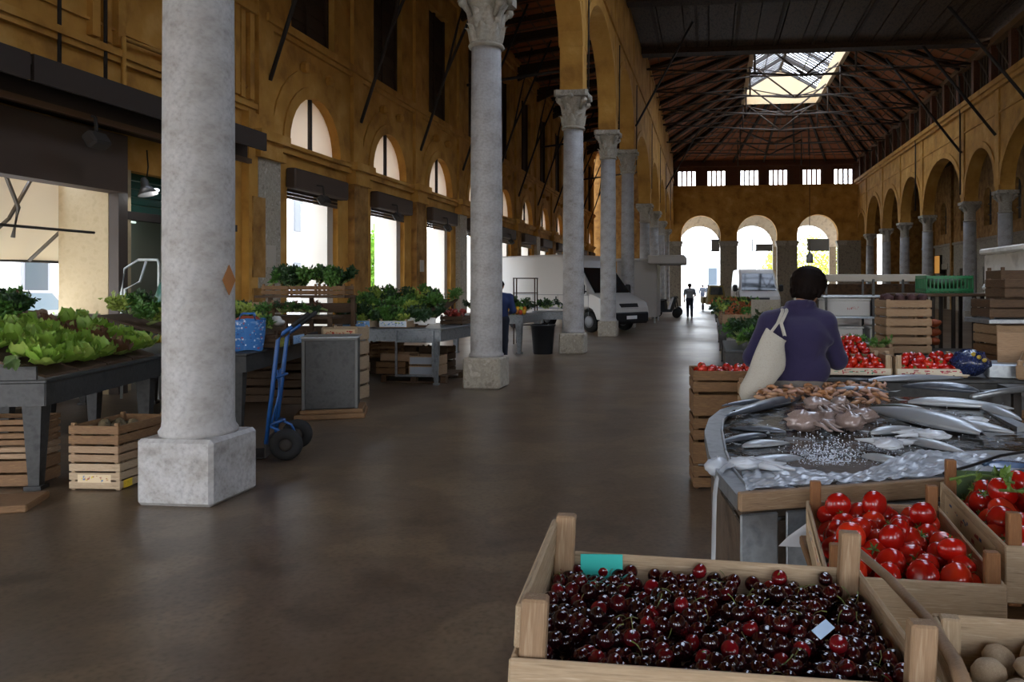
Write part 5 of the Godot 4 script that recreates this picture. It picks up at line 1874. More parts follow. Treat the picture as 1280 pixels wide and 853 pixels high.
func fourth_table(mg, dk):
	steel_table("grey steel table with peppers and greens between the second and third columns", v(-5.0, 0, 18.65), -0.05, 1.75, 1.75, 0.88, {"leg": 0.08})
	var cols4 = ["b8401c", "c9961e", "8fa02a", "b0681c"]
	var wd4 = ["red", "yellow", "green-yellow", "orange"]
	for i in 28:
		var k = (i * 5) % 4
		single("sweet_pepper", lumpy(110 + i % 5, Vector3(0.05, 0.06, 0.05), 0.25), plain("pepper skin %d" % k, cols4[k], 0.3), "%s pepper in the row at the front of the fourth table" % wd4[k], "pepper", v(-5.3 + 0.085 * (i % 14), 0.94 + 0.07 * (i / 14), 17.95 + 0.06 * (i / 14)), i, "%s peppers on the fourth table" % wd4[k])
	for i in 40:
		bunch("greens_bunch", "leafy greens heaped on the fourth table behind the peppers", "greens", v(-5.6 + rng.randf() * 1.35, 0.9 + rng.randf() * 0.16, 18.3 + rng.randf() * 0.9), rng.randf() * TAU, "greens on the fourth table", dk if i % 3 else mg, i % 3 + 1, 0.28, 0.12, 0.07, 70, -0.4)
	var b := thing("dustbin", "black plastic bin lined with a dark bag beside the third column", "bin", v(-3.74, 0, 17.85))
	var st := mb()
	lathe(st, [Vector2(0, 0.0), Vector2(0.21, 0.0), Vector2(0.22, 0.02), Vector2(0.27, 0.62), Vector2(0.29, 0.63), Vector2(0.29, 0.67), Vector2(0.26, 0.67), Vector2(0.25, 0.6), Vector2(0, 0.55)], 24)
	part("body", st, plain("black bin plastic", "17191c", 0.45), b)
	part("liner", crumple(200, 0.24), plain("black bag film", "111317", 0.25), b, Vector3(0, 0.58, 0))
	# tall shelf stand against the van
	var ts := thing("shelf_stand", "tall rusty shelf stand in front of the white van", "stand", v(-4.85, 0, 20.9), 0.05)
	for sx in [-0.28, 0.28]:
		for sz in [-0.2, 0.2]:
			part("upright", boxmesh(Vector3(1.75, 0.03, 0.03)), plain("rusty iron", "3f2a20", 0.8), ts, Vector3(sx, 0.875, sz), Vector3(0, 0, PI / 2))
	for yy in [0.5, 1.0, 1.35, 1.74]: part("shelf", boxmesh(Vector3(0.6, 0.025, 0.44)), plain("rusty iron", "3f2a20", 0.8), ts, Vector3(0, yy, 0))
	# low table behind the bin
	steel_table("low steel table with greens beside the third column", v(-3.95, 0, 20.05), 0, 0.9, 0.8, 0.9, {"leg": 0.03})
	for i in 10:
		bunch("greens_bunch", "leafy greens on the low table beside the third column", "greens", v(-4.35 + rng.randf() * 0.7, 0.92 + rng.randf() * 0.08, 19.85 + rng.randf() * 0.4), rng.randf() * TAU, "greens beside the third column", dk if i % 3 else mg, i % 3 + 1, 0.28, 0.12, 0.07, 70, -0.4)

# wedge-shaped display board: low along local +x, rising toward -x
func slope_board(label: String, where: Vector3, turn: float, w: float, d: float, rise: float) -> Node3D:
	var t := thing("display_board", label, "board", where, turn)
	var n := 4
	for k in n:
		var st := mb()
		var z0 = -d / 2 + d * k / n + 0.008
		var z1 = -d / 2 + d * (k + 1) / n - 0.008
		var p = func(x, y, z): return Vector3(x, y, z)
		hexa(st, [p.call(w / 2, 0.0, z0), p.call(-w / 2, rise * w, z0), p.call(-w / 2, rise * w, z1), p.call(w / 2, 0.0, z1), p.call(w / 2, 0.02, z0), p.call(-w / 2, rise * w + 0.02, z0), p.call(-w / 2, rise * w + 0.02, z1), p.call(w / 2, 0.02, z1)])
		part("plank", st, woods[3], t)
	for s in [-1, 1]:
		part("prop", boxmesh(Vector3(rise * w, 0.05, 0.04)), woods[3], t, Vector3(-w / 2 + 0.04, rise * w / 2 - 0.002, s * (d / 2 - 0.1)), Vector3(0, 0, PI / 2))
	return t

# ------------------------------------------------------------------ crates in the foreground
func foreground():
	# stepped display stand carrying the crates
	var ds := thing("display_stand", "stepped wooden stand under the fruit crates", "stand", v(0, 0, 0))
	part("shelf", boxmesh(Vector3(0.6, 0.03, 0.85), 0.005), woods[2], ds, v(0.03, 0.93, 1.08))
	part("shelf", boxmesh(Vector3(0.95, 0.03, 0.85), 0.005), woods[2], ds, v(0.82, 0.85, 1.08))
	part("shelf", boxmesh(Vector3(1.15, 0.03, 1.06), 0.005), woods[2], ds, v(0.86, 0.745, 2.05))
	for e in [[-0.2, 0.72, 0.915], [1.1, 0.72, 0.835], [-0.2, 1.45, 0.915], [1.1, 1.45, 0.835], [0.35, 2.5, 0.73], [1.35, 2.5, 0.73], [1.35, 1.6, 0.73], [0.38, 1.6, 0.73]]:
		part("leg", boxmesh(Vector3(e[2], 0.05, 0.05)), woods[2], ds, v(e[0], e[2] / 2, e[1]), Vector3(0, 0, PI / 2))
	# --- cherries
	var cc := crate("pale wooden crate full of dark cherries at the bottom of the picture", v(0.0, 0.957, 1.155), 0.07, 0.52, 0.4, 0.133, {"tone": 0, "rows": 1, "post": 0.2, "post_tone": 1})
	cc.rotation.z = -0.05
	part("raised_end", boxmesh(Vector3(0.36, 0.055, 0.01)), woods[0], cc, Vector3(-0.253, 0.163, 0), Vector3(0, PI / 2, 0))
	cherries(cc)
	var tg := single("price_tag", boxmesh(Vector3(0.07, 0.05, 0.002), 0.0005), plain("turquoise card", "2fb8ac", 0.6), "turquoise card tucked at the back of the cherry crate", "card", at(752, 712, 1.315), 0.07)
	var bt := single("paper_tag", boxmesh(Vector3(0.03, 0.002, 0.016), 0.0004), plain("pale blue paper", "a9c2dd", 0.6), "small pale blue paper lying on the cherries", "paper", at(1029, 787, 1.09), 0.9)
	bt.rotation = Vector3(0.5, 0.9, 0.3)
	# --- tomatoes, crate beside the fish
	var ta := crate("wooden crate of ripe tomatoes between the cherries and the fish stand", v(0.47, 0.762, 2.15), -0.05, 0.385, 0.64, 0.135, {"tone": 0, "rows": 1, "end_rows": 2, "end_h": 0.135, "post": 0.2, "post_tone": 4, "gap": 0.014})
	part("printed_label", sheet(0.5, 0.045), print_mat("red and blue crate print", "cdb694", ["a83a2c", "31569a", "cdb694"], 61), ta, Vector3(-0.194, 0.1, 0), Vector3(0, -PI / 2, 0))
	heap_tomatoes(ta, 0.175, 0.3, 0.115, 0.037, 3, "ripe red tomato heaped in the crate between cherries and fish stand", "tomatoes in the middle crate", 70)
	# --- tomatoes on the vine, crate at the edge
	var tb := crate("wooden crate of vine tomatoes with green stalks at the picture's edge", v(0.93, 0.775, 2.32), -0.04, 0.42, 0.64, 0.15, {"tone": 0, "rows": 1, "post": 0.225, "post_tone": 4})
	part("printed_label", sheet(0.5, 0.07), print_mat("dark blue crate print", "c2ab8a", ["28407a", "8a2a2a", "c2ab8a"], 63), tb, Vector3(-0.212, 0.09, 0), Vector3(0, -PI / 2, 0))
	part("paper_liner", boxmesh(Vector3(0.39, 0.1, 0.002), 0.0005), plain("green liner paper", "46613c", 0.7), tb, Vector3(0, 0.14, -0.305))
	heap_tomatoes(tb, 0.195, 0.3, 0.135, 0.044, 3, "large ripe vine tomato in the crate at the picture's edge", "vine tomatoes in the edge crate", 60)
	for i in 7:
		var vs := thing("vine_stalk", "green vine stalk lying over the large tomatoes at the picture's edge", "stalk", v(0.8 + 0.05 * i, 0.965 + 0.015 * (i % 2), 2.5 - 0.09 * (i % 4)), i * 1.3, "vine stalks")
		var st := mb()
		tube(st, [Vector3(-0.08, 0, 0), Vector3(-0.02, 0.02, 0.01), Vector3(0.04, 0.012, -0.01), Vector3(0.1, 0.0, 0.02)], 0.004, 6)
		part("stem", st, leaf_mat("vine green", "5d7a34", Color(0.1, 0.15, 0.04)), vs)
		for k in 3:
			st = mb()
			for q in 4: leaf_quad(st, Vector3(-0.05 + 0.05 * k, 0.012, 0), rng, 0.03)
			part("sepal", st, leaf_mat("vine green", "5d7a34", Color(0.1, 0.15, 0.04)), vs)
	# --- mushrooms
	var mc := crate("wooden crate of brown mushrooms in the bottom corner", v(0.66, 0.867, 1.23), -0.08, 0.58, 0.4, 0.11, {"tone": 0, "rows": 1, "post": 0.115})
	mushrooms(mc)
	# small dark crate behind at the edge
	crate("orange-brown narrow crate between the tomato crate and the picture's edge", v(0.98, 0.867, 1.55), -0.06, 0.3, 0.16, 0.1, {"tone": 1, "rows": 1, "post": 0.12})
	# stick
	var st2 := mb()
	tube(st2, [at(1066, 684, 1.72), at(1110, 722, 1.5), at(1160, 775, 1.25), at(1195, 830, 1.04), at(1210, 870, 0.93)], [0.008, 0.0085, 0.0085, 0.01, 0.011], 8)
	single("wooden_stick", st2, woods[1], "long pale wooden stick lying across the crates", "stick")

func cherries(cc: Node3D):
	var st := mb()
	var prof := []
	for i in 9:
		var t = PI * i / 8.0
		var y = cos(t) * 0.93
		if i < 3: y -= [0.22, 0.08, 0.01][i]
		prof.append(Vector2(sin(t), y))
	prof.reverse()
	lathe(st, prof, 14)
	var flesh := done(st)
	st = mb()
	tube(st, [Vector3(0, 0.7, 0), Vector3(0.1, 1.2, 0.05), Vector3(0.5, 1.8, 0.2), Vector3(1.0, 2.1, 0.5)], [0.1, 0.05, 0.045, 0.08], 5)
	var stem := done(st)
	var skins := []
	for c in ["2a0509", "3a070c", "1d0406", "4d0a10", "6e0d14"]:
		var m := plain("cherry skin " + c, c, 0.16)
		m.clearcoat_enabled = true
		m.clearcoat = 0.5
		m.clearcoat_roughness = 0.08
		skins.append(m)
	var sm := leaf_mat("cherry stem", "5f6a2e", Color(0.1, 0.12, 0.03))
	var pts := []
	var r := 0.0128
	# lower layers are one mass, the top layer single cherries
	for iz in 16:
		for ix in 22:
			var p := Vector3(-0.237 + ix * 0.0227 + (0.011 if iz % 2 else 0.0), 0, -0.178 + iz * 0.0232) + Vector3(rng.randf_range(-0.004, 0.004), 0, rng.randf_range(-0.004, 0.004))
			if absf(p.x) > 0.24: continue
			p.y = 0.098 + rng.randf_range(-0.006, 0.009) + 0.012 * cos(p.x * 6.0) * cos(p.z * 7.0)
			pts.append(p)
	var lower := MultiMesh.new()
	lower.transform_format = MultiMesh.TRANSFORM_3D
	lower.mesh = flesh
	lower.instance_count = pts.size()
	var basis := cc.global_transform
	for i in pts.size():
		lower.set_instance_transform(i, basis * Transform3D(Basis(Vector3.UP, i).scaled(Vector3.ONE * r), pts[i] + Vector3(0.011, -0.022, 0.011)))
	var lo := MultiMeshInstance3D.new()
	lo.multimesh = lower
	lo.material_override = skins[0]
	lo.name = "cherry_layer"
	add_child(lo)
	tag(lo, "deeper layer of dark cherries under the top ones", "cherries", "", "stuff")
	var order := range(pts.size())
	for i in pts.size():
		if i % 7 == 6: continue
		var p: Vector3 = pts[i]
		var extra = 0.012 if rng.randf() < 0.14 else 0.0
		var k = 4 if rng.randf() < 0.08 else 3 if rng.randf() < 0.12 else rng.randi() % 3
		var t := thing("cherry", "bright red cherry among the dark ones in the crate" if k == 4 else "dark red cherry in the pale wooden crate at the bottom", "cherry", basis * (p + Vector3(0, extra, 0)), 0, "bright cherries" if k == 4 else "dark cherries")
		t.basis = Basis.from_euler(Vector3(rng.randf_range(-1.0, 1.0), rng.randf() * TAU, rng.randf_range(-1.0, 1.0)))
		part("flesh", flesh, skins[k], t).scale = Vector3.ONE * r * rng.randf_range(0.94, 1.06)
		if rng.randf() < 0.17: part("stem", stem, sm, t).scale = Vector3.ONE * r

func heap_tomatoes(c: Node3D, hx: float, hz: float, y0: float, r: float, layers: int, label: String, group: String, most: int):
	var xf := c.global_transform
	var made := 0
	for l in range(layers - 1, -1, -1):
		var inset = r + l * r * 0.55
		var nz = int((hz * 2 - inset * 2) / (r * 1.95)) + 1
		var nx = int((hx * 2 - inset * 2) / (r * 1.95)) + 1
		for iz in nz:
			for ix in nx:
				if made >= most: return
				if l == layers - 1 and rng.randf() < 0.55: continue
				var p := Vector3(-hx + inset + ix * (hx * 2 - inset * 2) / maxf(1, nx - 1) + (r * 0.4 if iz % 2 else -r * 0.2), y0 + l * r * 0.95 - r * 0.9 + rng.randf_range(-0.006, 0.006), hz - inset - iz * (hz * 2 - inset * 2) / maxf(1, nz - 1))
				p.x = clampf(p.x + rng.randf_range(-0.006, 0.006), -hx + r, hx - r)
				tomato(label, xf * p, r * rng.randf_range(0.92, 1.08), group, Vector3(rng.randf_range(-1.2, 1.2), rng.randf() * TAU, rng.randf_range(-1.2, 1.2)), rng.randf() < 0.6)
				made += 1

func mushrooms(c: Node3D):
	var xf := c.global_transform
	var cap := mottle("mushroom cap", ["8a7358", "b39d7f", "a08a6c", "c4b091"], 14.0, 0.7, 0.02, 0.2)
	for i in 44:
		var p := Vector3(-0.22 + 0.062 * (i % 8) + 0.03 * (i / 8 % 2), 0.05 + rng.randf() * 0.015, 0.15 - 0.062 * (i / 8))
		var t := thing("mushroom", "pale brown mushroom in the crate in the bottom corner", "mushroom", xf * p, rng.randf() * TAU, "mushrooms in the corner crate")
		t.basis = Basis.from_euler(Vector3(rng.randf_range(-0.7, 0.7), rng.randf() * TAU, rng.randf_range(-0.7, 0.7)))
		var st := mb()
		lathe(st, [Vector2(0.0, -0.008), Vector2(0.024, -0.012), Vector2(0.037, -0.004), Vector2(0.036, 0.012), Vector2(0.024, 0.027), Vector2(0.01, 0.032), Vector2(0, 0.033)], 16)
		part("cap", st, cap, t).scale = Vector3.ONE * 0.75
		st = mb()
		tube(st, [Vector3(0, -0.006, 0), Vector3(0.002, -0.04, 0)], [0.013, 0.011], 8)
		part("stalk", st, plain("mushroom stalk", "cdbfa6", 0.8), t).scale = Vector3.ONE * 0.75

# ------------------------------------------------------------------ fish stand
func vertex_mat(key: String, rough: float, metal := 0.0) -> StandardMaterial3D:
	var m := plain(key, "ffffff", rough, metal)
	m.vertex_color_use_as_albedo = true
	m.clearcoat_enabled = true
	m.clearcoat = 0.5
	m.clearcoat_roughness = 0.15
	m.normal_enabled = true
	m.normal_texture = bump_tex(0.08, 5.0)
	m.normal_scale = 0.35
	m.uv1_triplanar = true
	m.uv1_scale = Vector3.ONE * 9.0
	return m

# fish along +x, head at +x, lying on its side: back toward -z
func fish_mesh(sd: int, L: float, hgt: float, back: Color, belly: Color) -> Array:
	var st := mb()
	st.set_smooth_group(0)
	var r := RandomNumberGenerator.new()
	r.seed = sd
	var rows := []
	var n := 16
	var m := 14
	for i in n + 1:
		var u = float(i) / n
		var w = pow(sin(PI * pow(u, 0.8)), 0.72) * (1.0 - 0.25 * u) if i < n else 0.0
		w = maxf(w, 0.16 if i == 0 else 0.0) if u < 0.12 else w
		var row := []
		for j in m:
			var a = TAU * j / m
			row.append([Vector3((u - 0.4) * L, maxf(0.0, sin(a)) * hgt * 0.34 * w + sin(a) * 0.004, cos(a) * hgt * 0.5 * w), cos(a)])
		rows.append(row)
	for i in n:
		for j in m:
			var k = (j + 1) % m
			for q in [rows[i][j], rows[i][k], rows[i + 1][k], rows[i][j], rows[i + 1][k], rows[i + 1][j]]:
				var t = clampf(0.5 - q[1] * 0.75 + 0.12 * sin(q[0].x * 90.0 / L * 0.4), 0, 1)
				st.set_color(belly.lerp(back, t * t))
				st.add_vertex(q[0])
	var body := done(st)
	st = mb()
	st.set_smooth_group(-1)
	for s in [-1, 1]:
		tri(st, Vector3(-0.39 * L, 0.012, 0), Vector3(-0.56 * L, 0.016, s * hgt * 0.5), Vector3(-0.49 * L, 0.01, 0))
	tri(st, Vector3(0.1 * L, 0.012, -hgt * 0.42), Vector3(-0.12 * L, 0.012, -hgt * 0.62), Vector3(-0.14 * L, 0.012, -hgt * 0.36))
	tri(st, Vector3(0.05 * L, 0.012, hgt * 0.42), Vector3(-0.06 * L, 0.01, hgt * 0.58), Vector3(-0.1 * L, 0.01, hgt * 0.36))
	var fins := done(st)
	st = mb()
	ball(st, Vector3(0.5 * L, hgt * 0.17, -hgt * 0.06), Vector3(hgt * 0.06, hgt * 0.03, hgt * 0.06), 8, 5)
	return [body, fins, done(st)]

func fish(label: String, p0: Vector3, p1: Vector3, hgt: float, back: Color, belly: Color, sd: int, lift := 0.0):
	var d := p1 - p0
	var L := d.length()
	var t := thing("fish", label, "fish", p0.lerp(p1, 0.44) + Vector3(0, lift, 0), atan2(-d.z, d.x), "fish on the stand")
	var f = fish_mesh(sd, L, hgt, back, belly)
	part("body", f[0], vertex_mat("fish skin", 0.32, 0.25), t)
	part("fin", f[1], plain("fish fin", "5f625f", 0.4), t)
	part("eye", f[2], plain("fish eye", "1a1a18", 0.1), t)

const SLOPE := 0.045

func tray_y(z: float) -> float:
	return 0.837 + (-z - 3.7) * SLOPE + 0.008

func fish_stand():
	var H := 0.88
	var t := thing("fish_stand", "wet steel fish stand with a rounded corner in front of the woman", "stand", Vector3.ZERO)
	var out := [[0.09, 2.58], [0.03, 2.9], [0.0, 3.2], [-0.02, 3.7], [0.0, 4.05], [0.06, 4.35], [0.17, 4.58], [0.34, 4.74], [0.6, 4.84], [0.95, 4.88], [1.3, 4.88], [1.52, 4.86], [1.52, 4.0], [1.52, 3.13]]
	var pl := PackedVector2Array()
	for p in out: pl.append(Vector2(p[0], -p[1]))
	var flat := Transform3D(Basis(Vector3.RIGHT, PI / 2), Vector3.ZERO)
	var st := mb()
	var pt := PackedVector2Array()
	for p in pl: pt.append(p.move_toward(Vector2(0.8, -3.7), 0.02))
	slab(st, pt, -0.006, 0.006, Transform3D(Basis(Vector3.RIGHT, PI / 2 + SLOPE), Vector3(0, H - 0.043 - 3.7 * SLOPE, 0)))
	var wet := mottle("wet dark tray", ["221c14", "2e281e", "3a352c", "777c80", "8d9296"], 1.1, 0.12, 0.012, 0.2, false, 0.2)
	part("tray", st, wet, t)
	# steel rim segments
	var c := Vector2(0.8, -3.7)
	for i in out.size() - 2:
		var a := pl[i]
		var b := pl[i + 1]
		var ai := a.move_toward(c, 0.075)
		var bi := b.move_toward(c, 0.075)
		st = mb()
		hexa(st, [Vector3(a.x, H - 0.05, a.y), Vector3(b.x, H - 0.05, b.y), Vector3(bi.x, H - 0.05, bi.y), Vector3(ai.x, H - 0.05, ai.y), Vector3(a.x, H, a.y), Vector3(b.x, H, b.y), Vector3(bi.x, H, bi.y), Vector3(ai.x, H, ai.y)])
		part("rim", st, steel, t)
	# bead of weld studs along the rim
	st = mb()
	for i in 11:
		var a := pl[i].move_toward(c, 0.08)
		var b := pl[i + 1].move_toward(c, 0.08)
		tube(st, [Vector3(a.x, H + 0.002, a.y), Vector3(b.x, H + 0.002, b.y)], 0.006, 6)
	part("bead", st, steel, t)
	# body below
	var pb := PackedVector2Array()
	for p in pl: pb.append(p.move_toward(c, 0.03))
	st = mb()
	slab(st, pb, -(H - 0.05), -0.08, flat)
	part("body", st, mottle("brown stand panel", ["3a2f24", "57483a", "4a3d30"], 1.0, 0.7, 0.012, 0.2), t)
	# wooden front board and steel front sheets
	part("front_board", boxmesh(Vector3(1.51, 0.06, 0.03), 0.004), woods[1], t, v(0.8, H - 0.02, 2.845), Vector3(0, 0.367, 0))
	for e in [[0.16, 0.13], [0.36, 0.24], [0.62, 0.24]]:
		part("front_sheet", boxmesh(Vector3(e[1], 0.28, 0.012), 0.004), steel, t, v(e[0], H - 0.2, 2.57 + (e[0] - 0.09) * 0.385), Vector3(0, 0.367, 0))
	part("front_shelf", boxmesh(Vector3(0.7, 0.02, 0.14), 0.004), steel, t, v(0.4, H - 0.36, 2.62), Vector3(0, 0.367, 0))
	for e in [[0.14, 0.12], [0.45, 0.46]]:
		part("front_sheet", boxmesh(Vector3(e[1], 0.26, 0.012), 0.004), steel, t, v(e[0], H - 0.5, 2.52 + (e[0] - 0.09) * 0.385), Vector3(0, 0.367, 0))
	for e in [[0.25, 2.75], [1.35, 2.75], [0.4, 4.5], [1.35, 4.6]]:
		part("foot", boxmesh(Vector3(0.1, 0.08, 0.1), 0.004), iron, t, v(e[0], 0.04, e[1]))
	# plastic film over the corner, hanging down the side
	var film := plain("milky plastic film", "ccd3da", 0.24)
	film.transparency = BaseMaterial3D.TRANSPARENCY_ALPHA
	film.albedo_color.a = 0.6
	var pf := thing("plastic_film", "milky plastic film covering the near corner of the fish stand", "film", Vector3.ZERO)
	var rows := []
	var nz := FastNoiseLite.new()
	nz.seed = 3
	nz.frequency = 5.0
	for i in 36:
		var row := []
		for j in 64:
			var x = 0.12 + j / 63.0 * 1.1
			var d = 2.6 + (x - 0.09) * 0.385 + i / 35.0 * 0.4 + 0.12 * sin(x * 9.0) * (i / 35.0)
			row.append(v(x, lerpf(H + 0.006, tray_y(-d) + 0.03, i / 35.0) + 0.03 * absf(nz.get_noise_2d(x * 2.2, d * 1.6)) + 0.012 * absf(nz.get_noise_2d(x * 7.0, d * 5.0)), d))
		rows.append(row)
	st = mb()
	skin(st, rows)
	part("sheet", st, film, pf)
	rows = []
	for i in 14:
		var u = i / 13.0
		var y = H + 0.01 - maxf(0.0, u - 0.18) * 0.62
		var x = 0.1 - u * 0.02 - 0.07 * clampf(u * 4.0, 0, 1)
		rows.append([v(x, y, 3.05 - u * 0.55), v(x - 0.01, y + 0.006 * sin(i * 1.7), 3.0 - u * 0.5), v(x + 0.004, y, 2.96 - u * 0.46)])
	st = mb()
	skin(st, rows)
	part("hanging_strip", st, film, pf)
	part("lump", crumple(301, 0.07), film, pf, v(0.03, H - 0.005, 3.0))
	# torn paper at the front
	st = mb()
	skin(st, [[v(0.22, 0.72, 2.585), v(0.3, 0.71, 2.615), v(0.4, 0.72, 2.65)], [v(0.25, 0.75, 2.59), v(0.32, 0.77, 2.61), v(0.4, 0.78, 2.64)], [v(0.33, 0.79, 2.62), v(0.36, 0.82, 2.625), v(0.4, 0.86, 2.635)]])
	single("torn_paper", st, plain("white wrapping paper", "d3d6da", 0.7), "torn white paper taped to the front of the fish stand", "paper")
	var tr := H - 0.012
	var g := func(h): return hexc(h).srgb_to_linear()
	var silver: Color = g.call("8f959a")
	var pale: Color = g.call("a6abae")
	var slate: Color = g.call("4c525a")
	var olive: Color = g.call("33382c")
	var list = [
		["silver fish with a dark back at the rounded corner of the stand", [1002, 502], [910, 524], 0.12, slate, pale],
		["slim silver fish beside the rim at the rounded corner", [968, 505], [905, 512], 0.06, slate, silver],
		["dark olive mackerel right of the pink cuttlefish", [1165, 520], [1090, 512], 0.1, olive, g.call("5a6152")],
		["silver fish lying behind the dark mackerel", [1115, 500], [1015, 496], 0.11, slate, silver],
		["large silver fish at the back edge of the stand", [1228, 500], [1130, 492], 0.15, slate, pale],
		["long pale fish stretching to the far corner of the stand", [1130, 508], [1262, 516], 0.13, g.call("8f969c"), pale],
		["silver fish half under the orange shrimps", [1080, 488], [1200, 484], 0.1, slate, silver],
		["broad pale fish across the middle of the tray", [1235, 545], [1085, 512], 0.2, g.call("9aa0a4"), pale],
		["pale flat fish near the middle of the stand", [1195, 585], [1100, 580], 0.13, g.call("a3a9ad"), pale],
		["long pale fish along the edge of the picture", [1160, 572], [1290, 560], 0.12, g.call("a3a9ad"), pale],
		["long silver fish along the front board", [1280, 602], [1110, 598], 0.1, slate, silver],
		["pale fish beside the plastic film at the near corner", [1005, 562], [905, 572], 0.08, g.call("a9b0b6"), pale],
		["grey fish under the ice near the rim", [960, 540], [900, 548], 0.07, slate, g.call("7f8488")],
		["small silver fish in front of the pink cuttlefish", [985, 538], [915, 533], 0.06, slate, silver]]
	var more := [[[1075, 560], [1150, 575]], [[1130, 545], [1205, 560]], [[1190, 530], [1265, 540]], [[1205, 570], [1275, 585]], [[1040, 590], [1105, 600]], [[940, 590], [1000, 598]], [[925, 552], [985, 548]], [[1085, 540], [1150, 535]], [[1225, 512], [1275, 528]]]
	var mw := ["beside the bright middle of the tray", "behind the flat fish", "toward the far rim", "beside the black strap", "at the edge of the plastic film", "under the film by the rim", "by the rim near the dark patch", "in front of the dark mackerel", "at the far corner"]
	for k in more.size(): list.append(["small pale fish " + mw[k], more[k][0], more[k][1], 0.075 + 0.015 * (k % 3), g.call(["7f868c", "a3a9ad", "5a6068"][k % 3]), pale])
	for i in list.size():
		var e = list[i]
		var q0 := on(e[1][0], e[1][1], tr)
		var q1 := on(e[2][0], e[2][1], tr)
		q0.y = tray_y(q0.z)
		q1.y = tray_y(q1.z)
		fish(e[0], q0, q1, e[3], e[4], e[5], i + 1, 0.004)
	# cuttlefish and octopus heap
	var pink := mottle("pink cuttlefish skin", ["6f5f58", "948179", "82716a", "a3938a"], 9.0, 0.18, 0.02, 0.3)
	pink.clearcoat_enabled = true
	pink.clearcoat = 0.6
	pink.clearcoat_roughness = 0.1
	var cf = [[1005, 524, 0.17], [1035, 520, 0.15], [1062, 524, 0.16], [1080, 516, 0.13], [1050, 510, 0.13], [1020, 512, 0.14]]
	var cw = ["foremost of the pile", "in the middle of the pile", "at the front corner of the pile", "at the end of the pile by the dark mackerel", "on top of the pile", "at the back of the pile"]
	for i in cf.size():
		var p := on(cf[i][0], cf[i][1], H + 0.03)
		cuttlefish("pinkish grey cuttlefish with short arms, " + cw[i], Vector3(p.x, H + 0.0 + (0.03 if i >= 4 else -0.01), p.z), cf[i][2] * 0.85, i * 1.15, pink)
	for i in 4:
		var p := on([930, 1110, 1165, 1215][i], [585, 560, 548, 530][i], tr)
		cuttlefish("white translucent squid lying flat " + ["by the near rim", "beside the flat pale fish", "in the middle of the tray", "toward the far corner"][i], Vector3(p.x, tr + 0.004, p.z), 0.13, 0.4 + i, plain("white squid", "c8cdd2", 0.2), 0.45)
	# orange shrimps along the back
	var sm := mb()
	tube(sm, [Vector3(-0.045, 0, 0), Vector3(-0.025, 0.006, 0.012), Vector3(0, 0.008, 0.018), Vector3(0.025, 0.006, 0.01), Vector3(0.04, 0.002, -0.008), Vector3(0.045, 0, -0.024)], [0.005, 0.014, 0.017, 0.015, 0.011, 0.006], 8)
	var shrimp := done(sm)
	sm = mb()
	for k in 4: tube(sm, [Vector3(-0.02 + 0.012 * k, 0.0, 0.014), Vector3(-0.024 + 0.012 * k, -0.004, 0.03)], 0.0012, 4)
	for s in [-1, 1]: tube(sm, [Vector3(-0.045, 0, 0), Vector3(-0.06, 0.006, 0.008 * s), Vector3(-0.075, 0.0, 0.016 * s)], 0.001, 4)
	var feelers := done(sm)
	for i in 230:
		var x = rng.randf_range(948, 1105)
		var p := on(x, rng.randf_range(486, 503) - 3.0 * sin((x - 940) / 160.0 * PI), H + 0.02)
		var o := thing("shrimp", "orange-pink shrimp in the heap along the back of the fish stand", "shrimp", Vector3(p.x, H + 0.004 + rng.randf() * 0.055, p.z), 0, "shrimps on the fish stand")
		o.basis = Basis.from_euler(Vector3(rng.randf_range(-0.5, 0.5), rng.randf() * TAU, rng.randf_range(-0.4, 0.4)))
		o.scale = Vector3.ONE * 0.72
		part("body", shrimp, plain("shrimp shell %d" % (i % 3), ["a07a5a", "ab9080", "9a6c48"][i % 3], 0.25), o)
		part("legs", feelers, plain("shrimp shell 1", "a5806c", 0.25), o)
	# chips put in for the mirrored skylight patch, as ice
	var ic := mb()
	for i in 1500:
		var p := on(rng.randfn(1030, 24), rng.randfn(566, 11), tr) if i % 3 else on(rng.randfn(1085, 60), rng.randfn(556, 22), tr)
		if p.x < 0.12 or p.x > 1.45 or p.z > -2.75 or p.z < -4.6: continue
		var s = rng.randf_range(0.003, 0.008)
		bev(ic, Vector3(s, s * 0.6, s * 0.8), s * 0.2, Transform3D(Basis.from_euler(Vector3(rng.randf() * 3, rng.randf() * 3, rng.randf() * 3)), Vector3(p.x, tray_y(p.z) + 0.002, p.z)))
	var icm := plain("pale ice", "e8effa", 0.3)
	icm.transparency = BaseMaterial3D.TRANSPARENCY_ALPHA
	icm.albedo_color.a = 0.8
	var glints := single("glint_chips", ic, icm, "chips put in for the mirrored skylight as ice glittering in the middle of the tray", "glints")
	glints.set_meta("kind", "stuff")
	# black cord and blue bag at the edge
	var cd := mb()
	tube(cd, [on(1180, 592, H + 0.02), on(1215, 582, H + 0.02), on(1250, 570, H + 0.02), on(1300, 562, H + 0.02)], 0.006, 6)
	single("black_strap", cd, plain("black strap", "101012", 0.4), "thin black strap lying over the fish near the picture's edge", "strap")
	var bp := on(1262, 583, H)
	var bl := single("blue_film", crumple(310, 0.13), plain("blue plastic film", "4a6488", 0.25), "crumpled blue plastic film on the fish stand at the picture's edge", "film", Vector3(bp.x, H + 0.0, bp.z))
	bl.scale = Vector3(1.2, 0.25, 0.8)

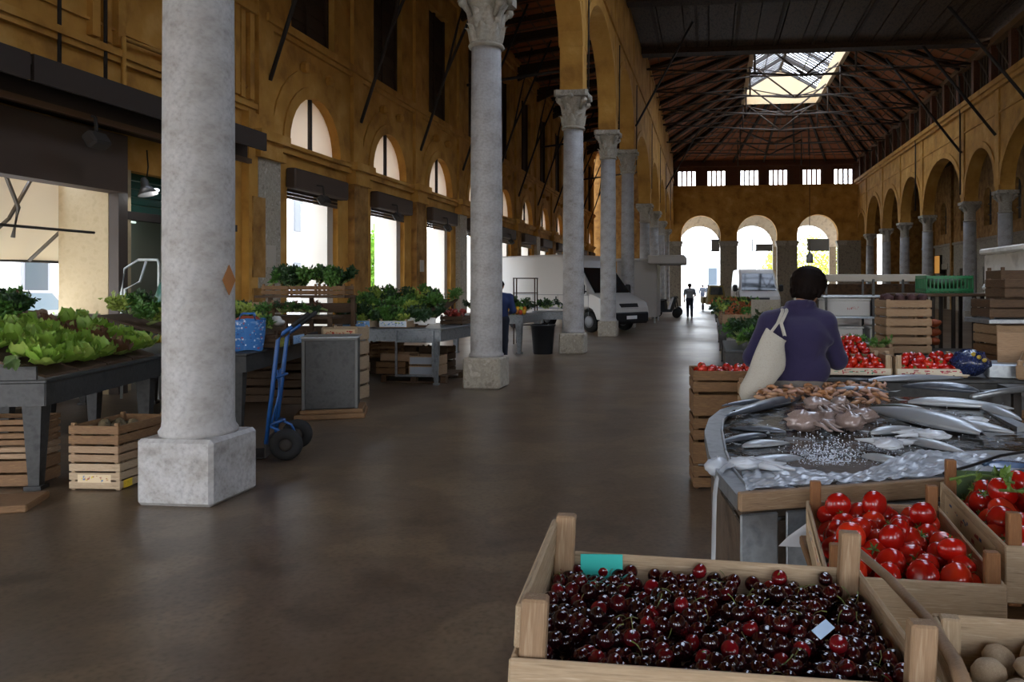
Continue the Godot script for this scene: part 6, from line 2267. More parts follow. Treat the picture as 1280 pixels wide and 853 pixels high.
func cuttlefish(label: String, where: Vector3, s: float, turn: float, m: StandardMaterial3D, flat := 1.0):
	var t := thing("cuttlefish", label, "cuttlefish", where, turn, "cuttlefish and squid on the stand")
	part("mantle", lumpy(int(s * 1000) + int(turn * 10), Vector3(s * 0.6, s * 0.32 * flat, s * 0.45), 0.55, 18, 12), m, t, Vector3(0, s * 0.22 * flat, 0))
	for k in 6:
		var a = -0.9 + 0.36 * k
		var st := mb()
		var d := Vector3(cos(a), 0, sin(a))
		tube(st, [d * s * 0.5 + Vector3(0, s * 0.2 * flat, 0), d * s * 0.85 + Vector3(0, s * 0.18 * flat, 0.01), d * s * 1.1 + Vector3(0, s * 0.05, 0.02 * sin(k * 2.0)), d * s * 1.3 + Vector3(0, 0.006, 0.04 * sin(k * 2.0))], [s * 0.1, s * 0.08, s * 0.05, s * 0.02], 7)
		part("arm", st, m, t)

# ------------------------------------------------------------------ stalls beyond the fish stand
func right_stalls():
	var dk := leaf_mat("dark herb green", "24401c", Color(0.06, 0.12, 0.03))
	var mg := leaf_mat("mid green", "47702a", Color(0.14, 0.25, 0.06))
	steel_table("steel table behind the fish stand carrying two tomato crates", v(1.6, 0, 6.05), 0, 2.1, 0.95, 0.92, {"mat": steel_dark, "leg": 0.04})
	var names = ["tomato crate with printed front beside the woman", "tomato crate with printed front next to the black bag"]
	for i in 2:
		var c := crate(names[i], v([1.0, 1.51][i], 0.922, 5.84), 0.02, 0.49, 0.4, 0.06, {"tone": 0, "rows": 1, "end_h": 0.14, "post": 0.15, "group": "tomato crates behind the fish stand"})
		part("printed_label", sheet(0.47, 0.045), print_mat(["green and red crate print", "red crate print"][i], "cfc4ae", [["2f8a6a", "b03a3a"], ["b03a4a", "8a3038"]][i], 71 + i), c, Vector3(0, 0.036, 0.2015))
		heap_tomatoes(c, 0.22, 0.18, 0.09, 0.037, 3, "round tomato in the %s" % ["crate beside the woman" if i == 0 else "crate next to the black bag", "crate next to the black bag"][i], "tomatoes in the %s crate" % ["woman's", "bag-side"][i], 56)
	# loose heap of tomatoes behind the first crate
	var hb := crate("crate of heaped tomatoes behind the one beside the woman", v(0.98, 0.922, 6.28), 0.02, 0.5, 0.4, 0.12, {"tone": 1, "rows": 1, "post": 0.14})
	heap_tomatoes(hb, 0.22, 0.18, 0.17, 0.037, 3, "round tomato heaped behind the crate beside the woman", "tomatoes heaped behind", 40)
	# brown stack with tomatoes left of the woman
	var y := 0.0
	for k in 5:
		var c := crate("brown crate in the stack left of the woman, %s from the floor" % ["lowest", "second", "third", "fourth", "topmost"][k], v(0.12, y, 6.35), 0.1, 0.52, 0.42, 0.17, {"tone": 2, "rows": 1 if k % 2 else 2, "group": "brown stack beside the woman", "post": 0.178 if k < 4 else 0.17})
		y += 0.182
		if k == 4: heap_tomatoes(c, 0.23, 0.18, 0.17, 0.034, 2, "orange-red tomato in the topmost brown crate left of the woman", "tomatoes in the brown stack", 44)
	# small light crate leaning by the bag, with straw basket
	crate("small pale crate between the brown stack and the woman's bag", v(0.36, 0.62, 6.0), 0.1, 0.26, 0.3, 0.2, {"tone": 1, "rows": 2})
	crate("lower pale crate between the brown stack and the woman's bag", v(0.36, 0.3, 6.0), 0.1, 0.28, 0.32, 0.3, {"tone": 1, "rows": 3, "post": 0.318})
	crate("floor crate under the pale crates beside the woman's bag", v(0.36, 0.0, 6.0), 0.1, 0.28, 0.32, 0.28, {"tone": 2, "rows": 3, "post": 0.298})
	# greens stall beyond
	steel_table("low stall table heaped with dark greens left of the woman", v(0.62, 0, 9.5), 0, 0.9, 1.6, 0.85, {"mat": steel_dark, "leg": 0.03})
	for i in 46:
		bunch("greens_bunch", "dark leafy greens heaped on the stall left of the woman's shoulder", "greens", v(rng.randf_range(0.3, 0.94), 0.85 + rng.randf() * 0.1, rng.randf_range(8.85, 10.05)), rng.randf() * TAU, "greens left of the woman", dk if i % 3 else mg, i % 3 + 1, 0.28, 0.12, 0.07, 80, -0.4)
	single("card_panel", boxmesh(Vector3(0.5, 0.42, 0.02), 0.004), mottle("grey cardboard", ["8f887a", "aba393", "9c9485"], 3.0, 0.9), "grey cardboard panel standing among the stalls left of the woman's head", "panel", Vector3(at(957, 380, 14.0).x, 1.095, -14.0), 0.1)
	for i in 3:
		var d = [15.0, 20.5, 27.0][i]
		var x = [0.75, 0.75, 0.9][i]
		steel_table("far stall table with vegetables along the nave, %s one" % ["first", "second", "third"][i], v(x, 0, d), 0, 1.2, 3.0, 0.88, {"mat": steel_dark, "leg": 0.03, "group": "far stall tables"})
		for k in 26:
			bunch("greens_bunch", "vegetables heaped on the %s far stall table" % ["first", "second", "third"][i], "greens", v(x + rng.randf_range(-0.55, 0.55), 0.885 + rng.randf() * 0.06, d + rng.randf_range(-1.25, 1.25)), rng.randf() * TAU, "vegetables on the %s far table" % ["first", "second", "third"][i], [dk, mg, leaf_mat("orange produce", "a0552a", Color(0.2, 0.1, 0.04)), leaf_mat("yellow green", "8fa044", Color(0.3, 0.36, 0.1))][k % 4], k % 3 + 1, 0.3, 0.12, 0.09, 50, -0.4)
		for k in 3:
			crate("brown produce crate on the %s far stall table, %s" % [["first", "second", "third"][i], ["nearest", "middle", "farthest"][k]], v(x - 0.3, 0.882, d - 1.1 + k), 0.1, 0.5, 0.4, 0.16, {"tone": 1 + k % 2, "group": "crates on far tables"})
	# shelf of white boxes
	var sh := thing("box_shelf", "grey metal shelf of white boxes behind the tomato crates", "shelf", v(1.72, 0, 9.2))
	for sx in [-0.45, 0.05, 0.5]:
		part("upright", boxmesh(Vector3(1.62, 0.025, 0.025)), steel_dark, sh, Vector3(sx, 0.81, 0.3), Vector3(0, 0, PI / 2))
		part("upright", boxmesh(Vector3(1.62, 0.025, 0.025)), steel_dark, sh, Vector3(sx, 0.81, -0.3), Vector3(0, 0, PI / 2))
	for yy in [0.5, 0.92, 1.2, 1.43]:
		part("shelf", boxmesh(Vector3(1.02, 0.02, 0.64)), steel, sh, Vector3(0.02, yy, 0))
	var foam := plain("white foam box", "b5b5b2", 0.7)
	for e in [[1.5, 1.21, "upper long white box with red print on the grey shelf", 0.5, 0.18], [1.95, 1.21, "upper short white box on the grey shelf", 0.3, 0.16], [1.45, 0.94, "lower white box on the grey shelf", 0.44, 0.14], [1.93, 0.94, "lower short white box on the grey shelf", 0.36, 0.14]]:
		var b := thing("foam_box", e[2], "box", v(e[0], e[1], 9.15), 0, "boxes on the grey shelf")
		part("body", boxmesh(Vector3(e[3], e[4], 0.4), 0.012), foam, b, Vector3(0, e[4] / 2, 0))
		part("lid", boxmesh(Vector3(e[3] + 0.02, 0.025, 0.42), 0.008), foam, b, Vector3(0, e[4] + 0.01, 0))
		if e[3] > 0.4: part("printed_label", sheet(0.16, 0.06), print_mat("red lettering on foam", "b5b5b2", ["9a3a3a"], 81), b, Vector3(0.06, e[4] / 2, 0.2015))
	for i in 18:
		bunch("greens_bunch", "greens on the lower boards of the grey shelf", "greens", v(rng.randf_range(1.35, 2.1), 0.52 + rng.randf() * 0.08, rng.randf_range(8.95, 9.3)), rng.randf() * TAU, "greens on the grey shelf", dk if i % 3 else mg, i % 3 + 1, 0.26, 0.1, 0.06, 60, -0.4)
	# pale beam of the stall frame beyond
	var sf := thing("stall_gantry", "pale wooden stall gantry with a long top beam behind the shelf", "frame", v(1.95, 0, 12.2))
	part("beam", boxmesh(Vector3(1.95, 0.11, 0.08), 0.01), plain("pale painted wood", "a49e92", 0.8), sf, Vector3(0.25, 1.66, 0))
	for sx in [-0.65, 1.15]: part("post", boxmesh(Vector3(1.61, 0.08, 0.08), 0.01), plain("pale painted wood", "a49e92", 0.8), sf, Vector3(sx, 0.805, 0), Vector3(0, 0, PI / 2))
	part("back_panel", boxmesh(Vector3(1.7, 0.35, 0.04), 0.01), dark_wood, sf, Vector3(0.25, 1.4, -0.1))
	# table with the tall crate stack
	steel_table("dark steel table under the tall stack of pale crates", v(2.0, 0, 7.75), 0, 1.6, 0.9, 0.93, {"mat": steel_dark, "leg": 0.04})
	for k in 3:
		var c := crate("slatted crate in the tall stack behind the tomatoes, %s" % ["bottom", "middle", "top"][k], v(1.77, 0.932 + k * 0.165, 7.6), 0.03, 0.4, 0.44, 0.155, {"tone": 1, "rows": 2, "group": "tall crate stack", "post": 0.163, "gap": 0.014})
	for i in 9:
		single("beetroot", lumpy(140 + i, Vector3(0.045, 0.042, 0.045), 0.3), plain("beetroot skin", "3a1d1c", 0.7), "dark round beetroot on top of the tall crate stack", "beetroot", v(1.63 + 0.1 * (i % 4), 1.43, 7.5 + 0.09 * (i / 4)), i, "beetroots on the stack")
	crate("flat pale tray of green beans behind the tomato crate", v(1.33, 0.932, 7.1), 0.02, 0.44, 0.3, 0.09, {"tone": 1, "rows": 1})
	for i in 8:
		bunch("bean_bunch", "green beans in the flat pale tray", "beans", v(1.18 + 0.04 * i, 1.0, 7.1 + 0.04 * (i % 3)), i, "beans in the flat tray", mg, i % 3 + 1, 0.14, 0.05, 0.04, 40, -0.2)
	steel_table("low steel table under the flat bean tray", v(1.3, 0, 7.1), 0, 0.7, 0.44, 0.93, {"mat": steel_dark, "leg": 0.03})
	# tall dark stand with the green plastic crate
	var ts := thing("tall_stand", "tall dark iron stand under the green plastic crate", "stand", v(2.45, 0, 8.6))
	for sx in [-0.42, -0.2, 0.0, 0.2, 0.42]:
		for sz in [-0.22, 0.22]:
			part("leg", boxmesh(Vector3(1.44, 0.035, 0.035)), iron, ts, Vector3(sx, 0.72, sz), Vector3(0, 0, PI / 2))
	part("top", boxmesh(Vector3(1.1, 0.03, 0.6)), woods[3], ts, Vector3(0, 1.455, 0))
	part("shelf", boxmesh(Vector3(0.95, 0.03, 0.5)), iron, ts, Vector3(0, 0.6, 0))
	green_crate(v(2.42, 1.472, 8.6))
	single("plastic_bag", crumple(320, 0.09), plain("white plastic bag", "d9dad6", 0.35), "crumpled white bag beside the green plastic crate", "bag", v(2.86, 1.53, 8.6))
	for i in 14:
		single("carrot_bag", lumpy(150 + i, Vector3(0.05, 0.04, 0.06), 0.3), plain("orange roots", "9a4a22", 0.6), "orange root vegetable on the boards beside the dark stand", "root", v(2.0 + 0.07 * (i % 4), 1.0 + 0.09 * (i / 4), 8.15), i, "orange roots")
	# crates at the picture's edge
	y = 0.0
	for k in 7:
		crate("brown slatted crate in the stack at the picture's edge, %s from the floor" % ["lowest", "second", "third", "fourth", "fifth", "sixth", "topmost"][k], v(2.66, y, 7.2), 0.12, 0.62, 0.44, 0.165, {"tone": 2 if k % 3 else 1, "rows": 2, "group": "crates at the picture's edge", "post": 0.172})
		y += 0.175
	single("grey_board", boxmesh(Vector3(0.8, 0.04, 0.5), 0.006), steel, "grey board lying on the crate stack at the picture's edge", "board", v(2.68, 1.25, 7.2), 0.1)
	var y3 := 1.272
	for k in 2:
		crate("%s brown crate above the grey board at the picture's edge" % ["lower", "upper"][k], v(2.62 + 0.12 * k, y3, 7.2), 0.05, 0.6, 0.42, 0.16, {"tone": 3, "rows": 2, "group": "crates above the grey board", "post": 0.168})
		y3 += 0.17
	crate("dark wooden box high on the stack at the picture's edge", v(2.95, 1.272, 8.0), 0.05, 0.5, 0.36, 0.42, {"tone": 3, "rows": 4})
	crate("dark crate carrying the high wooden box", v(2.95, 0.0, 8.0), 0.05, 0.5, 0.36, 1.26, {"tone": 3, "rows": 7, "post": 1.268})
	# bag, boards near the edge
	var bp := at(1212, 449, 5.7)
	var bb := thing("black_bag", "shiny black plastic bag with blue, white and yellow print behind the fish stand", "bag", Vector3(bp.x, 0.922, bp.z))
	part("body", crumple(330, 0.19), mottle("printed black film", ["0f1320", "141828", "2a3c78", "10131c", "8f98b5"], 3.0, 0.25, 0.03), bb, Vector3(0, 0.1, 0))
	for i in 3: part("yellow_print", lumpy(160 + i, Vector3(0.016, 0.014, 0.006), 0.3), plain("yellow print", "9a8424", 0.5), bb, Vector3(-0.02 + 0.035 * i, 0.17 - 0.02 * i, 0.145))
	var pb := thing("plank_panel", "pale wooden panel leaning at the picture's edge behind the fish stand", "panel", v(2.15, 0.93, 5.75), -0.3)
	part("panel", boxmesh(Vector3(0.34, 0.3, 0.02), 0.004), woods[1], pb, Vector3(0, 0.15, 0), Vector3(-0.35, 0, 0))
	var lb := crate("tilted pale crate lid lying at the picture's edge behind the fish stand", v(2.3, 0.99, 5.6), -0.5, 0.42, 0.5, 0.1, {"tone": 1, "rows": 1})
	lb.rotation.x = 0.25
	single("steel_tray", boxmesh(Vector3(0.4, 0.1, 0.3), 0.01), steel, "grey metal tray under the tilted lid at the picture's edge", "tray", v(2.1, 0.97, 5.75), -0.2)
	# iron pipe beyond the stand
	var st := mb()
	tube(st, [on(1215, 497, 0.93), on(1250, 490, 0.95), on(1300, 484, 0.97)], 0.018, 8)
	single("steel_pipe", st, steel, "grey pipe lying behind the fish stand at the picture's edge", "pipe")
	var ub := thing("dark_trestle", "dark trestle table behind the far corner of the fish stand", "table", v(1.95, 0, 5.2))
	part("top", boxmesh(Vector3(0.7, 0.03, 0.4)), steel_dark, ub, Vector3(0.25, 0.9, 0))
	for sx in [0.0, 0.5]:
		for sz in [-0.15, 0.15]: part("leg", boxmesh(Vector3(0.885, 0.05, 0.05)), iron, ub, Vector3(sx, 0.4425, sz), Vector3(0, 0, PI / 2))
	# pale kiosk at the far side
	var kk := thing("kiosk", "pale plastered kiosk at the picture's edge before the far arcade", "kiosk", v(7.1, 0, 16.6))
	part("body", boxmesh(Vector3(2.6, 2.2, 2.2), 0.03), plaster, kk, Vector3(0, 1.1, 0))
	part("cornice", boxmesh(Vector3(2.76, 0.12, 2.36), 0.03), plaster, kk, Vector3(0, 2.26, 0))
	part("hatch", boxmesh(Vector3(1.2, 1.0, 0.05), 0.01), dark_wood, kk, Vector3(0.3, 1.4, 1.12))
	part("roof_box", boxmesh(Vector3(2.0, 0.9, 0.8), 0.02), mottle("grey roof box", ["4f4a44", "6a645c"], 1.0, 0.8), kk, Vector3(0.4, 2.75, 0))
	# pale kiosk beside the near arcade
	var k2 := thing("kiosk", "pale stall kiosk with a light canopy beside the near arcade", "kiosk", v(-2.75, 0, 33.3))
	part("panel", boxmesh(Vector3(1.6, 2.3, 0.08), 0.01), plain("pale stall panel", "b3aea6", 0.7), k2, Vector3(-0.2, 1.4, 0.6))
	part("panel", boxmesh(Vector3(0.08, 2.3, 2.4), 0.01), plain("pale stall panel", "b3aea6", 0.7), k2, Vector3(0.6, 1.4, -0.6))
	part("canopy", boxmesh(Vector3(1.5, 0.35, 3.0), 0.04), plain("pale canopy", "c0bab0", 0.7), k2, Vector3(1.05, 2.6, -0.3))
	part("roof", boxmesh(Vector3(1.8, 0.1, 2.6), 0.02), plain("pale canopy", "c0bab0", 0.7), k2, Vector3(-0.2, 2.6, -0.5))
	for e in [[-0.9, 0.55], [0.55, 0.55], [-0.9, -1.7], [0.55, -1.7]]: part("post", boxmesh(Vector3(2.55, 0.06, 0.06)), steel, k2, Vector3(e[0], 1.275, e[1]), Vector3(0, 0, PI / 2))

func green_crate(where: Vector3):
	var t := thing("plastic_crate", "green ribbed plastic crate on the tall dark stand", "crate", where, 0.05)
	var m := plain("green plastic crate", "0f6a3a", 0.4)
	var w := 0.46
	var d := 0.34
	var h := 0.18
	part("floor_panel", boxmesh(Vector3(w, 0.01, d), 0.002), m, t, Vector3(0, 0.005, 0))
	for yy in [0.03, h - 0.02]:
		for s in [-1, 1]:
			part("rail", boxmesh(Vector3(w, 0.03, 0.012)), m, t, Vector3(0, yy, s * d / 2))
			part("rail", boxmesh(Vector3(0.012, 0.03, d)), m, t, Vector3(s * w / 2, yy, 0))
	for k in 13:
		for s in [-1, 1]: part("rib", boxmesh(Vector3(0.014, h, 0.01)), m, t, Vector3(-w / 2 + w * k / 12.0, h / 2, s * d / 2))
	for k in 9:
		for s in [-1, 1]: part("rib", boxmesh(Vector3(0.01, h, 0.014)), m, t, Vector3(s * w / 2, h / 2, -d / 2 + d * k / 8.0))
	part("contents", lumpy(170, Vector3(0.2, 0.06, 0.14), 0.4), leaf_mat("dark herb green", "24401c", Color(0.06, 0.12, 0.03)), t, Vector3(0, 0.1, 0))

# ------------------------------------------------------------------ people
# each bone: [from, to, radius, radius] ; a smooth union of tapered capsules meshed as surface nets
func net(st: SurfaceTool, bones: Array, cell: float, k: float):
	var lo := Vector3.INF
	var hi := -Vector3.INF
	for b in bones:
		var m = maxf(b[2], b[3])
		lo = lo.min(b[0] - Vector3.ONE * m).min(b[1] - Vector3.ONE * m)
		hi = hi.max(b[0] + Vector3.ONE * m).max(b[1] + Vector3.ONE * m)
	lo -= Vector3.ONE * (k + cell * 3)
	hi += Vector3.ONE * (k + cell * 3)
	var nx := int((hi.x - lo.x) / cell) + 2
	var ny := int((hi.y - lo.y) / cell) + 2
	var nz := int((hi.z - lo.z) / cell) + 2
	var f := PackedFloat32Array()
	f.resize(nx * ny * nz)
	f.fill(1.0)
	for b in bones:
		var a: Vector3 = b[0]
		var e: Vector3 = b[1]
		var ra: float = b[2]
		var rb: float = b[3]
		var sq: Vector3 = b[4] if b.size() > 4 else Vector3.ONE
		var m: float = maxf(ra, rb) + k + cell * 2.0
		var l0 := (a.min(e) - Vector3.ONE * m - lo) / cell
		var h0 := (a.max(e) + Vector3.ONE * m - lo) / cell
		var ab := (e - a) / sq
		var len2 := maxf(ab.length_squared(), 1e-9)
		var least := minf(sq.x, minf(sq.y, sq.z))
		for z in range(maxi(0, int(l0.z)), mini(nz, int(h0.z) + 2)):
			for y in range(maxi(0, int(l0.y)), mini(ny, int(h0.y) + 2)):
				var row := (z * ny + y) * nx
				for x in range(maxi(0, int(l0.x)), mini(nx, int(h0.x) + 2)):
					var p := (lo + Vector3(x, y, z) * cell - a) / sq
					var t := clampf(p.dot(ab) / len2, 0.0, 1.0)
					var d := ((p - ab * t).length() - lerpf(ra, rb, t)) * (1.0 if least > 0.99 else 0.85)
					var o := f[row + x]
					var h := maxf(k - absf(o - d), 0.0) / k
					f[row + x] = minf(o, d) - h * h * k * 0.25
	var id := PackedInt32Array()
	id.resize(nx * ny * nz)
	id.fill(-1)
	var vs := PackedVector3Array()
	var corner := [0, 1, nx, nx + 1, nx * ny, nx * ny + 1, nx * ny + nx, nx * ny + nx + 1]
	var edges := [[0, 1], [2, 3], [4, 5], [6, 7], [0, 2], [1, 3], [4, 6], [5, 7], [0, 4], [1, 5], [2, 6], [3, 7]]
	var offs := [Vector3(0, 0, 0), Vector3(1, 0, 0), Vector3(0, 1, 0), Vector3(1, 1, 0), Vector3(0, 0, 1), Vector3(1, 0, 1), Vector3(0, 1, 1), Vector3(1, 1, 1)]
	for z in nz - 1:
		for y in ny - 1:
			for x in nx - 1:
				var i := (z * ny + y) * nx + x
				var c0 := f[i]
				if c0 > 0.5: continue
				var mask := 0
				for c in 8:
					if f[i + corner[c]] < 0.0: mask |= 1 << c
				if mask == 0 or mask == 255: continue
				var s := Vector3.ZERO
				var n := 0
				for e in edges:
					var da := f[i + corner[e[0]]]
					var db := f[i + corner[e[1]]]
					if (da < 0.0) != (db < 0.0):
						var oa: Vector3 = offs[e[0]]
						var ob: Vector3 = offs[e[1]]
						s += oa.lerp(ob, da / (da - db))
						n += 1
				id[i] = vs.size()
				vs.append(lo + (Vector3(x, y, z) + s / n) * cell)
	st.set_smooth_group(0)
	var steps := [[1, nx, nx * ny], [nx, nx * ny, 1], [nx * ny, 1, nx]]
	for z in range(1, nz - 1):
		for y in range(1, ny - 1):
			for x in range(1, nx - 1):
				var i := (z * ny + y) * nx + x
				var a := f[i]
				if a > 0.5: continue
				for s in steps:
					var b := f[i + s[0]]
					if (a < 0.0) == (b < 0.0): continue
					var q := [id[i], id[i - s[1]], id[i - s[1] - s[2]], id[i - s[2]]]
					if q.has(-1): continue
					var v0 := vs[q[0]]
					var v1 := vs[q[1]]
					var v2 := vs[q[2]]
					var v3 := vs[q[3]]
					if a < 0.0:
						tri(st, v0, v1, v2)
						tri(st, v0, v2, v3)
					else:
						tri(st, v0, v2, v1)
						tri(st, v0, v3, v2)

func hand_bones(wrist: Vector3, dir: Vector3, palm_up: Vector3, thumb_side: float, s: float) -> Array:
	var d := dir.normalized()
	var side := d.cross(palm_up).normalized() * thumb_side
	var up := side.cross(d).normalized() * thumb_side
	var bones := []
	var kn := wrist + d * 0.085 * s
	for i in 4:
		var off = side * (0.027 - 0.018 * i) * s
		bones.append([wrist + off * 0.5, kn + off, 0.016 * s, 0.0115 * s])
		var L = [0.07, 0.078, 0.072, 0.056][i] * s
		var b1: Vector3 = kn + off + (d * 0.9 - up * 0.35).normalized() * L * 0.5
		var b2: Vector3 = b1 + (d * 0.45 - up * 0.9).normalized() * L * 0.32
		var b3: Vector3 = b2 + (d * -0.1 - up).normalized() * L * 0.22
		bones.append([kn + off, b1, 0.0095 * s, 0.0085 * s])
		bones.append([b1, b2, 0.0085 * s, 0.0078 * s])
		bones.append([b2, b3, 0.0078 * s, 0.0065 * s])
	var t0 := wrist + d * 0.03 * s + side * 0.025 * s
	var t1: Vector3 = t0 + (d * 0.6 + side * 0.7 - up * 0.25).normalized() * 0.038 * s
	bones.append([wrist + d * 0.015 * s, t0, 0.016 * s, 0.013 * s])
	bones.append([t0, t1, 0.0125 * s, 0.0105 * s])
	bones.append([t1, t1 + (d * 0.95 + side * 0.1 - up * 0.4).normalized() * 0.03 * s, 0.0105 * s, 0.0085 * s])
	return bones

# joints in the person's own axes: x to the person's right seen from behind, y up, facing -z
func person(label: String, where: Vector3, turn: float, j: Dictionary, top: StandardMaterial3D, bottom: StandardMaterial3D, hair: StandardMaterial3D, skin_m: StandardMaterial3D, cell: float, opt := {}) -> Node3D:
	var t := thing("person", label, "person", where, turn)
	var hd: Vector3 = j.head
	var fwd: Vector3 = j.get("look", Vector3(0, 0, -1)).normalized()
	var hs: float = j.get("hs", 1.0)
	var sd := fwd.cross(Vector3.UP).normalized()
	var upv := sd.cross(fwd).normalized()
	var bones := []
	# head, neck
	bones.append([hd + upv * 0.03 * hs, hd + upv * 0.02 * hs + fwd * 0.02, 0.082 * hs, 0.08 * hs])
	bones.append([hd - upv * 0.03 * hs + fwd * 0.03 * hs, hd - upv * 0.075 * hs + fwd * 0.05 * hs, 0.062 * hs, 0.042 * hs])
	bones.append([j.neck, hd - upv * 0.05 * hs - fwd * 0.015, 0.052, 0.05])
	var torso := [
		[j.chest + Vector3(-0.07, 0.03, 0), j.chest + Vector3(0.07, 0.03, 0), 0.125, 0.125],
		[j.neck - Vector3(0, 0.05, 0), j.chest, 0.07, 0.12],
		[j.sl, j.neck - Vector3(0, 0.02, 0), 0.06, 0.055], [j.sr, j.neck - Vector3(0, 0.02, 0), 0.06, 0.055],
		[j.chest + Vector3(-0.05, 0, 0), j.waist + Vector3(-0.045, 0, 0), 0.12, 0.105], [j.chest + Vector3(0.05, 0, 0), j.waist + Vector3(0.045, 0, 0), 0.12, 0.105],
		[j.waist + Vector3(-0.05, 0, 0), j.hip + Vector3(-0.06, 0.02, 0), 0.105, 0.12], [j.waist + Vector3(0.05, 0, 0), j.hip + Vector3(0.06, 0.02, 0), 0.105, 0.12]]
	var arms := [[j.sl, j.el, 0.055, 0.042], [j.el, j.wl, 0.042, 0.028], [j.sr, j.er, 0.055, 0.042], [j.er, j.wr, 0.042, 0.028]]
	var legs := [[j.hip + Vector3(-0.08, -0.02, 0), j.kl, 0.1, 0.06], [j.kl, j.al, 0.06, 0.04], [j.hip + Vector3(0.08, -0.02, 0), j.kr, 0.1, 0.06], [j.kr, j.ar, 0.06, 0.04]]
	var feet := []
	for a in [j.al, j.ar]:
		feet.append([a + Vector3(0, -0.03, 0.03), a + Vector3(0, -0.045, -0.13), 0.038, 0.032])
	bones.append_array(torso)
	bones.append_array(arms)
	bones.append_array(legs)
	bones.append_array(feet)
	var st := mb()
	net(st, bones, cell, 0.03)
	var fine = minf(cell * 0.35, 0.006)
	net(st, hand_bones(j.wl, j.wl - j.el, Vector3.UP, 1.0, 1.0), fine, 0.008)
	net(st, hand_bones(j.wr, j.wr - j.er, Vector3.UP, -1.0, 1.0), fine, 0.008)
	# nose, ears, lips, brow on a finer grid
	net(st, [[hd + fwd * 0.098 * hs + upv * 0.01, hd + fwd * 0.118 * hs - upv * 0.03, 0.008, 0.013], [hd + fwd * 0.1 * hs - upv * 0.062, hd + fwd * 0.098 * hs - upv * 0.068, 0.016, 0.014],
		[hd - sd * 0.084 * hs - upv * 0.02, hd - sd * 0.086 * hs + upv * 0.02, 0.014, 0.018], [hd + sd * 0.084 * hs - upv * 0.02, hd + sd * 0.086 * hs + upv * 0.02, 0.014, 0.018],
		[hd + fwd * 0.088 * hs + upv * 0.03 - sd * 0.04, hd + fwd * 0.088 * hs + upv * 0.03 + sd * 0.04, 0.013, 0.013]], maxf(fine, 0.004), 0.008)
	part("body", st, skin_m, t)
	for s in [-1, 1]:
		st = mb()
		ball(st, hd + fwd * 0.092 * hs + sd * 0.033 * s + upv * 0.006, Vector3.ONE * 0.011, 8, 6)
		part("eye", st, plain("dark eye", "201814", 0.2), t)
	# clothes, a finger's breadth over the body
	var grow = func(list, by):
		var o := []
		for b in list: o.append([b[0], b[1], b[2] + by, b[3] + by])
		return o
	st = mb()
	var jumper := torso.slice(0, 6)
	for e in [-0.05, 0.05]: jumper.append([j.waist + Vector3(e, 0, 0), j.waist.lerp(j.hip, 0.3) + Vector3(e, 0, 0), 0.105, 0.108])
	var cl = grow.call(jumper, 0.013)
	cl.append_array(grow.call([[j.sl, j.el, 0.055, 0.046], [j.el, j.el.lerp(j.wl, 0.86), 0.046, 0.034], [j.sr, j.er, 0.055, 0.046], [j.er, j.er.lerp(j.wr, 0.86), 0.046, 0.034]] if opt.get("long", true) else [[j.sl, j.sl.lerp(j.el, 0.7), 0.06, 0.055], [j.sr, j.sr.lerp(j.er, 0.7), 0.06, 0.055]], 0.015))
	if opt.get("collar", false):
		for i in 10:
			var a0 = TAU * i / 10.0
			var a1 = TAU * (i + 1) / 10.0
			var ring = func(a): return j.neck + Vector3(cos(a) * 0.075, 0.035 + 0.012 * sin(a), sin(a) * 0.07)
			cl.append([ring.call(a0), ring.call(a1), 0.016, 0.016])
	for b in opt.get("folds", []): cl.append(b)
	net(st, cl, cell, 0.025)
	part(opt.get("top_name", "sweater"), st, top, t)
	st = mb()
	var tr = grow.call(legs, 0.016)
	tr.append([j.hip + Vector3(-0.06, 0.0, 0), j.hip + Vector3(0.06, 0.0, 0), 0.135, 0.135])
	net(st, tr, cell, 0.03)
	part("trousers", st, bottom, t)
	st = mb()
	net(st, grow.call(feet, 0.009), cell, 0.02)
	part("shoe", st, plain("dark shoe leather", "1d1a18", 0.6), t)
	# hair: a cap round the back and top with a fringe line
	var hb := [[hd + upv * 0.035 * hs - fwd * 0.02 * hs, hd + upv * 0.04 * hs + fwd * 0.015 * hs, 0.098 * hs, 0.093 * hs], [hd - fwd * 0.035 * hs, hd - fwd * 0.04 * hs - upv * (0.05 if opt.get("bob", false) else 0.02) * hs, 0.088 * hs, 0.07 * hs]]
	if opt.get("bob", false):
		for s in [-1, 1]: hb.append([hd + sd * 0.06 * s * hs + upv * 0.03, hd + sd * 0.072 * s * hs - upv * 0.035 - fwd * 0.03, 0.052 * hs, 0.034 * hs])
		for i in 7:
			var a = -1.3 + 0.43 * i
			var q := sd * sin(a) * 0.082 * hs - fwd * cos(a) * 0.1 * hs
			hb.append([hd + q * 0.9 + upv * 0.07, hd + q - upv * 0.07, 0.02, 0.016])
		for i in 34:
			var a = -2.2 + 4.4 * i / 33.0
			var q := sd * sin(a) - fwd * cos(a)
			var w = 0.5 + 0.5 * sin(i * 2.7)
			var prev := hd + upv * 0.13 * hs
			for k in 6:
				var el = 1.25 - 0.36 * k - 0.08 * w * k * 0.5
				var cur: Vector3 = hd + upv * (0.03 + sin(el) * 0.1) * hs + q * cos(el) * (0.102 + 0.006 * w) * hs
				if k > 0: hb.append([prev, cur, 0.011, 0.011 - 0.001 * k])
				prev = cur
				if k == 4 and absf(a) > 1.5: break
	st = mb()
	net(st, hb, maxf(cell * 0.55, 0.006), 0.01)
	part("hair", st, hair, t)
	return t

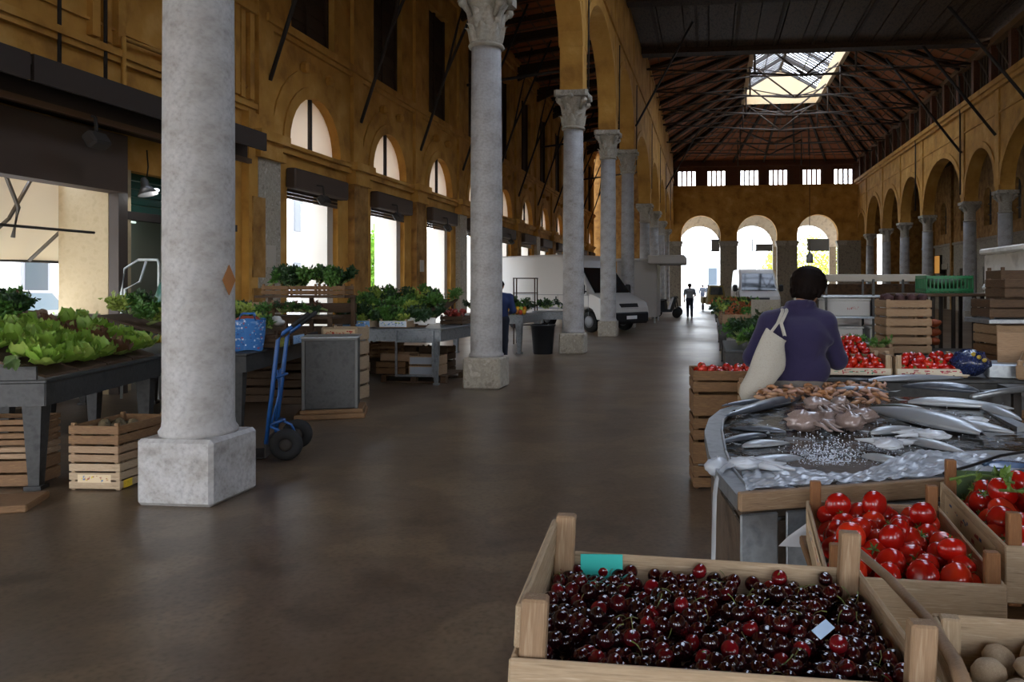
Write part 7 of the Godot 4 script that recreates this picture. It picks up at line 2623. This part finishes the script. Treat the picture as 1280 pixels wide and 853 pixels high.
func people():
	var skin_m := plain("skin", "a87a5e", 0.55)
	skin_m.subsurf_scatter_enabled = true
	skin_m.subsurf_scatter_strength = 0.1
	var hair := mottle("dark brown hair", ["0a0605", "120b08", "170e0a"], Vector3(30, 3, 30), 0.7, 0.02, 0.4)
	hair.metallic_specular = 0.2
	var knit := mottle("navy violet knit", ["1a1433", "221a40", "1e173a"], Vector3(8, 8, 8), 0.9, 0.03, 0.5)
	knit.rim_enabled = true
	knit.rim = 0.3
	var grey := mottle("grey denim", ["5d5853", "726c66", "68625c"], 6.0, 0.9, 0.03, 0.2)
	# the woman at the tomatoes; her own axes start at her feet
	var o := v(0.55, 0, 5.12)
	var jw := {
		"head": Vector3(0.085, 1.535, -0.14), "look": Vector3(0.35, -0.5, -1.0), "hs": 1.02, "neck": Vector3(0.03, 1.395, -0.05),
		"chest": Vector3(0.0, 1.2, -0.02), "waist": Vector3(0.0, 1.02, 0.0), "hip": Vector3(0.0, 0.88, 0.02),
		"sl": Vector3(-0.165, 1.315, -0.02), "sr": Vector3(0.175, 1.315, -0.03),
		"el": Vector3(-0.27, 1.09, -0.06), "wl": Vector3(-0.2, 1.06, -0.3),
		"er": Vector3(0.265, 1.075, -0.1), "wr": Vector3(0.2, 1.13, -0.36),
		"kl": Vector3(-0.09, 0.47, 0.0), "al": Vector3(-0.1, 0.08, 0.05), "kr": Vector3(0.09, 0.47, -0.02), "ar": Vector3(0.1, 0.08, 0.04)}
	person("person with short dark hair in a dark violet sweater bending over the tomatoes", o, 0.0, jw, knit, grey, hair, skin_m, 0.011, {"collar": true, "bob": true,
		"folds": [[Vector3(-0.1, 1.03, 0.02), Vector3(0.1, 1.025, 0.02), 0.105, 0.105], [Vector3(0.1, 1.15, 0.09), Vector3(0.03, 1.02, 0.105), 0.018, 0.012], [Vector3(-0.1, 1.2, 0.09), Vector3(-0.02, 1.08, 0.105), 0.016, 0.01], [Vector3(0.2, 1.2, 0.02), Vector3(0.12, 1.26, 0.09), 0.02, 0.012]]})
	tote(o)
	# the man walking in the nave
	var shirt := plain("pale grey shirt", "8e9296", 0.85)
	var dark := plain("dark jeans", "1c2230", 0.85)
	var jm := {
		"head": Vector3(0, 1.53, -0.02), "neck": Vector3(0, 1.38, 0), "chest": Vector3(0, 1.2, 0), "waist": Vector3(0, 1.0, 0), "hip": Vector3(0, 0.88, 0),
		"sl": Vector3(-0.2, 1.32, 0), "sr": Vector3(0.2, 1.32, 0), "el": Vector3(-0.27, 1.06, 0.04), "wl": Vector3(-0.26, 0.86, -0.08), "er": Vector3(0.27, 1.06, 0.03), "wr": Vector3(0.22, 1.02, -0.2),
		"kl": Vector3(-0.09, 0.48, -0.1), "al": Vector3(-0.09, 0.08, -0.02), "kr": Vector3(0.09, 0.48, 0.03), "ar": Vector3(0.09, 0.08, 0.16)}
	person("person in a pale shirt and dark trousers walking far down the nave", v(-0.92, 0, 38.9), 0.1, jm, shirt, dark, hair, skin_m, 0.02, {"top_name": "shirt", "long": false})
	# somebody in blue behind the third table, half hidden by the second column
	var jb := jm.duplicate()
	jb.look = Vector3(0.4, -0.4, -1)
	jb.wl = Vector3(-0.3, 1.0, -0.22)
	jb.al = Vector3(-0.1, 0.08, 0.03)
	jb.kl = Vector3(-0.1, 0.48, 0.0)
	jb.ar = Vector3(0.1, 0.08, 0.03)
	jb.kr = Vector3(0.1, 0.48, 0.0)
	person("person in a dark blue jacket behind the third table, half hidden by the second column", v(-4.05, 0, 15.2), 0.3, jb, plain("dark blue jacket", "1a2c58", 0.8), dark, hair, skin_m, 0.02, {"top_name": "jacket"})
	# two people far outside the first doorway
	var jo := jm.duplicate()
	for i in 2:
		person("person in dark clothes standing outside the first end doorway, the %s one" % ["nearer", "farther"][i], v(-0.55 + 0.5 * i, -0.05, 72.0 + 4 * i), 0.5 * i, jo, plain("dark coat", "33363c", 0.85), dark, hair, skin_m, 0.035, {"top_name": "coat"})

func tote(o: Vector3):
	var t := thing("tote_bag", "off-white cloth tote bag hanging from the person's shoulder", "bag", o)
	var m := mottle("off-white canvas", ["999488", "aaa599", "a29d91"], Vector3(5, 5, 5), 0.9, 0.03, 0.4)
	# rows from the mouth to the bottom, in the woman's axes
	var rows := []
	var n := 14
	for i in n + 1:
		var u = float(i) / n
		var w = lerpf(0.06, 0.112, smoothstep(0.0, 0.55, u)) * (1.0 if u < 0.8 else sqrt(maxf(0.0, 1.0 - pow((u - 0.8) / 0.205, 2.0))))
		var th = lerpf(0.02, 0.075, smoothstep(0.0, 0.6, u)) * (1.0 if u < 0.85 else sqrt(maxf(0.0, 1.0 - pow((u - 0.85) / 0.155, 2.0))))
		var cx = -0.14 - 0.135 * u
		var y = 1.25 - 0.4 * u + 0.02 * sin(u * 9.0)
		var row := []
		for k in 20:
			var a = TAU * k / 20.0
			var wr = 1.0 + 0.05 * sin(a * 5.0 + u * 6.0) + 0.04 * sin(a * 3.0 - u * 11.0)
			row.append(Vector3(cx + cos(a) * w * wr, y - 0.04 * cos(a) * (1.0 - u) + (0.05 * cos(a) * u), 0.16 + 0.03 * u - sin(a) * th * wr))
		rows.append(row)
	var st := mb()
	skin(st, rows, true)
	part("body", st, m, t)
	for s in [0, 1]:
		st = mb()
		var x0 = -0.19 + 0.1 * s
		rows = []
		var pts = [Vector3(x0, 1.24, 0.165), Vector3(-0.13 + 0.02 * s, 1.32, 0.15), Vector3(-0.095 + 0.025 * s, 1.39, 0.08), Vector3(-0.09 + 0.025 * s, 1.402, 0.0), Vector3(-0.09 + 0.025 * s, 1.385, -0.07), Vector3(-0.12, 1.3, -0.11)]
		for p in pts: rows.append([p + Vector3(-0.011, 0, 0.0), p + Vector3(0, 0.005, 0.004), p + Vector3(0.011, 0, 0.0)])
		skin(st, rows)
		part("strap", st, m, t)

# ------------------------------------------------------------------ vehicles
# panel van, nose toward +x, right side toward +z; origin on the ground at its middle
func van(label: String, where: Vector3, turn: float, H: float, paint: StandardMaterial3D) -> Node3D:
	var t := thing("van", label, "van", where, turn)
	var L := 5.9
	var W := 1.95
	# half outline in side view, bottom to top, from the nose to the tail
	var out := [Vector2(2.9, 0.42), Vector2(2.96, 0.62), Vector2(2.92, 0.82), Vector2(2.78, 1.02), Vector2(2.3, 1.22), Vector2(2.1, 1.3), Vector2(1.45, 2.1), Vector2(1.2, H - 0.22), Vector2(0.9, H - 0.04), Vector2(0.4, H), Vector2(-2.6, H), Vector2(-2.85, H - 0.08), Vector2(-2.93, H - 0.5), Vector2(-2.95, 1.2), Vector2(-2.95, 0.5), Vector2(-2.9, 0.42)]
	var cut := func(x0: float) -> Array:
		var a := []
		for i in 9:
			var an = PI * i / 8.0
			a.append(Vector2(x0 - cos(an) * 0.4, 0.42 + sin(an) * 0.38))
		return a
	var side := PackedVector2Array(out)
	for p in cut.call(-1.85): side.append(p)
	for p in cut.call(1.95): side.append(p)
	var rows := []
	# loops across the width: inset at the outer edges to round the shoulders
	for e in [[-1.0, 0.10], [-0.985, 0.05], [-0.95, 0.015], [-0.9, 0.0], [0.9, 0.0], [0.95, 0.015], [0.985, 0.05], [1.0, 0.10]]:
		var row := []
		for p in side:
			var c := Vector2(clampf(p.x, -2.4, 1.6), 1.2)
			var q: Vector2 = p.move_toward(c, e[1] if p.y > 0.5 else e[1] * 0.3)
			var tum = clampf((p.y - 1.25) / (H - 1.25), 0, 1) * 0.1
			row.append(Vector3(q.x, q.y, e[0] * (W / 2 - tum)))
		rows.append(row)
	var st := mb()
	for i in rows.size() - 1:
		var n = side.size()
		st.set_smooth_group(-1)
		for j in n:
			var k = (j + 1) % n
			quad_o(st, rows[i][j], rows[i][k], rows[i + 1][k], rows[i + 1][j], Vector3(clampf(rows[i][j].x, -2.0, 1.2), 1.2, 0.0))
	for s in [0, rows.size() - 1]:
		var pl := PackedVector2Array()
		for p in rows[s]: pl.append(Vector2(p.x, p.y))
		var ids := Geometry2D.triangulate_polygon(pl)
		for q in range(0, ids.size(), 3): tri_o(st, rows[s][ids[q]], rows[s][ids[q + 1]], rows[s][ids[q + 2]], Vector3(0, 1.2, 0))
	part("body", st, paint, t)
	var glass := plain("dark van glass", "10181a", 0.06)
	var black := plain("black bumper plastic", "1a1b1d", 0.6)
	# windscreen
	st = mb()
	hexa(st, [Vector3(2.12, 1.3, -0.84), Vector3(2.12, 1.3, 0.84), Vector3(1.44, 2.12, 0.76), Vector3(1.44, 2.12, -0.76), Vector3(2.15, 1.33, -0.84), Vector3(2.15, 1.33, 0.84), Vector3(1.47, 2.15, 0.76), Vector3(1.47, 2.15, -0.76)])
	part("windscreen", st, glass, t)
	for s in [-1, 1]:
		st = mb()
		slab(st, PackedVector2Array([Vector2(0.62, 1.28), Vector2(1.9, 1.28), Vector2(1.42, 1.95), Vector2(0.62, 1.98)]), -0.008, 0.008, Transform3D(Basis(Vector3.RIGHT, -0.05 * s), Vector3(0, 0.02, s * (W / 2 + 0.045) - s * 0.0)))
		part("side_window", st, glass, t, Vector3(0, 0, -s * 0.105))
		st = mb()
		for x in [0.5, -0.75, 1.95]: box(st, Vector3(x - 0.008, 0.55, s * (W / 2 - 0.02)), Vector3(x + 0.008, 1.25, s * (W / 2 + 0.004)))
		box(st, Vector3(-2.8, 1.22, s * (W / 2 - 0.02)), Vector3(2.0, 1.24, s * (W / 2 + 0.004)))
		box(st, Vector3(-2.8, 0.75, s * (W / 2 - 0.02)), Vector3(1.5, 0.8, s * (W / 2 + 0.008)))
		part("seam", st, plain("grey van seam", "77797a", 0.6), t)
		st = mb()
		bev(st, Vector3(0.16, 0.34, 0.22), 0.05, Transform3D(Basis(), Vector3(1.82, 1.42, s * (W / 2 + 0.16))))
		bar(st, Vector3(1.85, 1.35, s * (W / 2 - 0.05)), Vector3(1.82, 1.35, s * (W / 2 + 0.1)), 0.05, 0.05)
		part("mirror", st, black, t)
		st = mb()
		slab(st, PackedVector2Array([Vector2(2.5, 0.86), Vector2(2.86, 0.8), Vector2(2.8, 0.98), Vector2(2.42, 1.12)]), s * (W / 2 - 0.16), s * (W / 2 - 0.0))
		part("headlamp", st, plain("clear lamp glass", "b9c0c2", 0.1), t)
		for x in [-1.85, 1.95]:
			st = mb()
			lathe(st, [Vector2(0, -0.11), Vector2(0.28, -0.11), Vector2(0.34, -0.07), Vector2(0.35, 0), Vector2(0.34, 0.07), Vector2(0.28, 0.11), Vector2(0, 0.11)], 24, Transform3D(Basis(Vector3.RIGHT, PI / 2), Vector3(x, 0.35, s * (W / 2 - 0.14))))
			var w := part("wheel", st, plain("tyre rubber", "1b1b1b", 0.85), t)
			st = mb()
			lathe(st, [Vector2(0, -0.13), Vector2(0.1, -0.125), Vector2(0.2, -0.112), Vector2(0.2, 0.112), Vector2(0.1, 0.125), Vector2(0, 0.13)], 16, Transform3D(Basis(Vector3.RIGHT, PI / 2), Vector3(x, 0.35, s * (W / 2 - 0.14))))
			part("hub", st, plain("grey wheel hub", "7d8083", 0.5, 0.4), w)
		st = mb()
		bev(st, Vector3(0.06, 0.12, 0.02), 0.01, Transform3D(Basis(), Vector3(0.42, 1.12, s * (W / 2 + 0.005))))
		part("door_handle", st, black, t)
	st = mb()
	bev(st, Vector3(0.34, 0.42, W - 0.1), 0.08, Transform3D(Basis(), Vector3(2.82, 0.5, 0)))
	part("bumper", st, black, t)
	st = mb()
	bev(st, Vector3(0.06, 0.2, 0.9), 0.02, Transform3D(Basis(Vector3.BACK, 0.35), Vector3(2.87, 0.86, 0)))
	part("grille", st, black, t)
	st = mb()
	bev(st, Vector3(0.02, 0.11, 0.5), 0.004, Transform3D(Basis(), Vector3(3.0, 0.5, 0)))
	part("number_plate", st, white_paint, t)
	return t

func vehicles():
	var white := plain("white van paint", "bdb9b1", 0.3)
	white.clearcoat_enabled = true
	white.clearcoat = 0.4
	white.clearcoat_roughness = 0.1
	van("large white panel van parked between the columns of the near arcade", v(-4.95, 0, 27.9), -0.62, 2.62, white)
	van("white van facing the camera far down the nave beside the person's head", v(2.35, 0, 42.2), -PI / 2 + 0.05, 2.4, white)
	# three-wheeled cart far away
	var t := thing("cargo_tricycle", "small dull yellow three-wheeled truck far down the nave", "tricycle", v(0.35, 0, 49), 0.1)
	var st := mb()
	slab(st, PackedVector2Array([Vector2(-0.55, 0.4), Vector2(0.55, 0.4), Vector2(0.5, 1.0), Vector2(0.38, 1.55), Vector2(-0.38, 1.55), Vector2(-0.5, 1.0)]), -0.1, 1.1)
	part("cab", st, plain("dull yellow paint", "7d6a2a", 0.5), t)
	st = mb()
	slab(st, PackedVector2Array([Vector2(-0.4, 1.0), Vector2(0.4, 1.0), Vector2(0.32, 1.45), Vector2(-0.32, 1.45)]), 1.1, 1.12)
	part("windscreen", st, plain("dark van glass", "10181a", 0.06), t)
	st = mb()
	box(st, Vector3(-0.7, 0.45, -1.7), Vector3(0.7, 0.85, -0.12))
	part("cargo_bed", st, plain("dull yellow paint", "7d6a2a", 0.5), t)
	for e in [[0.0, 0.75], [-0.6, -1.2], [0.6, -1.2]]:
		st = mb()
		lathe(st, [Vector2(0, -0.06), Vector2(0.22, -0.06), Vector2(0.25, 0), Vector2(0.22, 0.06), Vector2(0, 0.06)], 16, Transform3D(Basis(Vector3.BACK, PI / 2), Vector3(e[0], 0.25, e[1])))
		part("wheel", st, plain("tyre rubber", "1b1b1b", 0.85), t)
	# motor scooter beside the kiosk
	for i in 2:
		var m := thing("motor_scooter", "dark motor scooter parked beside the near arcade, the %s one" % ["nearer", "farther"][i], "scooter", v(-2.05, 0, 37.5 + 2.2 * i), 0.5)
		st = mb()
		slab(st, PackedVector2Array([Vector2(-0.6, 0.4), Vector2(-0.15, 0.3), Vector2(0.3, 0.3), Vector2(0.5, 0.95), Vector2(0.42, 1.0), Vector2(0.2, 0.42), Vector2(-0.05, 0.45), Vector2(-0.1, 0.78), Vector2(-0.65, 0.8)]), -0.14, 0.14)
		part("body", st, plain("scooter paint %d" % i, ["3a3f44", "55504a"][i], 0.35), m)
		st = mb()
		bev(st, Vector3(0.6, 0.1, 0.26), 0.04, Transform3D(Basis(), Vector3(-0.35, 0.82, 0)))
		part("seat", st, iron, m)
		st = mb()
		tube(st, [Vector3(0.45, 0.95, -0.3), Vector3(0.5, 1.02, 0), Vector3(0.45, 0.95, 0.3)], 0.02, 6)
		tube(st, [Vector3(0.48, 1.0, 0), Vector3(0.62, 0.28, 0)], 0.03, 6)
		part("handlebar", st, iron, m)
		for x in [-0.5, 0.62]:
			st = mb()
			lathe(st, [Vector2(0, -0.05), Vector2(0.2, -0.05), Vector2(0.24, 0), Vector2(0.2, 0.05), Vector2(0, 0.05)], 16, Transform3D(Basis(Vector3.RIGHT, PI / 2), Vector3(x, 0.24, 0)))
			part("wheel", st, plain("tyre rubber", "1b1b1b", 0.85), m)

func build_things():
	kit()
	foreground()
	fish_stand()
	right_stalls()
	left_stalls()
	vehicles()
	people()
